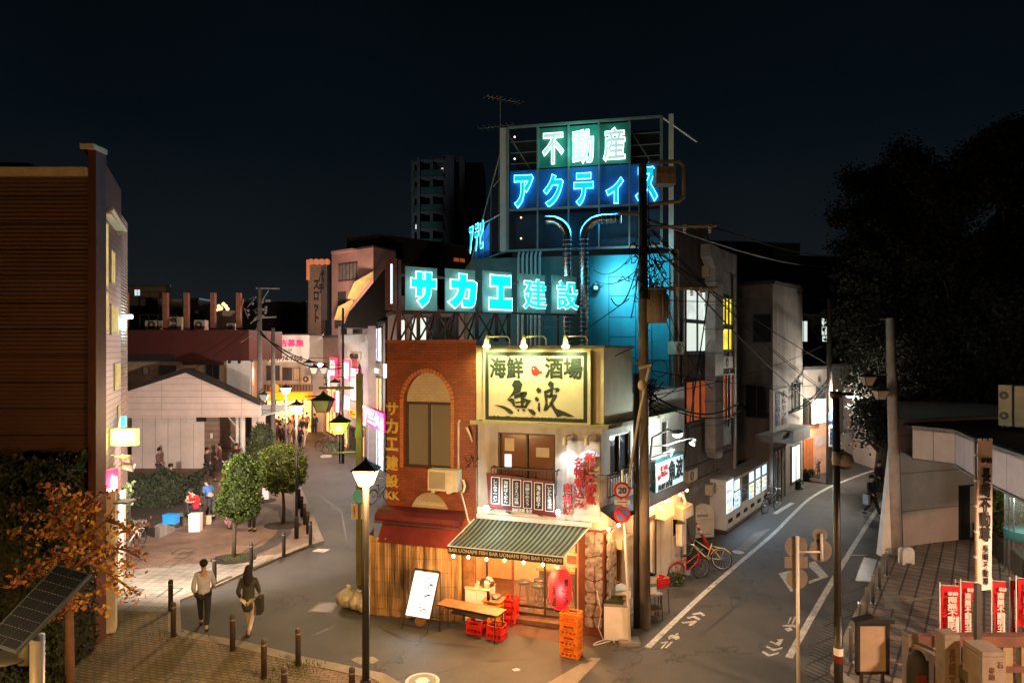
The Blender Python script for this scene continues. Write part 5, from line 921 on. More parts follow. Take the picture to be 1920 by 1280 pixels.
M['far_w2'] = em('faint_window', (.6, .6, .5), .10)
EF = Face.two(E2, E3)
def onface(f, name, label, cat, a, b, c, d, out, dep, m, part='panel', group=None):
    r = f.rect(a, b, c, d, out); q_ = f.thing(name, label, cat, r[0], out, r[2], group); mb = MB(); mb.box(0, r[1] - r[0], 0, dep, 0, r[3] - r[2]); p = mb.build(part, m, q_); return q_, p, r[1] - r[0], r[3] - r[2]
q_, p, W, Hh = onface(EF, 'vertical_sign', 'vertical white shop sign with faded dark and red characters on the dim house', 'sign', 1450, 1478, 728, 806, .8, .15, mat('faded_white', (.5, .47, .42), .7)); text('新宿商店街', W * .3, Hh * .8, mat('faded_blue', (.05, .06, .2), .7), p, (W * .28, -.01, Hh * .52), bold=.03, vertical=True); text('ホルモン焼', W * .3, Hh * .8, mat('faded_red', (.4, .06, .05), .7), p, (W * .7, -.01, Hh * .52), bold=.03, vertical=True)
q_, p, W, Hh = onface(EF, 'shop_canopy', 'thin dim canopy over the sliding glass doors', 'canopy', 1450, 1486, 812, 824, .7, .8, M['concrete'], 'slab'); q_, p, W, Hh = onface(EF, 'window_awning', 'small corrugated awning right of the vertical sign', 'awning', 1488, 1519, 802, 826, .9, .9, stripes('corrugated_pale', (.4, .38, .33), (.28, .26, .22), 8, 'X'), 'sheet')
k = block('house', 'low peach-lit house with an overhanging upper storey behind the utility pole', [(1506, 36.5), (1560, 38.5)], zof(690, 37), dw, [(0, 1531, 1548, 725, 770, 'dglass', 1)]); PF = Face.two((1506, 36.5), (1560, 38.5))
q_, p, W, Hh = onface(PF, 'balcony', 'pale overhanging upper storey front of the peach-lit house', 'balcony', 1517, 1549, 748, 794, .7, .7, M['stucco'], 'wall'); q_, p, W, Hh = onface(PF, 'notice_board', 'pinkish wall notice board above the parked bicycle', 'sign', 1527, 1548, 817, 836, .05, .05, mat('notice_pink', (.5, .38, .36), .7)); 
q_, p, W, Hh = onface(PF, 'peach_wall', 'peach painted porch wall lit by a hidden lamp', 'wall', 1507, 1556, 796, 897, .03, .02, mat('peach', (.62, .34, .22), .8)); 
k = PF.thing('wooden_gate', 'orange slatted wooden gate in the peach porch', 'gate', PF.s_(1507, .1), .1, 0); mb = MB()
for i in range(7): mb.box(i * .16, i * .16 + .11, 0, .04, .1, 2.1)
mb.build('slat', mat('gate_orange', (.5, .16, .05), .6), k)
light('porch_lamp', 'POINT', PF.w(PF.s_(1516), .6, 2.6), 8, (1, .42, .2), .1)
block('house', 'tall grey house wall behind the glowing street lamp', [(1556, 42), (1626, 44)], zof(684, 43), streak(mat('grey_house', (.11, .10, .085), .9), 2, .3)); block('gate_wall', 'low dark gate pillar wall at the far road bend', [(1576, 41), (1622, 42)], zof(810, 41), dw, cat='wall')
block('apartment_building', 'dark building with two lit windows behind the dim houses', [(1380, 52), (1500, 50), (1570, 52)], zof(590, 50), dkk, [(1, 1499, 1514, 602, 640, 'far_w', 2), (1, 1540, 1552, 597, 628, 'win_w', 2), (1, 1541, 1560, 630, 640, 'far_w', 3)])
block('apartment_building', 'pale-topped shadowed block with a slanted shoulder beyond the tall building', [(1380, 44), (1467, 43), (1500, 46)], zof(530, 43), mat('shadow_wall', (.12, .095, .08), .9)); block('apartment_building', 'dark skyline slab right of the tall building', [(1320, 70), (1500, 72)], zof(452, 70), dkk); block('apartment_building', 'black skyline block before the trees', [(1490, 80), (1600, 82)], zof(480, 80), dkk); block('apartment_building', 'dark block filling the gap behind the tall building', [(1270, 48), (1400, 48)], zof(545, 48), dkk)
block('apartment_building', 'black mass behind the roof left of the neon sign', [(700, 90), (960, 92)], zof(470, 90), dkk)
# ================================================================= right building with white fascia
k = thing('canopy_hall', 'low hall with a bent white fascia and curved pale wall at the right edge', 'building', P(1685, HY, 23.4)); k.location.z = 0; o = k.location
wp = [P(1684, HY, 23.4), P(1750, HY, 24.0), P(1830, HY, 24.6), P(2000, HY, 25.5)]
mb = MB(); mb.slab([(p.x - o.x, p.y - o.y) for p in wp] + [(wp[-1].x - o.x, 36), (20, 36), (.4, .6)], 0, 4.62); mb.build('wall', brick('hall_wall', (.50, .38, .33), (.47, .36, .31), (.22, .18, .15), 40, 1.35, 'xz', .8, .02, .2, sq=1, var=.2), k)
fz0, fz1 = 3.45, 4.5; fp_ = [P(1711, HY, 22.3), P(1791, HY, 21.2), P(1826, HY, 19.3), P(1925, HY, 16.1), P(2050, HY, 14)]
fm = mat('fascia_white', (.62, .55, .56), .5, var=.12); mb = MB(); mj = MB()
for i in range(4):
    a, b = fp_[i] - o, fp_[i + 1] - o; d = (b - a); n_ = max(2, int(d.length / 1.1)); t = d.normalized(); nm = Vector((t.y, -t.x, 0))
    mb.sheet([(a.x, a.y, fz0), (b.x, b.y, fz0), (b.x, b.y, fz1), (a.x, a.y, fz1)])
    for j in range(n_ + 1): c = a + d * j / n_ + nm * .004; mj.sheet([(c.x - t.x * .012, c.y - t.y * .012, fz0), (c.x + t.x * .012, c.y + t.y * .012, fz0), (c.x + t.x * .012, c.y + t.y * .012, fz1), (c.x - t.x * .012, c.y - t.y * .012, fz1)])
    for z in (fz1, fz0 - .05): mj.slab([(a.x + nm.x * .06, a.y + nm.y * .06), (b.x + nm.x * .06, b.y + nm.y * .06), (b.x - nm.x * .1, b.y - nm.y * .1), (a.x - nm.x * .1, a.y - nm.y * .1)], z, z + .05)
mb.build('fascia', fm, k); mj.build('fascia_joint', M['grey'], k)
mb = MB(); mb.slab([(p.x - o.x, p.y - o.y) for p in fp_] + [(30, 12), (8.5, 12), (.5, 1)], 4.40, 4.49); mb.build('roof', M['dark'], k); mb = MB(); mb.slab([(p.x - o.x, p.y - o.y) for p in fp_] + [(30, 12), (8.5, 12), (.5, 1)], 3.42, 3.46); mb.build('soffit', M['grey'], k)
WF = Face.two((1750, 24.0), (1830, 24.6)); r = WF.rect(1799, 1826, 945, 1015, .04); q_ = WF.thing('metal_gate', 'dark barred metal gate in the curved pale wall', 'gate', r[0], .04, 0); mb = MB(); mb.box(0, .05, 0, .05, .1, 2.1); mb.box(0, r[1] - r[0], 0, .05, 2.05, 2.1); mb.box(0, r[1] - r[0], 0, .05, .1, .15)
for i in range(12): mb.box(i * .045, i * .045 + .02, 0, .03, .15, 2.05)
mb.build('bars', M['dark'], q_)
AF = Face.two((1872, 21.5), (1935, 20.8)); k = aircon(AF, 1872, 1897, 722, 798, 0, 'twin fan air conditioner on the right hall roof', .9, 2, None); mb = MB(); mb.box(.43, 1.1, 0, .9, 0, 1.3); mb.build('side_casing', M['cream'], k)
p = G(1922, 1092); k = thing('glass_kiosk', 'cylindrical glass kiosk with a turquoise ring at the right edge', 'kiosk', (p.x + .35, p.y + .3, .1)); mb = MB(); mb.lathe([(.6, 0), (.6, 2.6)], n=24); mb.build('glass', gm, k)
mb = MB(); mb.lathe([(.61, 1.15), (.64, 1.15), (.64, 1.42), (.61, 1.42)], n=24, cap=False); mb.build('ring', em('turquoise', (.08, .5, .55), .02, base=(.05, .22, .24)), k, True); mb = MB()
for i in range(8): t = i * pi / 4; mb.cyl((.61 * cos(t), .61 * sin(t), 0), (.61 * cos(t), .61 * sin(t), 2.6), .025, n=6)
mb.lathe([(.65, 2.6), (.65, 2.75)], n=24); mb.build('frame', M['steel'], k); light('kiosk_lamp', 'POINT', (0, 0, 2.3), 14, (.9, 1, .85), .1, None, k)
# planter and bush
pl = thing('planter_wall', 'dark sloping brick planter wall under the bright green bush', 'planter', at(1862, 1042)); o = pl.location; e_ = G(1925, 1100); d = e_ - o; mb = MB(); mb.slab([(0, 0), (d.x, d.y), (d.x + .8, d.y + 1.2), (.4, 1.6)], 0, .75); mb.build('wall', M['pave_d'], pl)
# ================================================================= poles, lamps, cables
def pole(px, py, r0, ztop, m, name, label, cat='pole', group=None, lean=(0, 0), parts=True):
    p = G(px, py); k = thing(name, label, cat, p, 0, group); mb = MB(); mb.cyl((0, 0, 0), (lean[0], lean[1], ztop), r0, r0 * .72, 14); mb.build('pole_shaft', M[m], k, True); return k
UP = pole(1209, 1176, .15, 11.9, 'pole', 'utility_pole', 'big utility pole with transformer and tangled cables in front of the teal cladding', 'utility pole', lean=(-.06, 0)); Yp = UP.location.y; ul = lambda px, py, dy=0.: P(px, py, Yp + dy) - UP.location
mb = MB(); mb.cyl(ul(1193, 1180) , ul(1193, 700), .08, n=10); mb.build('black_duct', M['black'], UP, True)
mb = MB(); a = ul(1227, 575, .1); mb.cyl(a + Vector((0, 0, -.42)), a + Vector((0, 0, .42)), .31, n=20); mb.cyl(a + Vector((0, 0, .42)), a + Vector((0, 0, .47)), .34, n=20); 
for i in range(9): t = -1.4 + i * .33; mb.box(a.x + .3 * cos(t) - .01, a.x + .36 * cos(t) + .01, a.y + .32 * sin(t) - .01, a.y + .34 * sin(t) + .01, a.z - .3, a.z + .3)
for i in range(3): mb.cyl(a + Vector((-.15 + .15 * i, -.2, .45)), a + Vector((-.15 + .15 * i, -.25, .62)), .03, n=8)
mb.build('transformer', M['concrete'], UP, True)
mb = MB(); a = ul(1248, 333); mb.box(a.x - .28, a.x + .22, a.y - .2, a.y + .2, a.z - .2, a.z + .24); 
for i in range(3): mb.cyl((a.x - .18 + .15 * i, a.y - .2, a.z + .05), (a.x - .18 + .15 * i, a.y - .26, a.z + .05), .055, n=10)
mb.build('switch_box', M['concrete'], UP)
mb = MB(); pts = [ul(*q_) for q_ in [(1216, 304), (1262, 303), (1274, 303), (1282, 312), (1282, 370), (1274, 377), (1216, 384)]]; mb.tube(pts, .05, 6)
mb.build('bracket_loop', M['concrete'], UP)
for a_, b_, c_, d_ in ((1213, 426, 1344, 423), (1208, 541, 1346, 540), (1208, 402, 1160, 400), (1190, 680, 1222, 683)): mb = MB(); mb.tube([ul(a_, b_), ul(c_, d_)], .045, 6); mb.build('crossarm', M['concrete'], UP)
for y in range(560, 760, 20): mb = MB(); mb.tube([ul(1196, y), ul(1222, y)], .012, 4); mb.build('step_bolt', M['concrete'], UP)
mb = MB()
for a_, b_ in ((1270, 540), (1296, 540), (1313, 540), (1283, 423), (1330, 423)):
    c = ul(a_, b_)
    for j in range(4): mb.ball((c.x, c.y - .05, c.z - .0 - .06 * j), .06 - .006 * j, .06, .025, 10, 6)
mb.build('insulator', mat('porcelain', (.55, .45, .36), .3), UP, True)
mb = MB(); rr_ = random.Random(4)
for i in range(34):
    c = ul(1212 + rr_.uniform(-22, 26), 490 + rr_.uniform(-35, 50), rr_.uniform(-.3, .3)); pts = []
    for j in range(6): pts.append(c.copy()); c += Vector((rr_.uniform(-.22, .22), rr_.uniform(-.1, .1), rr_.uniform(-.25, .2)))
    s_ = []
    for j in range(len(pts) - 1): s_ += [pts[j], pts[j].lerp(pts[j + 1], .5) + Vector((0, 0, -.05))]
    mb.tube(s_, .014, 4)
for i in range(18):
    c = ul(1217 + rr_.uniform(-6, 14), 740 + rr_.uniform(-22, 30), rr_.uniform(-.2, .2)); mb.tube([c + Vector((rr_.uniform(-.2, .2), rr_.uniform(-.1, .1), rr_.uniform(-.2, .2))) for _ in range(5)], .018, 4)
for i in range(5): a = ul(1200 + i * 4, 330 + i * 5, -.15); b = ul(1202 + i * 4, 560, -.15); mb.tube(bez(a, b, 0, 4), .015, 4)
mb.tube([ul(1240, 480 + 14 * sin(t), 0) + Vector((.35 * cos(t), -.1, .35 * sin(t))) for t in [i * .5 for i in range(13)]], .02, 5); mb.tube([ul(1235, 690) + Vector((.2 * cos(t) , -.1, .22 * sin(t))) for t in [i * .5 for i in range(14)]], .01, 4)
mb.build('cable_tangle', M['cable'], UP)
mb = MB(); pts = [ul(1178, 905, -.2), ul(1198, 780, -.4), ul(1217, 690, -.5)]; mb.tube(pts, .035, 6); mb.tube([ul(1198, 690, -.4), ul(1221, 684, -.5)], .04, 5); mb.ball(ul(1203, 722, -.5), .1, .08, .13); mb.build('guy_arm', M['cream'], UP)
# curved-arm lamp and small spots on the side wall
s_, z = FS.sz(1270, 814, .9); k = FS.thing('street_lamp', 'white street lamp on a curved arm above the side signboard', 'street lamp', s_, .9, z); mb = MB(); b_ = FS.sz(1214, 905, .2); mb.tube([(b_[0] - s_, .7, b_[1] - z - 1), (b_[0] - s_, .7, b_[1] - z), (b_[0] - s_ + .1, .6, -.1), (b_[0] - s_ + .5, .3, .10), (-.2, 0, .08)], .035, 8); mb.build('arm', M['iron'], k, True); mb = MB(); mb.ball((0, 0, .06), .26, .16, .07); mb.build('lamp_head', M['grey'], k, True); mb = MB(); mb.ball((0.02, 0, 0), .2, .12, .09); mb.build('lamp_glass', M['flood'], k, True); light('street_lamp_light', 'POINT', (0, -.05, -.2), 45, (.86, 1, .97), .1, None, k)
s_, z = FS.sz(1303, 826, .9); k = FS.thing('spot_lamp', 'small white spot lamp on a long arm right of the curved street lamp', 'lamp', s_, .9, z); mb = MB(); mb.tube([(.0, 0, .05), (-.1, 0, .1), (-1.1, .1, .1), (-1.25, .3, 0), (-1.25, .9, -.1)], .018, 6); mb.tube([(-1.3, .1, -.1), (-2.6, .1, -.1), (-2.8, .8, -.4)], .014, 5); mb.build('arm', M['white'], k, True); mb = MB(); mb.cyl((0, 0, .05), (-.1, .05, -.1), .05, .09, 12, cap=False); mb.cyl((-1.45, .1, -.05), (-1.5, .2, -.25), .05, .09, 12, cap=False); mb.build('lamp_shade', M['white'], k, True); mb = MB(); mb.ball((-.08, .03, -.07), .06); mb.build('bulb', M['flood'], k, True); lo = light('spot_light', 'SPOT', (-.12, .06, -.15), 14, (.8, 1, 1), .04, None, k, R(120), .8); lo.rotation_euler = (R(25), 0, R(0))
# side signboard
r = FS.rect(1229, 1281, 856, 914, .25); k = FS.thing('side_signboard', 'white lit signboard with brush characters and red fish on the side wall', 'sign', r[0], .25, r[2]); W = r[1] - r[0]; Hh = r[3] - r[2] - .06; mb = MB(); mb.box(0, W, 0, .1, 0, Hh); mb.build('panel', em('side_panel', (.72, .95, .95), .12), k)
mb = MB(); mb.box(-.03, W + .03, -.01, .11, Hh, Hh + .07); mb.box(-.03, W + .03, -.01, .11, -.03, 0); mb.box(-.04, 0, -.01, .11, 0, Hh); mb.box(W, W + .04, -.01, .11, 0, Hh); mb.build('frame', mat('teal_frame', (.03, .14, .15), .5), k); text('魚波', W * .52, Hh * .66, M['inkk'], k, (W * .70, -.01, Hh * .58), bold=.05); text('海鮮酒場', W * .5, Hh * .2, M['inkk'], k, (W * .32, -.01, Hh * .16), bold=.03); text('朝どれ鮮魚\n名物煮込み', W * .26, Hh * .38, M['red'], k, (W * .28, -.01, Hh * .68), bold=.02); mb = MB(); mb.prism([(W * .06, Hh * .5), (W * .1, Hh * .62), (W * .14, Hh * .55), (W * .17, Hh * .45), (W * .1, Hh * .4)], -.014, -.002); mb.build('red_fish', M['red'], k)
# strings of bulbs
def bulbs(name, label, pts, group=None, pw=6., rr=.035, lit=True):
    o = Vector(pts[0]); k = thing(name, label, 'string lights', o, 0, group); mb = MB()
    for i in range(len(pts) - 1): mb.tube([p - o + Vector((0, 0, .08)) for p in bez(pts[i], pts[i + 1], .04, 6)], .008, 4)
    mb.build('cord', M['black'], k)
    for i, p in enumerate(pts):
        mb = MB(); q_ = Vector(p) - o; mb.ball(q_, rr, rr, rr * 1.2, 10, 6); mb.build('bulb', M['bulb'], k, True)
        if lit: light('bulb_light', 'POINT', q_ + Vector((0, 0, -.06)), pw, (1, .50, .18), .05, None, k)
bulbs('string_lights', 'row of six warm bulbs under the striped awning valance', [FA.w(FA.s_(a, 1.3), 1.3, FA.sz(a, b, 1.3)[1]) for a, b in [(850, 1042), (878, 1044), (912, 1048), (946, 1050), (982, 1054), (1018, 1058)]], pw=14)
bulbs('string_lights', 'warm bulbs strung along the side wall beneath the side signboard', [FS.w(FS.s_(a, .45), .45, FS.sz(a, b, .45)[1]) for a, b in [(1141, 992), (1160, 984), (1224, 955), (1237, 950), (1248, 941), (1257, 938), (1275, 927), (1288, 919)]], pw=11)
for i, (a, b, c, d) in enumerate(((1233, 1252, 948, 968), (1268, 1288, 943, 968), (1152, 1174, 1000, 1022))):
    r = FS.rect(a, b, c, d, .1); k = FS.thing('wall_vent_hood', ['pale curved vent hood nearest the utility pole', 'pale curved vent hood below the side signboard', 'peach hood on the wall above the low side window'][i], 'vent', r[0], .3, r[2], 'vent hoods on the side wall'); W = r[1] - r[0]; Hh = r[3] - r[2]; mb = MB(); mb.add([(0, .3, Hh), (W, .3, Hh), (W, 0, Hh * .8), (0, 0, Hh * .8), (0, -.02, 0), (W, -.02, 0), (W, .3, 0), (0, .3, 0)], [(0, 3, 2, 1), (3, 4, 5, 2), (0, 7, 4, 3), (1, 2, 5, 6)]); mb.build('hood', M['cream'], k)
# side wall oddments: door awning line, downpipe, meter
mb = MB(); a = FS.s_(1143, .3); b = FS.s_(1284, .3); z0 = 2.96; mb.add([(a, -.02, z0 + .25), (b, -.02, z0 + .25), (b, -.5, z0), (a, -.5, z0)], [(0, 1, 2, 3)]); mb.add([(a, -.02, z0 + .2), (b, -.02, z0 + .2), (b, -.5, z0 - .04), (a, -.5, z0 - .04)], [(3, 2, 1, 0)]); S_(mb.build('side_eave', M['brown'], root))
k = FS.thing('downpipe', 'pale vertical downpipe with a meter box on the side wall', 'pipe', FS.s_(1284, .15), .15, 0); mb = MB(); mb.tube([(0, 0, .1), (0, 0, 2.4), (.0, .1, 2.6)], .05, 8); mb.build('pipe', M['white'], k, True); mb = MB(); mb.box(-.5, -.2, -.1, .1, 1.1, 1.75); mb.build('meter_box', M['cream'], k)
# lamps with square lantern heads
def lantern_lamp(px, py, z, label, on=True, glass_='lampglass', pw=200, colr=(1, .60, .30), pm='black', base=True, r=.055, s=1.):
    p = G(px, py); k = thing('street_lamp', label, 'street lamp', p, 0, 'lantern street lamps in the plaza'); mb = MB(); mb.cyl((0, 0, 0), (0, 0, z - .3), r, r * .8, 12); mb.cyl((0, 0, 0), (0, 0, .9), r * 1.5, n=12); mb.build('pole_shaft', M[pm], k, True)
    lantern_head(k, (0, 0, z - .28), glass_, s)
    if on: light('lamp_light', 'POINT', (0, 0, z - .1), pw, colr, .12, None, k)
    return k
def lantern_head(k, c, glass_, s=1.):
    c = Vector(c); mb = MB(c); w0, w1, h = .11 * s, .21 * s, .30 * s
    mb.add([(c.x + a * w0, c.y + b * w0, c.z) for a, b in ((-1, -1), (1, -1), (1, 1), (-1, 1))] + [(c.x + a * w1, c.y + b * w1, c.z + h) for a, b in ((-1, -1), (1, -1), (1, 1), (-1, 1))], [(0, 3, 2, 1), (0, 1, 5, 4), (1, 2, 6, 5), (2, 3, 7, 6), (3, 0, 4, 7)]); g_ = mb.build('lamp_glass', M[glass_] if isinstance(glass_, str) else glass_, k, loc=c); g_.visible_shadow = True
    mb = MB(c); w2 = w1 * 1.22
    mb.add([(c.x + a * w2, c.y + b * w2, c.z + h) for a, b in ((-1, -1), (1, -1), (1, 1), (-1, 1))] + [(c.x + a * .05 * s, c.y + b * .05 * s, c.z + h + .15 * s) for a, b in ((-1, -1), (1, -1), (1, 1), (-1, 1))] + [(c.x, c.y, c.z + h + .24 * s)], [(0, 1, 5, 4), (1, 2, 6, 5), (2, 3, 7, 6), (3, 0, 4, 7), (0, 3, 2, 1), (4, 5, 8), (5, 6, 8), (6, 7, 8), (7, 4, 8)])
    for a, b in ((-1, -1), (1, -1), (1, 1), (-1, 1)): mb.tube([(c.x + a * w0 * 1.03, c.y + b * w0 * 1.03, c.z), (c.x + a * w1 * 1.03, c.y + b * w1 * 1.03, c.z + h)], .012 * s, 4)
    mb.build('lamp_cap', M['dark'], k, loc=c)
LG = lambda: 0
k = lantern_lamp(686, 1362, 4.86, 'lit lantern lamp on a tall black post in the foreground', pw=300, colr=(1, .56, .22), r=.075); 
k = lantern_lamp(556, 1012, 5.0, 'lit lantern lamp beside the rounded tree', pw=430, colr=(1, .62, .36)); k = lantern_lamp(536, 905, 5.0, 'smaller lit lantern lamp farther up the shopping street', pw=220, pm='grey')
# olive post with arms and lanterns
GP = G(674, 1095); k = thing('arched_lamp_post', 'olive square lamp post with side arms carrying a lit green and a grey lantern', 'lamp post', GP); Yg_ = GP.y; gl2 = lambda px, py, d=0.: P(px, py, Yg_ + d) - GP
mb = MB(); w_2 = .085; t = gl2(674, 700).z; mb.box(-w_2, w_2, -w_2, w_2, 0, t); mb.box(-.11, .11, -.11, .11, gl2(674, 820).z, gl2(674, 806).z); mb.lathe([(.06, t), (.03, t + .1), (.06, t + .17), (.01, t + .3)], n=8); a = gl2(598, 727); b = gl2(664, 727); mb.box(a.x, b.x, -.03, .03, a.z - .04, a.z + .04); mb.tube([gl2(620, 849), gl2(672, 847)], .03, 5); mb.tube([gl2(572, 743), gl2(600, 742)], .02, 5); mb.build('post_shaft', M['green'], k)
lantern_head(k, gl2(606, 773), mat('grey_glass', (.25, .23, .19), .4), 1.25); c = gl2(637, 812); lantern_head(k, c, 'greenglass', 1.15); light('green_lamp', 'POINT', c + Vector((0, -.35, .1)), 14, (.7, 1, .2), .1, None, k)
mb = MB(); mb.ball(c + Vector((0, -.19, .19)), .07, .03, .07); mb.build('bulb', em('green_bulb', (1, 1, .6), 2.5), k, True)
mb = MB(); c = gl2(668, 955); 
for x in (-.22, .07): mb.box(x, x + .19, -.13, -.11, c.z - .26, c.z + .2)
pq = mb.build('pole_notice', M['cream'], k)
for x in (-.125, .165): text('駐輪禁止', .06, .34, M['red'], pq, (x, -.135, c.z - .03), vertical=True, bold=.02)
mb = MB(); mb.lathe([(.2, -.02), (.2, .02)], n=20); pl_ = mb.build('round_plate', [mat('sign_blue', (.12, .45, .6), .5)], k); pl_.rotation_euler = (R(90), 0, 0); pl_.location = (.02, -.15, gl2(674, 928).z)
# background lanterns on the same kind of frame + right-row pole
k = thing('hanging_lantern', 'dark unlit lantern on a scroll bracket over the left pavement', 'lantern', G(490, 905)); o = Vector(k.location); lantern_head(k, P(496, 750, o.y) - o, mat('pale_glass', (.35, .4, .42), .4), 1.); mb = MB(); mb.tube([P(488, 760, o.y) - o, P(486, 735, o.y) - o, P(492, 728, o.y) - o, P(497, 731, o.y) - o], .025); mb.build('arm', M['dark'], k)
for i, (px, py, Y, lb) in enumerate([(628, 728, 36, 'grey lantern on the farther twin bracket, right'), (579, 690, 40, 'small grey lantern over the far street'), (590, 700, 38, 'grey lantern just below the white street light'), (608, 700, 38, 'grey lantern left of the magenta sign')]):
    c = P(px, py, Y); k = thing('hanging_lantern', lb, 'lantern', c, 0, 'grey street lanterns on brackets'); lantern_head(k, (0, 0, 0), bpy.data.materials['pale_glass'], 1.1); mb = MB(); mb.tube([(0, 0, .5), (0, 0, .62), (1.1, 0, .62)], .02, 5); mb.build('arm', M['dark'], k)
k = pole(643, 868, .09, 9.6, 'dark', 'lamp_pole', 'dark slim pole with brackets in front of the far red banners', 'pole')
k = pole(649 - 12, 868, .05, 5.2, 'dark', 'lamp_pole', 'short dark pole beneath the green lantern', 'pole')
k = thing('street_light', 'small bright white light high over the shopping street', 'lamp', P(601, 684, 42)); mb = MB(); mb.ball((0, 0, 0), .16); mb.build('bulb', M['flood'], k, True); light('street_light_lamp', 'POINT', (0, -.3, 0), 40, (.95, 1, .9), .2, None, k)
k = thing('wall_light', 'bright cold wall light at the far corner of the clad building', 'lamp', P(231, 594, 21.5)); mb = MB(); mb.box(-.18, .25, -.1, .1, -.06, .06); mb.build('lamp_glass', M['lampglass_w'], k); mb = MB(); mb.box(-.3, .26, -.12, .12, .06, .1); mb.build('lamp_cap', M['dgrey'], k); light('wall_light_lamp', 'POINT', (.35, 0, -.2), 25, (.55, 1, .95), .1, None, k)
pole(512, 868, .16, 10.6 if False else zof(615, 41) , 'pole', 'utility_pole', 'pale smooth pole in front of the phone number billboard', 'utility pole')
k = pole(487, 872, .17, zof(540, 40.2), 'pole', 'utility_pole', 'darker utility pole with many fittings left of the billboard', 'utility pole'); o = Vector(k.location); rl = lambda a, b: P(a, b, o.y) - o
mb = MB(); mb.tube([rl(480, 540), rl(524, 541)], .05, 5); mb.tube([rl(478, 596), rl(518, 594)], .05, 5); mb.tube([rl(489, 568), rl(503, 545)], .03, 5)
for i in range(12): a = rl(random.uniform(462, 510), random.uniform(560, 600)); mb.ball(a, .09, n=6, k=4); 
for i in range(14): a = rl(random.uniform(458, 500), random.uniform(556, 640)); mb.tube([a, a + Vector((random.uniform(-.5, .5), 0, random.uniform(-.5, .3))), a + Vector((random.uniform(-.6, .6), 0, random.uniform(-.9, -.2)))], .02, 4)
mb.build('pole_fittings', M['grey'], k)
k = pole(1555, 907, .16, zof(560, 35), 'pole', 'utility_pole', 'utility pole with blue plate beside the peach-lit porch', 'utility pole'); mb = MB(); mb.box(-.14, .16, -.2, -.17, 3.3, 3.8); q_ = mb.build('number_plate', mat('plate_blue', (.05, .12, .35), .5), k); text('3', .14, .28, M['white'], q_, (.01, -.21, 3.55), bold=.04); mb = MB(); mb.box(-.12, .16, -.2, -.17, 2.0, 3.1); q_ = mb.build('pole_poster', M['white'], k); text('近藤歯科', .17, .9, mat('navy', (.02, .03, .1), .6), q_, (.02, -.21, 2.55), bold=.03, vertical=True)
k = pole(1681, 1044, .19, zof(597, 23), 'pole_p', 'utility_pole', 'pale leaning utility pole in front of the right hall', 'utility pole', lean=(-.22, 0)); o = Vector(k.location); rl = lambda a, b, d=0: P(a, b, o.y + d) - o
mb = MB(); mb.slab([(-.35, .3), (-.0, .22), (-.0, .6), (-.3, .6)], 0, .02); mb.add([(-.50, .05, 0), (-.12, -.05, 0), (-.12, .3, 0), (-.50, .35, 0), (-.14, .05, 4.6), (-.10, .03, 4.6), (-.1, .1, 4.6), (-.14, .1, 4.6)], [(0, 1, 5, 4), (1, 2, 6, 5), (2, 3, 7, 6), (3, 0, 4, 7)]); mb.build('guy_cover', M['white'], k)
mb = MB(); mb.tube([rl(1692, 1040), rl(1683, 820)], .045, 6); mb.build('orange_pipe', M['rust'], k); mb = MB(); mb.tube([rl(1640, 702), rl(1670, 702)], .025); mb.tube([rl(1650, 727), rl(1672, 728)], .025)
mb.tube([rl(1650, 598), rl(1668, 600)], .02); mb.build('arm', M['grey'], k)
for i, (a, b, Y) in enumerate(((1627, 722, 22.6), (1651, 748, 22.2))):
    c = P(a, b, Y); k = thing('hanging_lantern', ['pale square lantern at the upper left of the leaning pole', 'pale square lantern just left of the leaning pole'][i], 'lantern', c, 0, 'pale square lanterns by the leaning pole'); lantern_head(k, (0, 0, 0), mat('lantern_pale', (.45, .36, .28), .5), .95)
# glowing lamp on black post + camera
p = G(1572, 1345); k = thing('black_lamp_post', 'tall black post with domed camera and sticker in the right foreground', 'lamp post', p); o = Vector(k.location); rl = lambda a, b: P(a, b, o.y) - o
z = rl(1567, 745).z; mb = MB(); mb.cyl((0, 0, 0), (-.05, 0, z), .075, .065, 12); mb.cyl((-.05, 0, z), (-.05, 0, z + .12), .11, .11, 12); mb.cyl((0, 0, 0), (0, 0, 2.0), .085, n=12); mb.build('pole_shaft', M['black'], k, True)
mb = MB(); mb.tube([rl(1568, 735), rl(1580, 738), rl(1590, 741)], .02); c = rl(1590, 742); mb.ball(c + Vector((0, 0, .03)), .14, .1, .04); mb.build('lamp_arm', M['iron'], k, True); q_ = thing('street_light', 'glowing white street light by the far utility pole on the right road', 'lamp', P(1595, 742, 34)); mb = MB(); mb.ball((0, 0, 0), .24, .16, .10); mb.build('lamp_glass', M['flood'], q_, True); mb = MB(); mb.ball((0, 0, .09), .3, .2, .08); mb.tube([(-.95, .2, -.15), (-.5, .1, .12), (0, 0, .12)], .04); mb.build('lamp_arm', M['iron'], q_, True); light('street_light_lamp', 'POINT', (0, -.1, -.3), 330, (1, .93, .80), .12, None, q_)
mb = MB(); c = rl(1584, 862); mb.lathe([(.03, .16), (.13, .10), (.17, -.02), (.16, -.10)], c, 16); mb.tube([rl(1570, 848), rl(1582, 846)], .05, 6); mb.box(-.13, .0, -.1, .0, rl(0, 870).z, rl(0, 846).z); mb.build('camera_housing', M['grey'], k, True); mb = MB(); mb.ball(c + Vector((0, 0, -.10)), .12, .12, .09); mb.build('camera_dome', glass('dome', (.05, .05, .05), .1), k, True)
mb = MB(); z0 = rl(0, 1240).z; mb.cyl((0, 0, z0), (0, 0, z0 + .28), .088, n=12, m=0); mb.cyl((0, 0, z0), (0, 0, z0 + .14), .090, n=12, m=1); mb.build('sticker', [M['white'], M['red_d']], k)
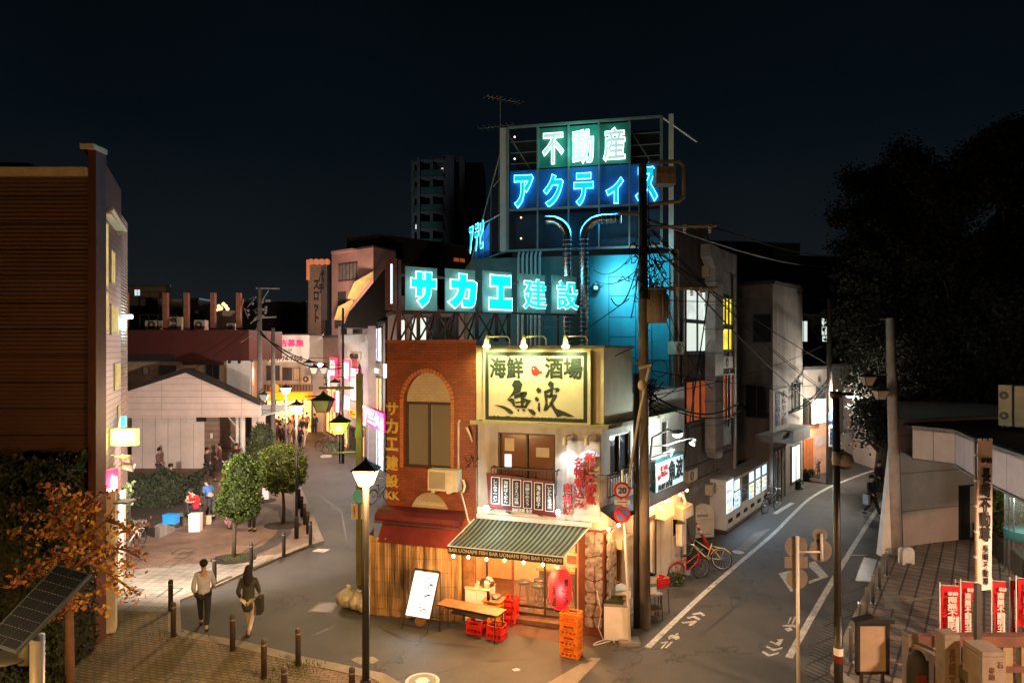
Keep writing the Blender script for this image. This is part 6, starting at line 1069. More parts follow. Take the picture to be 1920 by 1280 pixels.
# road sign with 20
p = G(1181, 1207); k = thing('road_sign', 'slim white sign post with a 20 speed limit disc and no-parking disc', 'road sign', p); o = Vector(k.location); rl = lambda a, b: P(a, b, o.y) - o
mb = MB(); a = rl(1167, 880); mb.tube([(0, 0, 0), (a.x * .5, 0, a.z * .5), a], .032, 8); mb.build('pole_shaft', M['white'], k, True); mb = MB(); mb.box(-.26, .24, -.12, .25, 0, .08); mb.build('base', M['concrete'], k)
def disc(k, c, r, kind, face=-1):
    mb = MB(); y = c.y - .05
    mb.cyl((c.x, y + .02, c.z), (c.x, y, c.z), r, n=28, m=0); g_ = mb.build('sign_disc', M['redp'] if face < 0 else M['grey'], k)
    if face < 0:
        mb = MB(); mb.cyl((c.x, y, c.z), (c.x, y - .004, c.z), r * .74, n=28); mb.build('disc_face', M['white'] if kind == '20' else mat('disc_blue', (.05, .16, .5), .5), g_)
        if kind == '20': text('20', r * .95, r * .72, mat('sign_navy', (.02, .05, .35), .5), g_, (c.x, y - .005, c.z), bold=.03)
        else: mb = MB(); a = r * .72 * .707; t = r * .12; mb.prism([(c.x - a - t, c.z + a - t), (c.x - a + t, c.z + a + t), (c.x + a + t, c.z - a + t), (c.x + a - t, c.z - a - t)], y - .010, y - .004); mb.build('slash', M['redp'], g_)
    return g_
disc(k, rl(1166, 918), .20, '20'); disc(k, rl(1166, 963), .20, 'np'); mb = MB(); c = rl(1166, 940); mb.box(c.x - .19, c.x + .19, -.07, -.05, c.z - .055, c.z + .05, 0); mb.box(c.x - .13, c.x + .13, -.075, -.07, c.z - .012, c.z + .012, 1); mb.build('supplement_plate', [M['white'], M['redp']], k)
# signs seen from behind
p = G(1497, 1296); k = thing('road_sign', 'grey sign post seen from behind with round discs and plates', 'road sign', p); o = Vector(k.location); rl = lambda a, b: P(a, b, o.y) - o
mb = MB(); mb.tube([(0, 0, 0), rl(1495, 1005)], .038, 8); c = rl(1540, 998); mb.tube([rl(1498, 1034), rl(1541, 1034)], .02); mb.tube([rl(1541, 1050), rl(1540, 1000)], .03, 6); mb.build('pole_shaft', M['white'], k, True)
for a, b, r in ((1495, 1026, .235), (1540, 1004, .155), (1541, 1033, .235), (1497, 1086, .22)):
    c = rl(a, b); mb = MB(); mb.cyl((c.x, .05, c.z), (c.x, .07, c.z), r, n=28); mb.box(c.x - r * .8, c.x + r * .8, .035, .05, c.z - r * .4, c.z - r * .32); mb.box(c.x - r * .8, c.x + r * .8, .035, .05, c.z + r * .32, c.z + r * .4); mb.build('sign_disc', bpy.data.materials.get('sign_back') or mat('sign_back', (.17, .145, .125), .6, .2), k)
c = rl(1495, 1055); mb = MB(); mb.box(c.x - .24, c.x + .24, .05, .065, c.z - .12, c.z + .12); mb.build('supplement_plate', bpy.data.materials['sign_back'], k)
# ---------------------------------------------------------------- cables
for i, (a, b, sag, rr, lb) in enumerate([
    (P(1221, 450, 16.8), P(1545, 770, 34), .4, .025, 'long overhead cable from the utility pole down to the far pole'), (P(1215, 735, 16.8), P(1385, 755, 26), .5, .03, 'thick sagging cable beside the orange windows'),
    (P(1215, 745, 16.8), P(1400, 762, 27), .5, .02, 'lower thin cable beside the orange windows'), (P(1385, 755, 26), P(1556, 705, 35), 1.1, .04, 'sagging cable across the dim house fronts'), (P(1385, 760, 26), P(1556, 720, 35), .9, .03, 'second sagging cable across the dim house fronts'),
    (P(1212, 410, 16.8), P(1550, 500, 40), .3, .03, 'high cable crossing the dark roofs'), (P(1330, 423, 16.8), P(1560, 480, 40), .2, .02, 'thin high cable above the dark roofs'), (P(1190, 650, 16.8), P(880, 760, 17.6), .15, .012, 'thin cable crossing in front of the yellow signboard'), (P(1180, 560, 16.8), P(880, 745, 17.6), .12, .012, 'second thin cable crossing the yellow signboard'),
    (P(1330, 545, 18), P(1283, 860, 20.5), .0, .02, 'black cable running down past the lit white window'), (P(487, 620, 40), P(640, 690, 38), .8, .04, 'dark cable over the shopping street'), (P(487, 625, 40), P(640, 684, 38), .5, .03, 'second dark cable over the shopping street'), (P(512, 640, 41), P(601, 684, 42), .3, .02, 'thin wire to the white street light'), (P(487, 600, 40), P(340, 705, 38), .2, .02, 'thin wire from the dark pole to the gable roof'),
    (P(1216, 560, 16.8), P(1420, 560, 30), .1, .012, 'thin wire across the lit side windows'), (P(1556, 600, 35), P(1668, 600, 23), .3, .015, 'faint wire between the far pole and the leaning pole'), (P(1872, 815, 21), P(1960, 850, 18), .1, .01, 'thin wire by the roof air conditioner')]):
    mb = MB(); o = Vector(a); mb.tube([q_ - o for q_ in bez(a, b, sag, 14)], rr, 5); t = tag(mb.build('overhead_cable', M['cable'] if i not in (0, 5) else M['dgrey'], None, True), lb, 'cable'); t.location = o

cr_ = random.Random(21)
for i in range(16):
    a = P(1208 + cr_.uniform(-8, 16), cr_.choice((405, 430, 470, 500, 545, 690, 735, 745)) + cr_.uniform(-8, 8), 16.8 + cr_.uniform(-.2, .2)); b = [P(1262 + cr_.uniform(0, 115), cr_.uniform(470, 800), cr_.uniform(21, 27)), P(1556, cr_.uniform(600, 740), 35), P(1110 + cr_.uniform(0, 140), cr_.uniform(470, 690), 23)][i % 3]
    mb = MB(); o = Vector(a); mb.tube([q_ - o for q_ in bez(a, b, cr_.uniform(.1, .7), 12)], cr_.uniform(.008, .018), 4); t = tag(mb.build('overhead_cable', M['cable'], None, True), ['drooping service cable from the big utility pole to the side of the tall building', 'drooping cable from the big utility pole toward the far blue-plated pole', 'short service cable from the big utility pole to the teal cladding'][i % 3], 'cable', ['service cables to the side wall', 'cables toward the far pole', 'service cables to the teal cladding'][i % 3]); t.location = o
# ================================================================= small things in front of the fish bar
k = thing('red_lantern', 'big glowing red paper lantern hanging over the doorway', 'lantern', P(1050, 1140, 15.75)); sH = .5 / 1.0
mb = MB(); prof = [(.13, .0), (.17, .03)]; hL = P(0, 1063, 15.75).z - P(0, 1140, 15.75).z
for i in range(41):
    t = i / 40; r = .15 + .135 * min(1, (sin(pi * min(t, 1 - t) * 1.15 + .12)) * 1.25) if True else 0; r = .14 + .14 * (1 - abs(2 * t - 1) ** 3.2) + (.004 if i % 2 else -.003); prof.append((r, .03 + t * (hL - .06)))
prof.append((.12, hL)); mb.lathe(prof, n=32); lm, ln, ll, lb = nt('lantern_paper'); lb.inputs['Base Color'].default_value = (.5, .012, .016, 1); lb.inputs['Roughness'].default_value = .7; lb.inputs['Emission Color'].default_value = (1, .012, .022, 1); lb.inputs['Emission Strength'].default_value = .5
mb.build('paper_shade', lm, k, True)
mb = MB(); mb.cyl((0, 0, -.05), (0, 0, .02), .13, n=20); mb.build('base_ring', M['inkk'], k); mb = MB(); mb.cyl((0, 0, hL - .01), (0, 0, hL + .07), .13, n=20); mb.build('top_ring', mat('ring_pink', (.6, .3, .25), .5), k)
for s_, x, a, w_ in (('煮込み', .12, .45, .13), ('魚波', -.15, -.55, .12)):
    o = text(s_, w_, .62 if x > 0 else .48, M['inkk'], k, (.283 * sin(a), -.283 * cos(a) + .0, hL * (.5 if x > 0 else .40)), bold=.03, vertical=True, rz=a)
    for v in o.data.vertices: t = v.co.x / .283; v.co.x = .283 * sin(t); v.co.y += .283 * (1 - cos(t)) ; v.co.y -= .004
mb = MB(); mb.ball((.03, -.275, hL * .52), .028); mb.tube([(0, 0, hL + .05), (0, .0, hL + .25)], .008); mb.build('hanging_wire', M['inkk'], k)
light('lantern_light', 'POINT', (.0, -.42, hL * .5), 9, (1, .25, .2), .1, None, k)
def crate(name, label, loc, rz, m, txt=None, group=None, s=(.44, .34, .255), tm='brown'):
    k = thing(name, label, 'crate', loc, rz, group); a, b, h = s; a /= 2; b /= 2; t = .018; mb = MB()
    mb.box(-a, a, -b, b, 0, .02)
    for (x0, x1, y0, y1) in ((-a, a, -b, -b + t), (-a, a, b - t, b), (-a, -a + t, -b + t, b - t), (a - t, a, -b + t, b - t)):
        L_ = max(x1 - x0, y1 - y0); hz = (x1 - x0) > (y1 - y0)
        def seg(f0, f1, z0, z1): mb.box(x0 + (x1 - x0) * f0, x0 + (x1 - x0) * f1, y0, y1, z0, z1) if hz else mb.box(x0, x1, y0 + (y1 - y0) * f0, y0 + (y1 - y0) * f1, z0, z1)
        seg(0, 1, 0, h * .16); seg(0, 1, h * .42, h * .68); seg(0, .24, h * .68, h * .90); seg(.76, 1, h * .68, h * .90); seg(0, 1, h * .9, h)
        for f in (0, .22, .44, .66, .88): seg(f, f + .1, h * .16, h * .42)
    for z in (h * .42, h - .02): mb.box(-a - .008, a + .008, -b - .008, -b, z, z + .018); mb.box(a, a + .008, -b, b, z, z + .018); mb.box(-a - .008, -a, -b, b, z, z + .018)
    for i in range(1, 4): mb.box(-a + t, a - t, -b + 2 * b * i / 4 - .004, -b + 2 * b * i / 4 + .004, .02, h * .8)
    mb.build('shell', m, k)
    if txt: text(txt, a * 1.2, h * .15, M[tm], k, (0, -b - .008, h * .555), bold=.02, ext=.003)
    return k
p = G(1071, 1228)
for i in range(4): crate('plastic_crate', ['bottom', 'second lowest', 'third lowest', 'topmost'][i] + ' orange plastic crate of the stack below the red lantern', (p.x, p.y, .255 * i + .005), R(-26) + random.uniform(-.02, .02), M['org'], 'ニコーツ', 'stacked orange crates')
# folding table
T = thing('folding_table', 'long wooden topped folding table with black legs outside the bar', 'table', (-1.03, 16.55, 0), R(-25.7)); mb = MB(); mb.box(-.87, .87, -.23, .23, .68, .705); mb.build('tabletop', M['wood'], T); mb = MB(); mb.box(-.875, .875, -.235, .235, .672, .692); mb.tube([(-.7, -.1, .6), (.7, -.1, .6)], .012); mb.box(-.5, .5, -.18, .18, .52, .53); mb.build('shelf_rack', M['black'], T)
for x in (-.78, .78):
    for y in (-.2, .2): mb = MB(); mb.tube([(x, y, 0), (x, y, .68)], .014); mb.tube([(x * .8, y, .66), (x, y, .42)], .009); mb.build('leg', M['black'], T)
    mb = MB(); mb.tube([(x, -.2, .16), (x, .2, .16)], .010); mb.build('stretcher', M['black'], T)
fa = lambda px, py, z=0.: G(px, py, z)
def bottles(k, n=3, m='brown'):
    mb = MB()
    for i in range(n):
        for j in range(2): mb.lathe([(.03, .02), (.03, .16), (.012, .22), (.012, .28)], (-.13 + .13 * i, -.07 + .14 * j, 0), 8)
    mb.build('bottles', M[m], k, True)
for px, py, lb in ((893, 1192, 'red bottle crate under the middle of the folding table'), (931, 1202, 'red bottle crate under the right end of the folding table')): p = fa(px, py); c = crate('plastic_crate', lb, (p.x, p.y + .2, .005), R(-22), M['redp'], None, 'red drink crates', (.42, .34, .34)); bottles(c)
p = fa(958, 1166); c = crate('plastic_crate', 'red crate beside the sliding glass door', (p.x, p.y, .005), R(-18), M['redp'], None, 'red drink crates', (.34, .34, .34)); c2 = crate('plastic_crate', 'red crate on top of the crate beside the sliding glass door', (p.x, p.y, .35), R(-16), M['redp'], None, 'red drink crates', (.34, .34, .30))
p = fa(930, 1172); c = crate('plastic_crate', 'lower yellow crate holding up the wooden serving board', (p.x - .05, p.y, .005), R(-18), M['yel'], None, 'yellow crates', (.44, .36, .36)); c = crate('plastic_crate', 'upper yellow crate just under the wooden serving board', (p.x - .05, p.y, .37), R(-18), M['yel'], None, 'yellow crates', (.44, .36, .30))
k = thing('serving_board', 'plain wooden board lying on the yellow crates', 'board', (p.x - .05, p.y, .672), R(-18)); mb = MB(); mb.box(-.26, .26, -.22, .22, 0, .02); mb.build('plank', M['wood'], k)
k = thing('steel_pot', 'small steel pot on the wooden board', 'pot', (p.x - .0, p.y, .693), 0); mb = MB(); mb.lathe([(.09, 0), (.12, .03), (.12, .09), (.10, .09)], n=16); mb.build('bowl', M['steel'], k, True); mb = MB(); mb.tube([(.1, 0, .08), (.22, .03, .1)], .01); mb.build('handle', M['steel'], k)
k = thing('black_bottle', 'dark upright flask standing at the left of the steel pot', 'bottle', (p.x - .2, p.y - .08, .693), 0); mb = MB(); mb.lathe([(.04, 0), (.04, .2), (.03, .23)], n=12); mb.build('flask', M['black'], k, True)
p = G(900, 1163); k = thing('white_fridge', 'low white two-door fridge beside the doorway', 'fridge', (p.x, p.y + .15, .005), R(-18)); mb = MB(); mb.box(-.33, .33, -.25, .25, 0, .84); mb.build('casing', M['white'], k)
for x in (-.32, .01): mb = MB(); mb.box(x, x + .31, -.27, -.25, .06, .80); mb.build('door', M['white'], k)
mb = MB(); mb.box(-.35, .35, -.28, .27, .84, .87); mb.build('worktop', M['cream'], k)
k = thing('steel_kettle', 'domed steel cooking pot with a chimney pipe on the white fridge', 'kettle', (p.x + .18, p.y + .15, .875), 0); mb = MB(); mb.lathe([(.17, 0), (.20, .03), (.20, .10), (.17, .17), (.10, .23), (.03, .25)], n=24); mb.build('body', M['steel'], k, True); mb = MB(); mb.cyl((0, 0, .24), (0, 0, .95), .03, n=10); mb.ball((0, -.02, .92), .09, .06, .09); mb.build('chimney_pipe', M['iron'], k, True); mb = MB(); mb.box(-.06, .06, -.212, -.19, .02, .12); mb.build('label_plate', M['cream'], k)
k = thing('tall_plank', 'tall upright wooden panel between reed screen and fridge', 'panel', (FA.w(FA.s_(872, .1), .05, .0)), FA.th); mb = MB(); mb.box(-.12, .25, -.03, .02, .01, 2.2); mb.build('plank', M['wood'], k)
for i, (dx, dy) in enumerate([(-1.85, .75), (-1.45, .85), (-1.05, .8), (-2.3, .9), (-1.9, 1.15)]):
    a = FA.o + FA.r * dx - FA.n * dy; k = thing('bar_stool', ['black bar stool behind the middle of the glass door', 'black bar stool right of the middle one, inside', 'black bar stool behind the red lantern', 'leftmost black bar stool inside', 'black bar stool nearest the counter'][i], 'stool', (a.x, a.y, .14), i * .5, 'bar stools inside'); mb = MB(); mb.cyl((0, 0, .62), (0, 0, .68), .17, n=18); mb.build('seat', M['black'], k, True)
    for t in range(4): t = t * pi / 2 + .7; mb = MB(); mb.tube([(.12 * cos(t), .12 * sin(t), .62), (.18 * cos(t), .18 * sin(t), 0)], .013); mb.build('leg', M['steel'], k)
    mb = MB(); mb.lathe([(.16, .2), (.16, .22)], n=16, cap=False); mb.build('foot_ring', M['steel'], k)
# A-board
A0_, A1_ = G(755, 1178), G(800, 1186); k = thing('sandwich_board', 'brightly lit white menu stand with small food pictures leaning beside the reed screen', 'sandwich board', ((A0_.x + A1_.x) / 2, (A0_.y + A1_.y) / 2, 0), math.atan2((A1_ - A0_).y, (A1_ - A0_).x)); w_ = (A1_ - A0_).length / 2 * 1.05; ft = lambda z: .28 * z
sy = lambda z: z * .30
mb = MB()
for x in (-w_, w_): mb.tube([(x + (.0), 0, 0), (x + .14, sy(1.4), 1.42)], .016, 5); mb.tube([(x + .04, .62, 0), (x + .14, sy(1.4) + .02, 1.42)], .014, 5)
mb.tube([(-w_, 0, .12), (w_, 0, .12)], .01); mb.tube([(-w_ + .14, sy(1.4), 1.42), (w_ + .14, sy(1.4), 1.42)], .02); mb.tube([(-w_ + .04, .6, .15), (w_ + .04, .6, .15)], .01); mb.build('frame', M['black'], k)
bp_ = lambda x, z, o=0: (x + .10 * z, sy(z) - .02 - o, z)
mb = MB(); mb.sheet([bp_(-w_ + .02, .33), bp_(w_ - .02, .33), bp_(w_ - .02, 1.38), bp_(-w_ + .02, 1.38)]); mb.build('face', M['board'], k)
def blob(mb, x, z, rx, rz, m, o=.006, n=7, seed=0):
    rr = random.Random(seed); mb.sheet([bp_(x + rx * cos(t * 2 * pi / n) * rr.uniform(.6, 1.1), z + rz * sin(t * 2 * pi / n) * rr.uniform(.6, 1.1), o) for t in range(n)], m)
mb = MB()
for i, (x, z, a, b, c) in enumerate([(.1, 1.25, .03, .03, 1), (.17, 1.27, .03, .025, 1), (.2, 1.1, .07, .03, 0), (.14, 1.03, .05, .02, 0), (.05, 1.05, .03, .02, 1), (.18, .86, .07, .025, 0), (.1, .83, .06, .025, 2), (.0, .8, .02, .015, 0), (-.15, .82, .02, .012, 0), (.02, .55, .035, .02, 0), (-.1, .97, .06, .01, 3), (-.12, 1.2, .08, .012, 3), (-.1, .7, .06, .01, 3)]): blob(mb, x, z, a, b, c, seed=i)
for i in range(12): t = i * pi / 11; blob(mb, .14 + .09 * cos(t), .43 + .10 * sin(t), .016, .02, 0, .007, 6, i)
mb.build('food_pictures', [mat('pic_black', (.03, .03, .04)), mat('pic_red', (.5, .25, .15)), mat('pic_grey', (.2, .25, .3)), mat('pic_pale', (.5, .55, .55))], k)
light('board_glow', 'AREA', bp_(0, .85, .10), 5, (.75, .93, 1), .8, (R(-90 - 17), 0, 0), k)
k = thing('wood_round', 'sawn log slice leaning behind the menu stand', 'log', G(789, 1176), R(10)); mb = MB(); mb.cyl((0, 0, .15), (0, .06, .17), .15, n=18); mb.build('slice', M['wood'], k)
# garbage bags
for i, (px, py, s_, lb) in enumerate([(653, 1138, .34, 'tied translucent rubbish bag standing left at the foot of the olive post'), (672, 1142, .30, 'rubbish bag in the middle of the group by the reed screen'), (684, 1147, .27, 'smaller slumped rubbish bag nearest the reed screen')]):
    p = G(px, py); k = thing('rubbish_bag', lb, 'rubbish bag', p, i, 'rubbish bags'); mb = MB(); rr = random.Random(i); mb.ball((0, 0, s_ * .8), s_, s_ * .85, s_ * .8, 18, 12)
    mb.v = [(x * (1 + .10 * sin(9 * math.atan2(y, x) + z * 14) + rr.uniform(-.05, .05)) * (1 if z < s_ else max(.25, 1 - (z - s_) / s_ * .9)), y * (1 + .1 * sin(7 * math.atan2(y, x) - z * 10)) * (1 if z < s_ else max(.25, 1 - (z - s_) / s_ * .9)), z) for x, y, z in mb.v]
    mb.build('sack', mat('bag_plastic%d' % i, (.42, .37, .27), .35, var=.5, scale=9, bump=.5), k, True); mb = MB(); mb.cyl((0, 0, s_ * 1.5), (.03, 0, s_ * 1.75), .03, .09, 8); mb.build('knot', M['cream'], k, True)
# freezer, sign of stools etc on the side
p = G(1140, 1195); f2 = G(1178, 1196); k = thing('chest_freezer', 'white chest freezer standing against the stone corner pillar', 'freezer', G(1160, 1203), R(-8)); k.location.y += .25
mb = MB(); mb.box(-.32, .28, -.26, .36, .04, .86); mb.build('casing', M['white'], k); mb = MB(); mb.box(-.33, .29, -.27, .37, .86, .91); mb.build('lid', M['grey'], k); mb = MB(); mb.box(-.28, .24, -.2, .3, 0, .04); mb.build('base', M['black'], k)
k2 = thing('plastic_tray', 'dark green plastic tray on the freezer lid', 'tray', k.location + Vector((-.08, -.02, .912)), R(-8)); mb = MB(); mb.box(-.25, .22, -.2, .18, 0, .02); [mb.box(*b) for b in ((-.25, .22, -.2, -.18, .02, .08), (-.25, .22, .16, .18, .02, .08), (-.25, -.23, -.18, .16, .02, .08), (.20, .22, -.18, .16, .02, .08))]
mb.build('shell', mat('tray_green', (.03, .04, .015), .4), k2); k2 = thing('polystyrene_box', 'white polystyrene box behind the freezer tray', 'box', k.location + Vector((.12, .55, .80)), R(20)); mb = MB(); mb.box(-.2, .25, -.2, .2, 0, .2); mb.build('shell', M['white'], k2); mb = MB(); mb.box(-.21, .26, -.21, .21, .2, .24); mb.build('lid', mat('foam_blue', (.3, .38, .42), .6), k2)
k2 = thing('cardboard_sheet', 'orange-brown cardboard sheet on the freezer rear edge', 'cardboard', k.location + Vector((.15, .2, .915)), R(-8)); mb = MB(); mb.box(-.12, .14, -.14, .16, 0, .012); mb.build('sheet', M['wood'], k2)
p = G(1222, 1160); k = thing('metal_stool', 'black metal stool carrying cooler boxes beside the utility pole', 'stool', p, R(20)); mb = MB(); mb.box(-.22, .24, -.18, .2, .66, .70); mb.build('seat', M['grey'], k)
for x in (-.19, .2):
    for y in (-.15, .17): mb = MB(); mb.tube([(x, y, .66), (x * 1.15, y * 1.15, 0)], .013); mb.build('leg', M['black'], k)
mb = MB(); mb.box(-.2, .2, -.16, .17, .3, .32); mb.build('lower_shelf', M['black'], k)
for i, (z, h, m_, lb) in enumerate([(.70, .22, 'white', 'white cooler box, lower one on the metal stool'), (.925, .05, 'teal', 'teal lid tray between the two cooler boxes'), (.98, .20, 'cream', 'cream cooler box on top of the teal tray')]):
    k2 = thing('cooler_box', lb, 'box', p + Vector((-.05, .02, z + .002)), R(20), 'boxes on the metal stool'); mb = MB(); mb.box(-.14, .12, -.14, .14, 0, h); mb.build('shell', M[m_] if m_ in M else mat('teal_plastic', (.02, .22, .3), .4), k2); mb = MB(); mb.box(-.145, .125, -.145, .145, h - .03, h); mb.build('rim', M['grey'], k2)
crate('plastic_basket', 'red plastic basket leaning behind the metal stool', (p.x + .32, p.y + .45, .72), R(30), M['redp'], None, None, (.4, .3, .24)); k = thing('metal_stool', 'second black metal stool under the red basket', 'stool', (p.x + .3, p.y + .42, 0), R(30)); mb = MB(); mb.box(-.2, .2, -.16, .16, .68, .71); mb.build('seat', M['grey'], k)
for x in (-.17, .17):
    for y in (-.14, .14): mb = MB(); mb.tube([(x, y, .68), (x * 1.15, y * 1.15, 0)], .013); mb.build('leg', M['black'], k)
k = thing('extension_cable', 'white extension cables lying by the stone pillar', 'cable', G(1125, 1205)); mb = MB(); mb.tube([Vector((.35 * cos(t * .9) + .05 * t, .15 * sin(t * 1.3), .02)) for t in [i * .35 for i in range(16)]], .012, 5); mb.tube([(-.05, .25, 1.2), (.05, .18, .7), (-.02, .15, .3), (.1, .05, .03)], .01, 5); mb.build('cable', M['white'], k, True)
# ---------------------------------------------------------------- bicycles
def bicycle(label, loc, rz, fc, rim=M['steel'], group='parked bicycles', basket=True, lean=R(6)):
    k = thing('bicycle', label, 'bicycle', loc, rz, group); k.rotation_euler = (lean, 0, rz); r = .32
    for x in (-.52, .52):
        mb = MB(); N = 28; R_ = [(x + r * cos(i * 2 * pi / N), 0, r + r * sin(i * 2 * pi / N)) for i in range(N + 1)]; mb.tube(R_, .018, 6); wh = mb.build('wheel', M['tyre'], k, True)
        mb = MB(); mb.tube([(x + (r - .025) * cos(i * 2 * pi / N), 0, r + (r - .025) * sin(i * 2 * pi / N)) for i in range(N + 1)], .010, 4)
        for i in range(14): t = i * 2 * pi / 14; mb.tube([(x, 0, r), (x + (r - .02) * cos(t), 0, r + (r - .02) * sin(t))], .003, 3)
        mb.cyl((x, -.04, r), (x, .04, r), .025, n=8); mb.build('rim', rim, wh)
        mb = MB(); mb.tube([(x + (r + .03) * cos(t), 0, r + (r + .03) * sin(t)) for t in [(.3 + i * .22 if x < 0 else .9 + i * .16) for i in range(11)]], .014, 4); mb.build('mudguard', fc, k)
    mb = MB(); bb = (-.06, 0, .28); st = (-.2, 0, .78); hd = (.36, 0, .82); hb = (.40, 0, .62)
    for a, b, q_ in ((bb, st, .018), (bb, hb, .022), ((-.15, 0, .55), hd, .016), (bb, (-.52, .0, r), .012), ((-.17, 0, .66), (-.52, 0, r), .010), (hb, (.52, .03, r), .012), (hb, (.52, -.03, r), .012), (hd, hb, .02), ((-.62, 0, .68), (-.2, 0, .69), .012), ((-.6, 0, .68), (-.52, 0, r), .007)): mb.tube([a, b], q_, 6)
    mb.build('frame', fc, k, True); mb = MB(); mb.ball((-.24, 0, .84), .13, .08, .035, 10, 6); mb.tube([st, (-.22, 0, .82)], .012); mb.build('saddle', M['black'], k, True)
    mb = MB(); mb.tube([hd, (.34, 0, .98)], .012); mb.tube([(.16, -.27, 1.02), (.30, -.2, 1.03), (.36, -.08, .99), (.34, 0, .98), (.36, .08, .99), (.30, .2, 1.03), (.16, .27, 1.02)], .011); mb.build('handlebar', M['steel'], k, True)
    mb = MB(); mb.lathe([(.09, -.008), (.09, .008)], n=14); o = mb.build('chainring', M['grey'], k); o.rotation_euler = (R(90), 0, 0); o.location = (-.06, -.04, .28); mb = MB(); mb.tube([(-.06, -.07, .28), (.05, -.07, .17)], .009); mb.tube([(-.06, .07, .28), (-.17, .07, .39)], .009); mb.build('crank', M['steel'], k)
    if basket:
        mb = MB()
        for i in range(5): z = .72 + i * .055; a = .11 + i * .012; mb.tube([(.42, -a, z), (.68, -a, z), (.68, a, z), (.42, a, z), (.42, -a, z)], .005, 3)
        for i in range(6):
            for y0 in (-1, 1): mb.tube([(.42 + i * .052, y0 * .11, .72), (.42 + i * .052, y0 * .16, .94)], .004, 3)
            mb.tube([(.68, -.1 + i * .04, .72), (.68, -.13 + i * .052, .94)], .004, 3)
        mb.build('basket', M['grey'], k)
    return k
p = G(1290, 1088); bicycle('red city bicycle parked at the kerb in front of the pale wall', p, R(28), M['red'], basket=False); p = G(1322, 1062); bicycle('yellowish step-through bicycle behind the red one with its rear wheel toward the road', p, R(150), mat('bike_yellow', (.55, .46, .22), .4), basket=False)
p = G(1445, 958); bicycle('black bicycle at the far end of the vending machines', p, R(40), M['black'], basket=False); p = G(1533, 893); bicycle('dark bicycle with basket parked in the peach-lit porch', p, R(70), M['black'])
p = G(611, 845); bicycle('black bicycle parked on the right side of the shopping street', p, R(-20), M['black']); p = G(628, 850); bicycle('green bicycle beside the black one in the shopping street', p, R(30), mat('bike_green', (.02, .25, .12), .4)); p = G(712, 940); bicycle('dark bicycle half hidden behind the olive post', p, R(60), M['black'])
p = G(242, 1033); bicycle('pale bicycle seen head-on next to the clad building', p, R(80), M['white'], lean=0)
k = thing('traffic_cone', 'fallen red and white pole behind the yellow bicycle', 'cone', G(1333, 1035)); mb = MB(); mb.cyl((0, 0, .02), (-.45, .3, .95), .07, .05, 12, 0); mb.cyl((-.28, .187, .60), (-.33, .22, .70), .064, .062, 12, 1); mb.cyl((-.38, .253, .80), (-.42, .28, .88), .06, .058, 12, 1); mb.build('shaft', [M['redp'], M['white']], k, True); mb = MB(); mb.box(-.1, .3, -.1, .3, 0, .05); mb.build('base', M['red_d'], k)
# ---------------------------------------------------------------- bollards
b0_ = None
for i, (px, py) in enumerate([(320, 1145), (325, 1193), (402, 1095), (471, 1066), (532, 1042), (436, 1219), (495, 1271), (559, 1248), (533, 1330), (582, 1020), (577, 1000), (571, 983), (566, 967), (561, 952), (660, 1330)]):
    p = G(px, py, KZ); p.z = KZ
    if b0_ is None:
        b0_ = k = thing('bollard', '', 'bollard', p, 0, 'dark bollards along the plaza kerb'); mb = MB(); mb.lathe([(.062, 0), (.062, .80), (.055, .83), (.03, .85)], n=16); mb.build('shaft', mat('bollard_brown', (.05, .035, .03), .45, var=.3), k, True); mb = MB(); mb.lathe([(.066, .72), (.066, .745)], n=16); mb.build('band', M['grey'], k)
    else: k = dup(b0_, p)
    k['label'] = ['dark bollard just above the left walkway corner', 'dark bollard at the left walkway corner where the kerb turns', 'dark bollard between the walking man and the slim tree', 'dark bollard right of the slim tree', 'dark bollard in the middle of the plaza kerb', 'dark bollard below the woman in white trousers', 'dark bollard with a pale round ball at its foot', 'dark bollard standing in a grass tuft', 'dark bollard cut off by the bottom edge', 'nearest dark bollard of the row beside the lamp post', 'second bollard from the near end of the row by the lamp post', 'third bollard of the row by the lamp post', 'fourth bollard of the row by the lamp post', 'farthest bollard of the row by the lamp post', 'bollard top peeping in at the bottom beside the foreground lamp'][i]
s0_ = None
for i, (px, py) in enumerate([(1595, 1240), (1611, 1188), (1625, 1157), (1637, 1131), (1649, 1103), (1663, 1079)]):
    p = G(px, py, .11); p.z = .11
    if s0_ is None:
        s0_ = k = thing('bollard', '', 'bollard', p, 0, 'stainless bollards by the right kerb'); mb = MB(); mb.lathe([(.04, 0), (.04, .76), (.034, .79), (.01, .80)], n=14); mb.build('shaft', M['steel'], k, True); mb = MB(); mb.lathe([(.075, 0), (.075, .015)], n=14); mb.build('flange', M['steel'], k)
    else: k = dup(s0_, p)
    k['label'] = ['nearest', 'second nearest', 'third nearest', 'fourth nearest', 'second farthest', 'farthest'][i] + ' shiny steel bollard along the right plaza kerb'
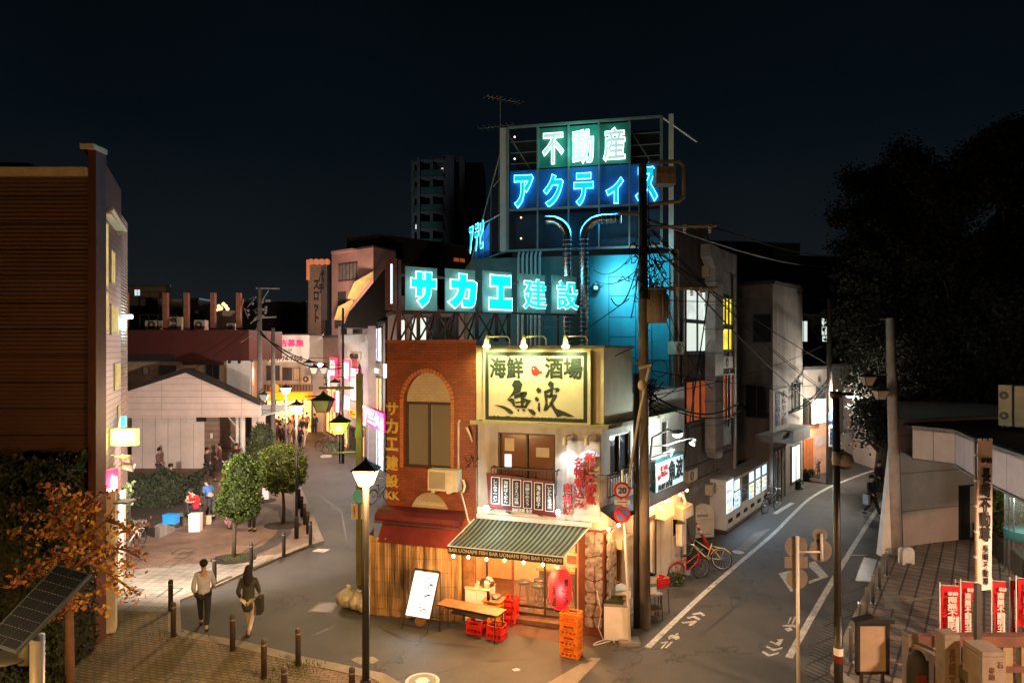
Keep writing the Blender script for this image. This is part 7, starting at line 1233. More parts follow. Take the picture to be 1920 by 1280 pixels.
# ---------------------------------------------------------------- right plaza things
p = G(1636, 1340, .1); p.y = 12.9; p.x = (1636 - 960) * 12.9 / F; k = thing('notice_board', 'blank wooden notice board with a dark shaped roof on two legs', 'notice board', (p.x, p.y, .1)); rl = lambda a, b: P(a, b, p.y) - k.location
a = rl(1605, 1262); b = rl(1666, 1168); mb = MB(); mb.box(a.x + .04, b.x - .04, -.01, .02, a.z + .04, b.z - .02); mb.build('panel', mat('notice_wood', (.30, .22, .155), .7, var=.2), k)
mb = MB(); 
for x in (a.x, b.x - .06): mb.box(x, x + .06, -.04, .05, a.z, b.z)
mb.box(a.x, b.x, -.04, .05, a.z, a.z + .05); mb.box(a.x - .0, b.x, -.05, .06, b.z - .03, b.z + .03); c = (a.x + b.x) / 2; mb.prism([(a.x - .05, b.z + .03), (b.x + .07, b.z + .03), (b.x + .07, b.z + .10), (c + .15, b.z + .11), (c, b.z + .15), (c - .15, b.z + .11), (a.x - .05, b.z + .06)], -.10, .12); mb.build('frame', M['black'], k)
for x in (a.x + .08, b.x - .14): mb = MB(); mb.box(x, x + .05, -.02, .03, 0, a.z); mb.build('leg', M['black'], k)
def cloth_banner(k, c0, W, Hh, m, rip=.03, seed=0, taper=0.):
    mb = MB(); n1, n2 = 8, 22; rr = random.Random(seed); ph = rr.uniform(0, 6); f = lambda u, v: (c0.x + W * u + taper * v * u, c0.y + rip * sin(u * 5 + v * 4 + ph) * (.4 + v), c0.z - Hh * v)
    vs = [f(i / n1, j / n2) for j in range(n2 + 1) for i in range(n1 + 1)]; mb.add(vs, [(j * (n1 + 1) + i, (j + 1) * (n1 + 1) + i, (j + 1) * (n1 + 1) + i + 1, j * (n1 + 1) + i + 1) for j in range(n2) for i in range(n1)]); return mb.build('cloth', m, k, True), f
Yb = 13.0; k = thing('banner_pole', 'tall white vertical banner with black brush characters on a slim pole', 'banner', (P(1829, 0, Yb).x, Yb, .1)); rl = lambda a, b: P(a, b, Yb) - k.location; t_ = rl(1829, 822)
mb = MB(); mb.cyl((0.03, 0, 0), (0, 0, t_.z), .03, .02, 10); mb.tube([(0, 0, t_.z - .06), (.36, 0, t_.z - .03)], .01); mb.build('pole_shaft', mat('bamboo_pole', (.34, .22, .12), .5), k, True)
W = rl(1860, 0).x - .04; Hh = rl(0, 826).z - rl(0, 1105).z; cb_ = mat('banner_white', (.66, .58, .54), .85, var=.1); o, f = cloth_banner(k, Vector((.03, -.02, rl(0, 826).z)), W, Hh, cb_, .012, 2); z1 = rl(0, 826).z
text('奉納', .22, .10, M['inkk'], k, (.03 + W * .5, -.05, rl(0, 862).z), bold=.03); 
for s_, a, b, ww in (('長崎不動尊', 877, 1012, .17), ('長崎不動尊', 1020, 1094, .09)): text(s_, ww, rl(0, a).z - rl(0, b).z, M['inkk'], k, (.03 + W * .48, -.055, (rl(0, a).z + rl(0, b).z) / 2), bold=.045 if ww > .1 else .03, vertical=True)
mb = MB()
for v in (.0, .12, .24): mb.box(.02 + W * (.1 + v * 3), .02 + W * (.1 + v * 3) + .06, -.03, -.005, z1 - .02, z1 + .05)
for i in range(6): mb.box(-.02, .05, -.03, .03, z1 - .3 - i * .5, z1 - .26 - i * .5)
mb.build('loops', cb_, k)
k = thing('dark_pole', 'dark square pole below the white banner', 'pole', (P(1833, 0, 12.4).x, 12.4, .1)); mb = MB(); mb.box(-.045, .045, -.045, .045, 0, P(0, 1104, 12.4).z); mb.build('pole_shaft', M['iron'], k)
bred = mat('banner_red', (.50, .012, .02), .8, var=.15)
for i, (x0, x1, y0, y1, Y, tp, lb) in enumerate([(1764, 1798, 1098, 1192, 14.3, 0, 'leftmost red banner with white characters, wide and facing front'), (1793, 1802, 1092, 1190, 14.8, .02, 'narrow folded red banner just right of the leftmost one'), (1803, 1825, 1091, 1186, 14.6, -.10, 'red banner directly left of the tall white banner'), (1861, 1886, 1090, 1186, 14.4, -.06, 'red banner just right of the tall white banner'), (1895, 1906, 1088, 1184, 14.6, -.06, 'folded red banner second from the right edge'), (1907, 1935, 1085, 1176, 14.2, 0, 'red banner cut by the right edge')]):
    k = thing('red_banner', lb, 'banner', (P(x0, 0, Y).x, Y, .1), 0, 'red banners behind the stone fence'); rl = lambda a, b: P(a, b, Y) - k.location; W = rl(x1, 0).x; Hh = rl(0, y0).z - rl(0, y1).z; z1 = rl(0, y0).z
    mb = MB(); mb.cyl((-.02, 0, 0), (-.02, 0, z1 + .08), .012, n=8); mb.tube([(-.02, 0, z1 + .03), (W, 0, z1 + .0)], .008); mb.build('pole_shaft', M['white'], k, True); cloth_banner(k, Vector((0, -.01, z1)), W, Hh, bred, .045, i, tp)
    if W > .15: text('奉納', W * .55, Hh * .08, M['white'], k, (W * .5, -.09, z1 - Hh * .12), bold=.03); text('南無不動明王', W * .5, Hh * .76, M['white'], k, (W * .48 + tp * .5, -.09, z1 - Hh * .56), bold=.035, vertical=True); mb = MB(); mb.box(W * .74 + tp * .7, W * .86 + tp * .7, -.06, -.09, z1 - Hh * .95, z1 - Hh * .58); mb.build('white_strip', M['white'], k)
    else: text('南無不動明王', W * .45, Hh * .72, M['white'], k, (W * .5 + tp * .5, -.09, z1 - Hh * .5), bold=.03, vertical=True)
stn = mat('fence_stone', (.18, .14, .105), .85, bump=.4, scale=4)
def post(label, a, b, y0, Y, dep, cap=True, txt=None):
    k = thing('stone_post', label, 'stone post', (P(a, 0, Y).x, Y, .1)); rl = lambda q, r: P(q, r, Y) - k.location; W = rl(b, 0).x; z = rl(0, y0).z; mb = MB(); mb.box(0, W, 0, dep, 0, z - .09); mb.box(.015, W - .015, .015, dep - .015, z - .09, z - .07); mb.box(0, W, 0, dep, z - .07, z); mb.build('shaft', stn, k)
    if txt: text(txt, W * .45, z * .52, mat('carved_ink', (.10, .05, .03), .8), k, (W * .48, -.002, z * .60), bold=.04, vertical=True, ext=.003)
    return k, W, z
post('stone fence end post at the left corner, with no lettering', 1704, 1724, 1188, 13.4, .24); post('tall stone post carved with four characters', 1772, 1800, 1190, 12.0, .28, txt='長崎不動'); k, W, z = post('broad stone block with faint carving in the bottom right corner', 1842, 1886, 1222, 11.4, .5)
text('奉納', .1, .22, bpy.data.materials['carved_ink'], k, (W * .4, -.002, z * .8), vertical=True); text('石', .1, .1, bpy.data.materials['carved_ink'], k, (W * .75, -.002, z * .88))
k = thing('stone_fence', 'stone balustrade fence with rails and square balusters across the bottom right', 'fence', (P(1720, 0, 13.4).x, 13.5, .1)); o = k.location; e1 = P(1786, 0, 12.2); a = Vector((0, 0, 0)); b = Vector((P(1780, 0, 12.6).x - o.x, 12.6 - o.y, 0)); d = (b - a); n_ = Vector((-d.y, d.x, 0)).normalized() * .1
mb = MB(); h = .93; mb.slab([tuple(a - n_)[:2], tuple(b - n_)[:2], tuple(b + n_)[:2], tuple(a + n_)[:2]], h, h + .18); mb.build('top_rail', stn, k); 
for i in range(4): c = a + d * (i + .8) / 4.5; mb = MB(); mb.box(c.x - .08, c.x + .08, c.y - .08, c.y + .08, 0, h); mb.build('baluster', stn, k)
mb = MB(); mb.box(.1, 3.2, .3, .5, .84, 1.06); mb.box(.1, 3.2, .32, .48, .3, .42); mb.build('rear_rail', mat('rail_red', (.17, .075, .05), .8, var=.3), k)
for i in range(7): mb = MB(); mb.box(.55 + i * .38, .75 + i * .38, .34, .48, 0, .84); mb.build('baluster', mat('fence_yellow', (.30, .22, .12), .85) if i == 0 else bpy.data.materials['fence_yellow'], k)
k = thing('stone_marker', 'dark rounded stone marker with a red patch behind the fence post', 'stone', (P(1719, 0, 12.6).x, 12.6, .1)); mb = MB(); mb.lathe([(.17, 0), (.175, .7), (.17, 1.05), (.14, 1.22), (.08, 1.31), (.01, 1.34)], n=20); mb.build('body', M['dark'], k, True); mb = MB(); mb.box(-.09, .07, -.19, -.15, .55, .95); mb.build('bib', M['red_d'], k)
k = thing('offering_stand', 'dark cylindrical stand between the carved post and the stone block', 'stand', (P(1819, 0, 11.9).x, 11.9, .1)); mb = MB(); mb.lathe([(.13, 0), (.13, 1.05), (.15, 1.07), (.15, 1.12)], n=18, m=0); mb.box(-.14, .14, -.14, .14, 1.12, 1.32, 1); mb.build('body', [M['dark'], mat('moss', (.07, .07, .03), .9)], k)
k = thing('sandwich_board', 'small white rounded board standing by the leaning pole', 'sandwich board', G(1704, 1058, .1), R(8)); mb = MB(); W = .21; pr = [(-W, 0), (-W * .6, 0), (-W * .5, .06), (0, .04), (W * .5, .06), (W * .6, 0), (W, 0), (W, .38)] + [(W * cos(a), .38 + .19 * sin(a)) for a in [i * pi / 8 for i in range(1, 8)]] + [(-W, .38)]; mb.prism(pr, 0, .03); mb.build('face', mat('board_white', (.75, .72, .68), .5), k); mb = MB(); mb.box(-W, W, .2, .23, 0, .5); mb.build('rear_leaf', M['white'], k)
# ---------------------------------------------------------------- left: koban sign, box, planter
p = P(208, 835, 17.6); k = thing('koban_sign', 'glowing yellow-green KOBAN sign projecting from the clad building', 'sign', p); W = P(255.5, 0, 17.6).x - p.x; Hh = P(0, 804, 17.6).z - p.z; mb = MB(); mb.box(0, W, 0, .15, 0, Hh); mb.build('casing', M['koban'], k); mb = MB(); mb.box(.05, W - .05, -.012, 0, .05, Hh - .05); fc = mb.build('face', em('koban_face', (.80, .80, .62), .8), k)
text('KOBAN', W * .66, Hh * .2, mat('koban_text', (.62, .55, .40), .5), fc, (W / 2, -.014, Hh * .24), bold=.05, ext=.02); mb = MB(); cx = W / 2; mb.prism([(cx - .14, Hh * .58), (cx, Hh * .84), (cx + .14, Hh * .58), (cx + .09, Hh * .54), (cx, Hh * .68), (cx - .09, Hh * .54)], -.02, -.012); mb.cyl((cx, -.02, Hh * .5), (cx, -.012, Hh * .5), .05, n=10); mb.build('emblem', em('koban_blue', (.1, .35, .6), .6), fc)
light('koban_light', 'POINT', (W / 2, -.3, Hh * .3), 10, (.75, 1, .2), .15, None, k)
k = thing('red_sign_box', 'glowing red box sign with a white tube on the clad building corner', 'sign', P(196, 930, 16.8)); mb = MB(); mb.box(0, .17, 0, .3, 0, .66); mb.build('casing', M['red_sign'], k); mb = MB(); mb.box(.19, .25, 0, .1, .05, .48); mb.build('tube', M['flood'], k); light('red_light', 'POINT', (.2, -.25, .3), 16, (1, .25, .2), .1, None, k)
for i, (a, b) in enumerate(((236, 857), (240, 873))): k = thing('floodlight_casing', ['upper', 'lower'][i] + ' cream floodlight casing on the clad building', 'lamp', P(a, b, 17.4), R(20), 'cream floodlight casings'); mb = MB(); mb.cyl((-.12, 0, 0), (.14, -.05, -.05), .08, .11, 12); mb.tube([(-.12, 0, 0), (-.35, .1, .05)], .02); mb.build('casing', M['cream'], k, True); lo = light('plaza_flood', 'SPOT', (.35, -.15, -.10), 1900 if i else 800, (1, .80, .70), .1, None, k, R(62 if i else 100), .7); lo.rotation_euler = (Vector(P(365, 745, 38) - Vector(k.location)) if i else Vector(G(430, 1020) - Vector(k.location))).to_track_quat('-Z', 'Y').to_euler(); lo.rotation_euler.z -= R(20)  # floodlights with inferred beams: upper on the paving, lower on the gable
k = thing('wall_box', 'flat grey wall canopy under the red box sign', 'canopy', P(205, 945, 16.5)); mb = MB(); mb.box(0, .45, 0, .4, 0, .05); mb.box(0, .03, 0, .4, 0, .2); mb.build('slab', M['grey'], k); k = thing('dark_post', 'slim grey post under the wall canopy', 'post', G(211, 1075)); mb = MB(); mb.cyl((0, 0, 0), (0, 0, 2.3), .09, n=10); mb.build('post_shaft', M['grey'], k)
k = thing('blue_sign', 'tiny cyan lit sign above the KOBAN sign', 'sign', P(226, 800, 19)); mb = MB(); mb.box(0, .12, 0, .1, 0, .3); mb.build('face', em('cyan_tiny', (.1, .7, .9), .9), k)
pp = [G(300, 1012), G(338, 993), G(372, 968), G(385, 950)]; pc = thing('planter_wall', 'low curved concrete planter wall around the dark hedge', 'planter', pp[0]); o = pp[0]; q2 = [p + Vector((-.35, .25, 0)) for p in pp]; mb = MB()
for i in range(3): mb.slab([((a - o).x, (a - o).y) for a in (pp[i], pp[i + 1], q2[i + 1], q2[i])], 0, .46)
mb.build('wall', M['concrete'], pc); mb = MB(); mb.slab([((a - o).x, (a - o).y) for a in [pp[0] + Vector((-.3, .1, 0)), q2[1], q2[2], q2[3], G(300, 925), G(232, 930), G(235, 990)]], 0, .40); mb.build('soil_bed', M['soil'], pc)
def box_thing(name, label, cat, loc, rz, dims, m, part='shell', group=None, detail=None): k = thing(name, label, cat, loc, rz, group); a, b, c = dims; mb = MB(); mb.box(-a / 2, a / 2, -b / 2, b / 2, 0, c); mb.build(part, m, k); mb = MB(); mb.box(-a / 2 - .01, a / 2 + .01, -b / 2 - .01, b / 2 + .01, c, c + .03); mb.build('rim', detail or m, k); return k
box_thing('white_box_sign', 'plain white standing box in front of the seated people', 'sign', G(367, 998), R(5), (.42, .3, .72), M['white']); p = G(321, 1003); p.z = .46; box_thing('blue_bag', 'bright blue bag lying on the planter wall', 'bag', p, R(-10), (.5, .3, .32), mat('bag_blue', (.02, .22, .62), .5)); box_thing('paper_bag', 'beige paper bag beside the people on the plaza', 'bag', G(389, 985), R(20), (.3, .18, .38), mat('bag_beige', (.45, .32, .2), .7)); box_thing('dark_bag', 'dark backpack on the ground right of the beige bag', 'bag', G(395, 972), R(20), (.35, .25, .35), M['dark'])
box_thing('white_cabinet', 'small white cabinet half hidden behind the rounded tree', 'cabinet', G(496, 938), R(5), (.45, .3, .6), M['white'])
# ---------------------------------------------------------------- solar lamp
pl0 = P(70, 1200, 8.0); k = thing('solar_lamp', 'tilted solar panel on a grey pole in the lower left corner', 'solar lamp', (pl0.x, 8.0, 0)); o = Vector(k.location); mb = MB(); t = P(72, 1190, 8).z; mb.cyl((0, 0, 0), (0, 0, t), .078, n=20); mb.tube([(0, 0, t - .12), (-.1, -.05, t + .05)], .05); mb.build('pole_shaft', mat('pole_grey', (.28, .27, .28), .35, .3), k, True)
c00, c10, c11, c01 = P(-32, 1202, 7.55) - o, P(30, 1222, 7.45) - o, P(171, 1075, 8.25) - o, P(106, 1057, 8.35) - o; nrm = (c10 - c00).cross(c01 - c00).normalized(); 
mb = MB(); b_ = -nrm * .045; mb.add([tuple(x) for x in (c00, c10, c11, c01, c00 + b_, c10 + b_, c11 + b_, c01 + b_)], [(0, 1, 2, 3), (7, 6, 5, 4), (0, 4, 5, 1), (1, 5, 6, 2), (2, 6, 7, 3), (3, 7, 4, 0)]); mb.build('panel_frame', mat('panel_alu', (.16, .22, .36), .35, .6), k)
bl_ = lambda u, v, h=.004: tuple((c00 * (1 - u) + c10 * u) * (1 - v) + (c01 * (1 - u) + c11 * u) * v + nrm * h); mb = MB()
for a, b in ((.05, .49), (.51, .95)): mb.sheet([bl_(a, .02), bl_(b, .02), bl_(b, .98), bl_(a, .98)])
mb.build('solar_cells', glass('cells', (.018, .024, .048), .25), k); mb = MB()
for a, b in ((.05, .49), (.51, .95)):
    for i in range(1, 9):
        v = i / 9
        for j in range(5): u = a + (b - a) * (j + .2) / 5; mb.sheet([bl_(u, v - .003, .006), bl_(u + .05, v - .003, .006), bl_(u + .05, v + .003, .006), bl_(u, v + .003, .006)])
mb.build('cell_lines', mat('cell_line', (.25, .25, .28), .4), k); mb = MB(); mb.ball((-.40, .0, t - .28), .30, .22, .05); mb.box(-.2, -.08, -.05, .06, t - .35, t - .02); mb.build('lamp_head', M['dgrey'], k, True)
# ================================================================= plants
def crown(k, fn, n, size, m, name='crown', loc=None):
    mb = MB(loc or (0, 0, 0))
    for _ in range(n): mb.leaf(fn(), size * random.uniform(.6, 1.3))
    return mb.build(name, m, k, loc=loc)
def shell(c, rx, ry, rz, lo=.72, lump=.08, seed=0):
    c = Vector(c)
    def f():
        d = Vector((random.gauss(0, 1), random.gauss(0, 1), random.gauss(0, 1))).normalized(); q_ = random.uniform(lo, 1.03) + lump * sin(d.x * 7 + seed) * sin(d.z * 8 + seed * 2) + lump * sin(d.y * 9 - d.z * 5 + seed)
        return c + Vector((d.x * rx, d.y * ry, d.z * rz)) * q_
    return f
def topiary(px, py, label, shapes, Hs, n, leafm):
    n = int(n * 1.35)
    p = G(px, py, KZ); p.z = KZ; k = thing('plaza_tree', label, 'tree', p, 0, 'clipped trees in the plaza'); Y = p.y
    mb = MB(); hh = P(0, shapes[0][2], Y).z - KZ; mb.tube([(0, 0, 0), (.03, 0, hh * .3), (-.02, .0, hh * .65), (.03, 0, hh)], .075, 9, 0, .04)
    for i in range(7): t = i * .9; mb.tube([(0, 0, hh * .55 + .12 * i), (.3 * cos(t), .3 * sin(t), hh * .55 + .3 + .15 * i)], .03, 5, 0, .012)
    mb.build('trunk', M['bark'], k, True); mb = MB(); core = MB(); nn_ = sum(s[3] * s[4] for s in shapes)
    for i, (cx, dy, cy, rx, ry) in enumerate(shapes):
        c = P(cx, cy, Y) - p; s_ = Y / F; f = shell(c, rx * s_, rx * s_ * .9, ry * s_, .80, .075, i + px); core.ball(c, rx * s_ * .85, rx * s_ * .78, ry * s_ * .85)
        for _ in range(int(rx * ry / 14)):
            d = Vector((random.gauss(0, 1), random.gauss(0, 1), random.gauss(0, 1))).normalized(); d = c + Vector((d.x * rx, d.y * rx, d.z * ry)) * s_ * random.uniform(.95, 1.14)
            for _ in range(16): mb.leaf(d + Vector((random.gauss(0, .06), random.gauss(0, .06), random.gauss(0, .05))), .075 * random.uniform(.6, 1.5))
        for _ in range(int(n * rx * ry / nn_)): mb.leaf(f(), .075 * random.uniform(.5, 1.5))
    core.build('inner_core', M['leafD'], k); mb.build('crown', leafm, k); return k  # solid dark core added to close the crown behind the leaves
lf = mat('leaf_topiary', (.055, .085, .012), .55, var=.7, scale=6, spec=.3); lf2 = mat('leaf_topiary_dark', (.04, .055, .014), .6, var=.6, scale=6)
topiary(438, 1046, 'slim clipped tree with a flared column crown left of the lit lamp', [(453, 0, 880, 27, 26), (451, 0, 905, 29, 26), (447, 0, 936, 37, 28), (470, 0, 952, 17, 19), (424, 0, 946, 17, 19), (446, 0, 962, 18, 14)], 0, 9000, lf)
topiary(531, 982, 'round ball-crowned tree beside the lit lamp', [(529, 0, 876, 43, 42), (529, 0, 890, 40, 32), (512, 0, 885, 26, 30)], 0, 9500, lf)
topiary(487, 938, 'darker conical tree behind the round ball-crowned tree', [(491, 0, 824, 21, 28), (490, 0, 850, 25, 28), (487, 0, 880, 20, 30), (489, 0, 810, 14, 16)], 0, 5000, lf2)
def hedge(name, label, c, dims, n, size, m, cat='hedge', lump=.1, rz=0.):
    k = thing(name, label, cat, c, rz); a, b, h = dims; mb = MB()
    for _ in range(n):
        u, v, w_ = random.uniform(-1, 1), random.uniform(-1, 1), random.random()
        q_ = random.random()
        if q_ < .5: w_ = 1 - abs(random.gauss(0, .06))
        elif q_ < .75: v = -1 + abs(random.gauss(0, .08))
        else: u = random.choice((-1, 1)) * (1 - abs(random.gauss(0, .08)))
        hh = h * (1 + lump * sin(u * 5 + v * 3) + lump * .7 * sin(v * 6 - u * 4)); mb.leaf((u * a + lump * sin(w_ * 9 + v * 5) * .5, v * b + lump * sin(w_ * 8 + u * 6) * .5, w_ * hh), size * random.uniform(.6, 1.3))
    mb.build('foliage', m, k); mb = MB(); mb.box(-a * .85, a * .85, -b * .85, b * .85, 0, h * .85); mb.build('inner_core', M['dark'], k); return k  # solid dark core box fills the inside of the foliage
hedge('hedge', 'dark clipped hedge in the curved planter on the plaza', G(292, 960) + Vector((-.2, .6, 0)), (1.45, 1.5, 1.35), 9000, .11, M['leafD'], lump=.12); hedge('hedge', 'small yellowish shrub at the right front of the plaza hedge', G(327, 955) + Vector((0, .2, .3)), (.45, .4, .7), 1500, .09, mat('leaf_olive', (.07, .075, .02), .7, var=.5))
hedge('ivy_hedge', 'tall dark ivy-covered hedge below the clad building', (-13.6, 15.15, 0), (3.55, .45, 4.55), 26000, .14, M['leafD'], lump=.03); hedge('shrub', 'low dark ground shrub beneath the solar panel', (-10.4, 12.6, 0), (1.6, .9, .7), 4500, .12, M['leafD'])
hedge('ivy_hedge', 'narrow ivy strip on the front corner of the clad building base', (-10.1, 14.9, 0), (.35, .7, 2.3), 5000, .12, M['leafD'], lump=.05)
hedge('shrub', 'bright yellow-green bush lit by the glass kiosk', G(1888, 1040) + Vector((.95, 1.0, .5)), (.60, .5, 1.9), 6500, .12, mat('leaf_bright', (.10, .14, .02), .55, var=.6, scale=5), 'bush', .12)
for i, (a, b, s_) in enumerate([(1500, 900, .45), (1485, 915, .4), (1512, 893, .35)]): hedge('potted_plant', ['small leafy plant by the sliding door', 'small leafy plant at the gutter by the dim house', 'small leafy plant near the porch'][i], G(a, b), (s_, s_ * .7, s_ * 1.1), 350, .12, mat('leaf_pot%d' % i, (.06, .08, .02), .7), 'plant')
hedge('weeds', 'green weeds at the foot of the pale side wall', G(1262, 1095), (.25, .2, .35), 260, .08, lf, 'plant'); hedge('shrub', 'green climbing plant on the clad building corner behind the KOBAN sign', (P(224, 0, 20).x - .15, 20, 1.2), (.12, .8, 1.6), 1500, .12, lf2, 'plant')
# grass tufts at tree feet
mb = MB()
for a, b, n in [(440, 1046, 260), (559, 1249, 120), (495, 1272, 40), (168, 1180, 60), (150, 1230, 90), (325, 1194, 40), (531, 982, 80)]:
    c = G(a, b, KZ)
    for _ in range(n): x = c.x + random.gauss(0, .28); y = c.y + random.gauss(0, .2); h = random.uniform(.04, .13); mb.sheet([(x, y, KZ), (x + .02, y, KZ), (x + random.uniform(-.04, .04), y + random.uniform(-.04, .04), KZ + h)])
tag(mb.build('grass', mat('grass', (.07, .10, .015), .8)), 'tufts of green grass at the tree pits and bollard feet', 'grass', kind='stuff')
# maple with orange leaves
p = G(131, 1300); p.y = 13.2; p.x = (131 - 960) * 13.2 / F; k = thing('maple_tree', 'autumn tree with orange and yellow leaves over the solar panel', 'tree', (p.x, p.y, 0)); o = Vector((p.x, p.y, 0)); rl = lambda a, b, d=0.: P(a, b, 13.2 + d) - o
br = [[(131, 1290), (130, 1160), (134, 1060), (140, 1000), (150, 950), (160, 925)], [(131, 1130), (100, 1150), (75, 1150)], [(134, 1060), (170, 1055), (205, 1075), (240, 1100), (255, 1110)], [(134, 1070), (165, 1040), (200, 1025), (235, 1030), (262, 1045)], [(138, 1020), (170, 1000), (200, 975), (215, 950)], [(138, 1030), (175, 1035), (190, 1070), (225, 1080)], [(140, 1000), (110, 975), (80, 965), (50, 960)], [(136, 1040), (100, 1050), (60, 1062), (30, 1090)], [(145, 975), (125, 945), (100, 930), (90, 920)], [(150, 950), (175, 940), (190, 925)], [(134, 1075), (120, 1085), (90, 1080), (45, 1060)], [(140, 1110), (160, 1120), (170, 1140)], [(205, 975), (230, 985), (245, 1000)], [(138, 1015), (120, 1000), (70, 1005), (25, 995)]]
mb = MB(); tips = []; rr = random.Random(3)
for i, b in enumerate(br):
    pts = []; 
    for j, q_ in enumerate(b): pts.append(rl(*q_, d=0 if i == 0 or j == 0 else rr.uniform(-.5, .5)))
    mb.tube(pts, .09 if i == 0 else .045, 7, 0, .03 if i == 0 else .014)
    for j in range(1, len(pts)):
        if i or j > 2:
            for t in (.15, .4, .65, .9): tips.append(pts[j - 1].lerp(pts[j], t))
mb.build('trunk', mat('maple_bark', (.16, .085, .045), .9, bump=.6, scale=9), k, True)
ms = [mat('leaf_orange', (.30, .12, .035), .6, var=.5, scale=5), mat('leaf_gold', (.44, .25, .035), .6, var=.4, scale=5), mat('leaf_rust', (.25, .08, .035), .6, var=.4, scale=5)]; mb = MB()
for c in tips:
    cl = c + Vector((rr.gauss(0, .12), rr.gauss(0, .12), rr.gauss(0, .10)))
    mi = rr.choice((0, 0, 1, 2))
    for _ in range(rr.randrange(4, 25)): mb.leaf(cl + Vector((rr.gauss(0, .09), rr.gauss(0, .09), rr.gauss(0, .07))), .10 * rr.uniform(.6, 1.4), mi if rr.random() < .75 else rr.randrange(3))
mb.build('crown', ms, k)
# big dark trees on the right
rr = random.Random(9)
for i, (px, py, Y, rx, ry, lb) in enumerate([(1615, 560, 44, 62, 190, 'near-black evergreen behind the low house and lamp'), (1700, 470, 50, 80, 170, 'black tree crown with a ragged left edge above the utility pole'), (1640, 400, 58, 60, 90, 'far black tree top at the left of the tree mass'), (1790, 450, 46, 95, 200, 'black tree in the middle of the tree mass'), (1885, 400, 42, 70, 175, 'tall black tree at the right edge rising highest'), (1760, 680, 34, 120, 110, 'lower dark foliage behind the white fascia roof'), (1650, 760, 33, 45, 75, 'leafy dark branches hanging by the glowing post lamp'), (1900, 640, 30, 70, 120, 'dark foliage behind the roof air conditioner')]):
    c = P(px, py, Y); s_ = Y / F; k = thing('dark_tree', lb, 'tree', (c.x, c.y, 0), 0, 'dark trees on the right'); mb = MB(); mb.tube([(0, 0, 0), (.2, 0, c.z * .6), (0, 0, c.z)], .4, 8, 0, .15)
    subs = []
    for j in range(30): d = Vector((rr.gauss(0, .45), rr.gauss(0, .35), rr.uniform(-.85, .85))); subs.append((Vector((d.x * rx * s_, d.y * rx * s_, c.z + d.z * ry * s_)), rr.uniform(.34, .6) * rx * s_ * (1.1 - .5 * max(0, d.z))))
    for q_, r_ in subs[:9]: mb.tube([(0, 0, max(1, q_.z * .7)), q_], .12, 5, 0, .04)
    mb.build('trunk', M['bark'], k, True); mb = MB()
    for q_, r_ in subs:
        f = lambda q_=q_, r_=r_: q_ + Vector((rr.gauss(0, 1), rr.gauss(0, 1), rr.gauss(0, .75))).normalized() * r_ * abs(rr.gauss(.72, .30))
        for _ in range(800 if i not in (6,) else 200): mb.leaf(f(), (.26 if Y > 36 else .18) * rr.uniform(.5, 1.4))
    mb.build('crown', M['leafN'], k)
mb = MB()
for _ in range(24): a = rr.uniform(1742, 1780); mb.ball(P(a, 787 + rr.uniform(-6, 5), 60), .09, n=5, k=3)
mb.ball(P(1757, 741, 60), .12, n=6, k=4); tag(mb.build('distant_lights', em('distant_cyan', (.3, 1, .95), 2)), 'cluster of tiny cyan lights among the dark trees', 'lights')
mb = MB(); mb.ball(P(1801, 674, 60), .16, n=6, k=4); mb.ball(P(1804, 673, 60), .12, n=6, k=4); tag(mb.build('distant_lights', bpy.data.materials['distant_orange']), 'single tiny warm light high among the dark trees', 'lights')
# ================================================================= people
def skin(name, pts, edges, rad, m, parent=None, lv=1, loc=None):
    me = bpy.data.meshes.new(name); me.from_pydata([tuple(p) for p in pts], edges, []); o = bpy.data.objects.new('tmp_skin', me); col.objects.link(o)
    md = o.modifiers.new('s', 'SKIN'); md.use_smooth_shade = True
    for i, r in enumerate(rad): me.skin_vertices[0].data[i].radius = (r if isinstance(r, tuple) else (r, r)); me.skin_vertices[0].data[i].use_root = (i == 0)
    if lv: s_ = o.modifiers.new('b', 'SUBSURF'); s_.levels = lv; s_.render_levels = lv
    bpy.context.view_layer.update(); m2 = bpy.data.meshes.new_from_object(o.evaluated_get(bpy.context.evaluated_depsgraph_get())); bpy.data.objects.remove(o)
    m2.materials.clear(); m2.materials.append(m); m2.polygons.foreach_set('use_smooth', [True] * len(m2.polygons)); q_ = bpy.data.objects.new(name, m2); col.objects.link(q_)
    if parent: q_.parent = parent
    return q_
_cm = {}
def cmat(c):
    if c not in _cm: _cm[c] = mat('cloth_%d' % len(_cm), c, .85, var=.2, scale=9)
    return _cm[c]
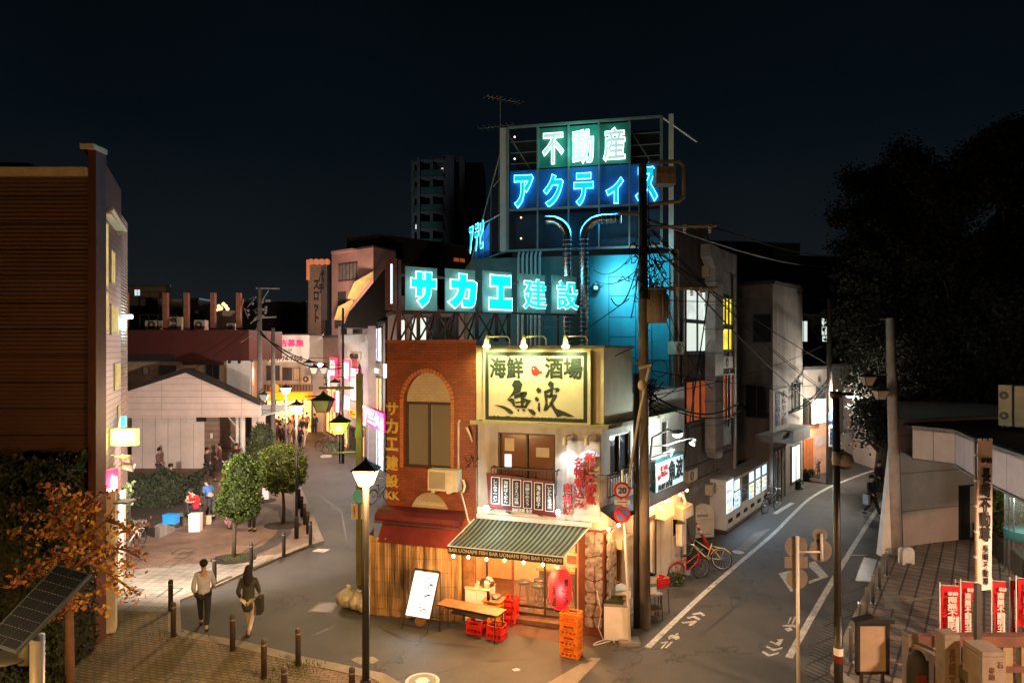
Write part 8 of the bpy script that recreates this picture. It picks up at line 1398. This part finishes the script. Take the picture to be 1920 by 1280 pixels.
def person(label, loc, rz, top, bottom, pose='stand', h=1.68, hair=(.012, .01, .009), hat=None, arms='down', far=False, long_hair=False, bag=None, coat=False):
    V = Vector; s = h / 1.7; hipz = .92; lean = 0.
    L = {}
    if pose == 'walk': f = .30; L = dict(kl=V((.09, -.20, .50)), al=V((.09, -.36, .09)), kr=V((-.09, .02, .48)), ar=V((-.09, .34, .16)))
    elif pose == 'sit': hipz = .52; L = dict(kl=V((.13, -.42, .50)), al=V((.13, -.44, .08)), kr=V((-.13, -.42, .50)), ar=V((-.13, -.40, .08)))
    elif pose == 'crouch': hipz = .30; L = dict(kl=V((.15, -.38, .48)), al=V((.13, -.12, .08)), kr=V((-.15, -.40, .44)), ar=V((-.13, -.12, .08)))
    elif pose == 'bend': lean = .55; L = dict(kl=V((.1, -.02, .49)), al=V((.1, 0, .09)), kr=V((-.1, .02, .49)), ar=V((-.1, .03, .09)))
    else: L = dict(kl=V((.09, -.015, .49)), al=V((.10, 0, .09)), kr=V((-.09, -.02, .49)), ar=V((-.11, .03, .09)))
    up = lambda z, y=0., x=0.: V((x, y - sin(lean) * (z), hipz + cos(lean) * z))
    pel = V((0, 0, hipz)); sp = up(.22); ch = up(.42); nk = up(.56); hb = up(.62, -.01); hd = up(.70, -.02); ht = up(.80, -.01)
    sl, sr = up(.49, 0, .17), up(.49, 0, -.17)
    ad = {'down': ((.22, .02, .22), (.24, -.06, -.03)), 'walk': ((.23, .10, .22), (.22, -.06, .02)), 'front': ((.22, -.02, .25), (.10, -.27, .26)), 'phone': ((.21, -.06, .24), (.08, -.26, .42)), 'up': ((.2, -.12, .30), (.08, -.3, .40))}[arms]
    el, wl = up(ad[0][2], ad[0][1], ad[0][0]), up(ad[1][2], ad[1][1], ad[1][0]); e2 = ad if arms != 'walk' else ((.23, -.06, .22), (.20, -.26, .08))
    er, wr = up(e2[0][2], e2[0][1], -e2[0][0]), up(e2[1][2], e2[1][1], -e2[1][0])
    hl = wl + (wl - el).normalized() * .09; hr = wr + (wr - er).normalized() * .09; toe = lambda a: a + V((0, -.15, -.045))
    hpl, hpr = V((.09, 0, hipz - .03)), V((-.09, 0, hipz - .03))
    pts = [pel, sp, ch, nk, hb, hd, ht, sl, el, wl, hl, sr, er, wr, hr, hpl, L['kl'], L['al'], toe(L['al']), hpr, L['kr'], L['ar'], toe(L['ar'])]
    ed = [(0, 1), (1, 2), (2, 3), (3, 4), (4, 5), (5, 6), (2, 7), (7, 8), (8, 9), (9, 10), (2, 11), (11, 12), (12, 13), (13, 14), (0, 15), (15, 16), (16, 17), (17, 18), (0, 19), (19, 20), (20, 21), (21, 22)]
    rd = [(.13, .10), (.115, .09), (.14, .10), .052, .06, .088, .072, .06, .042, .03, .034, .06, .042, .03, .034, .085, .055, .038, .032, .085, .055, .038, .032]
    if not far:
        for w, q_, sg in ((wl, hl, 1), (wr, hr, -1)):
            d = (q_ - w).normalized(); sd = V((0, 1, 0)) if abs(d.y) < .7 else V((1, 0, 0))
            for j, (o_, ln) in enumerate(((-.03, .07), (-.01, .08), (.01, .075), (.03, .06))):
                b = len(pts); pts += [q_ + sd * o_, q_ + sd * o_ + d * ln * .6, q_ + sd * o_ + d * ln + V((-sg * .02, 0, 0))]; ed += [(10 if sg > 0 else 14, b), (b, b + 1), (b + 1, b + 2)]; rd += [.011, .010, .008]
            b = len(pts); pts += [w + d * .035 + sd * .035, w + d * .075 + sd * .055]; ed += [(10 if sg > 0 else 14, b), (b, b + 1)]; rd += [.012, .009]
        b = len(pts); f_ = up(.715, -.11); pts += [f_]; ed += [(5, b)]; rd += [.014]
    # ears, nose and eyes follow as small features on the continuous body
    body = skin('person', [p * s for p in pts], ed, [tuple(q_ * s for q_ in r) if isinstance(r, tuple) else r * s for r in rd], M['skin'])
    tag(body, label, 'person'); body.location = loc; body.rotation_euler = (0, 0, rz)
    S = lambda l: [p * s for p in l]
    c = 1.22
    jp = [sp + V((0, 0, -.33)), sp, ch, nk + (ch - nk) * .35, sl, el, wl + (el - wl) * .15, sr, er, wr + (er - wr) * .15]; je = [(0, 1), (1, 2), (2, 3), (2, 4), (4, 5), (5, 6), (2, 7), (7, 8), (8, 9)]; jr = [(.165, .135), (.155, .125), (.165, .125), .075, .08, .06, .05, .08, .06, .05]
    if coat: jp[0] = pel + V((0, 0, -.36)); jr[0] = (.21, .18)
    skin('jacket', S(jp), je, [tuple(q_ * s for q_ in r) if isinstance(r, tuple) else r * s for r in jr], cmat(top), body)
    up_a = lambda k_, a: a + (k_ - a) * .12
    tp = [pel + V((0, 0, .05)), hpl, L['kl'], up_a(L['kl'], L['al']), hpr, L['kr'], up_a(L['kr'], L['ar'])]; te = [(0, 1), (1, 2), (2, 3), (0, 4), (4, 5), (5, 6)]; tr = [(.145, .12), .105, .075, .065, .105, .075, .065]
    skin('trousers', S(tp), te, [tuple(q_ * s for q_ in r) if isinstance(r, tuple) else r * s for r in tr], cmat(bottom), body)
    hc = (hd + ht) / 2 * s; mb = MB(); mb.ball((hc.x, hc.y + .022, hc.z + .025), .098 * s, .105 * s, .105 * s, 14, 9)
    if long_hair: mb.ball((hc.x, hc.y + .07, hc.z - .17), .125 * s, .085, .28 * s, 12, 8)
    mb.build('hair', cmat(hair), body, True)
    for q_ in (L['al'], L['ar']): q_ = q_ * s; mb = MB(); mb.ball((q_.x, q_.y - .06, q_.z - .045), .05, .14, .045, 10, 6); mb.build('shoe', cmat((.02, .02, .02)), body, True)
    if not far:
        mb = MB()
        for x in (-.033, .033): mb.ball((x * s, (hd.y - .087) * s, (hd.z + .02) * s), .012, .006, .008, 6, 4)
        mb.build('eye', M['inkk'], body)
    if hat: mb = MB(); mb.lathe([(.11, 0), (.11, .05), (.06, .10)], (hc.x, hc.y + .01, hc.z + .04), 14); mb.slab([(hc.x - .08, hc.y - .1), (hc.x + .08, hc.y - .1), (hc.x + .06, hc.y - .2), (hc.x - .06, hc.y - .2)], hc.z + .04, hc.z + .055); mb.build('cap', cmat(hat), body, True)
    if bag: mb = MB(); mb.box(-.34, -.22, -.14, .14, .55, .95); mb.build('bag', cmat(bag), body)
    return body
def G2(a, b, z=KZ): p = G(a, b, z); p.z = z; return p
person('woman with long dark hair in dark green coat and white trousers walking on the road', G2(466, 1190, .0), R(185), (.035, .035, .022), (.50, .43, .36), 'walk', 1.66, arms='walk', long_hair=True, coat=True, bag=(.02, .018, .016))
person('man in pale shirt and dark trousers walking near the kerb corner', G2(382, 1181, .0), R(200), (.40, .42, .50), (.02, .02, .022), 'walk', 1.72, arms='walk')
person('person in red jacket standing beside the white box sign', G2(372, 990), R(-20), (.45, .012, .02), (.02, .02, .02), 'bend', 1.68, arms='front'); person('person in black coat sitting on the planter wall', G2(352, 985), R(150), (.02, .02, .022), (.02, .02, .02), 'sit', 1.7, arms='front')
person('person in blue jacket behind the red jacket', G2(396, 972), R(-120), (.05, .14, .38), (.04, .04, .05), 'bend', 1.66, arms='front'); person('crouching person in pale pink clothes on the plaza paving', G2(430, 988), R(60), (.50, .28, .28), (.40, .2, .22), 'crouch', 1.6, arms='front')
person('person in orange top and black trousers standing behind the slim tree', G2(472, 996), R(170), (.45, .13, .05), (.015, .015, .015), 'stand', 1.7); person('person in black cap and black clothes seen above the plaza hedge', G2(320, 940), R(30), (.015, .015, .018), (.3, .2, .15), 'stand', 1.66, hat=(.01, .01, .01), arms='front')
person('passer-by in dim clothes before the pale wall panels, left', G2(298, 902), R(90), (.14, .07, .06), (.06, .05, .05), 'walk', 1.7, arms='walk', far=True); person('passer-by in black before the brown wall under the canopy', G2(388, 903), R(90), (.02, .015, .015), (.02, .02, .02), 'walk', 1.75, arms='walk', far=True); person('passer-by in maroon at the canopy steps', G2(412, 890), R(-80), (.12, .04, .035), (.04, .03, .03), 'walk', 1.7, arms='walk', far=True)
person('dark passer-by by the red banded column', G2(443, 888), R(0), (.04, .015, .015), (.02, .02, .02), 'stand', 1.65, far=True)
person('person in black walking along the right edge line with a white bag', G2(1634, 968, 0), R(20), (.012, .012, .014), (.015, .015, .015), 'walk', 1.7, arms='walk', far=True, bag=(.35, .33, .32)); person('dim person farther up the right road', G2(1648, 932, 0), R(10), (.03, .015, .015), (.02, .02, .02), 'walk', 1.7, arms='walk', far=True)
person('dark suited man standing alone in the shopping street', G2(567, 822, 0), R(0), (.03, .03, .05), (.02, .02, .03), 'stand', 1.6, far=True)
crowd = [(544, 832, (.42, .3, .2), (.4, .35, .3)), (553, 838, (.10, .06, .05), (.03, .02, .02)), (570, 838, (.5, .42, .35), (.45, .4, .36)), (562, 842, (.05, .03, .03), (.02, .02, .02)), (530, 824, (.5, .42, .34), (.1, .08, .07)), (523, 818, (.06, .04, .04), (.03, .03, .03)), (517, 830, (.16, .07, .06), (.04, .03, .03)), (534, 840, (.08, .04, .03), (.03, .02, .02)), (583, 808, (.6, .20, .05), (.06, .04, .03)), (575, 812, (.30, .2, .14), (.05, .04, .04)), (548, 815, (.2, .12, .1), (.05, .04, .04)), (538, 812, (.03, .03, .03), (.02, .02, .02)), (560, 814, (.35, .3, .28), (.05, .05, .05)), (508, 826, (.10, .06, .06), (.03, .03, .03)), (500, 820, (.04, .03, .03), (.03, .03, .03)), (590, 815, (.05, .05, .07), (.03, .03, .04)), (526, 836, (.05, .03, .02), (.04, .03, .03)), (514, 812, (.25, .14, .1), (.05, .04, .04))]
lbs = ['shopper in tan top with pale trousers in front of the crowd', 'shopper in dark brown left of the front couple', 'shopper in pale jacket and pale trousers at the front of the crowd', 'shopper in black walking beside the pale jacket', 'tall shopper in cream top in the middle of the crowd', 'shopper in dark grey near the pale pole', 'shopper in maroon just right of the pale pole', 'shopper in black-brown before the tan top', 'shopper in bright orange top at the right of the crowd', 'shopper in light brown left of the orange top', 'shopper in greyish brown behind the tan top', 'shopper in black at the back of the crowd', 'shopper in light grey at the back of the crowd', 'shopper in dull purple left of the pale pole', 'shopper in charcoal farthest left in the crowd', 'shopper in navy right of the orange top', 'shopper in dark brown coat right of the pale pole', 'shopper in ochre brown at the far shopfront']
for i, (a, b, t, bt) in enumerate(crowd): o = person(lbs[i], G2(a, b, 0), random.choice((R(180), R(0), R(200), R(20))), t, bt, random.choice(('walk', 'stand')), random.uniform(1.5, 1.68), far=True, arms='walk'); o['group'] = 'shoppers crowding the far street'
# ================================================================= unseen street lamps assumed outside the frame for the warm foreground light
for i, (x, y, e, c, lb) in enumerate([(-7.5, 2.2, 1000, (1, .54, .15), 'assumed plaza street lamp, unseen behind the camera on the left'), (4.2, 1.5, 760, (1, .50, .15), 'assumed street lamp, unseen behind the camera on the right'), (11.5, 7.5, 1400, (1, .62, .40), 'assumed street lamp, unseen beyond the right edge of the shrine plaza'), (-26, 14, 260, (1, .58, .38), 'assumed street lamp, unseen beyond the left edge')]):
    k = thing('street_lamp', lb, 'street lamp', (x, y, 0)); mb = MB(); mb.cyl((0, 0, 0), (0, 0, 5.2), .06, n=12); mb.build('pole_shaft', M['black'], k, True); lantern_head(k, (0, 0, 5.2), 'lampglass', 1.2); light('lamp_light', 'SPOT', (0, 0, 5.0), e, c, .15, (0, 0, 0), k, R(174), .2)
    if i == 0: light('lamp_fill', 'POINT', (0, 0, 5.0), 330, c, .15, None, k)  # extra point light added to lift the maple and clad wall
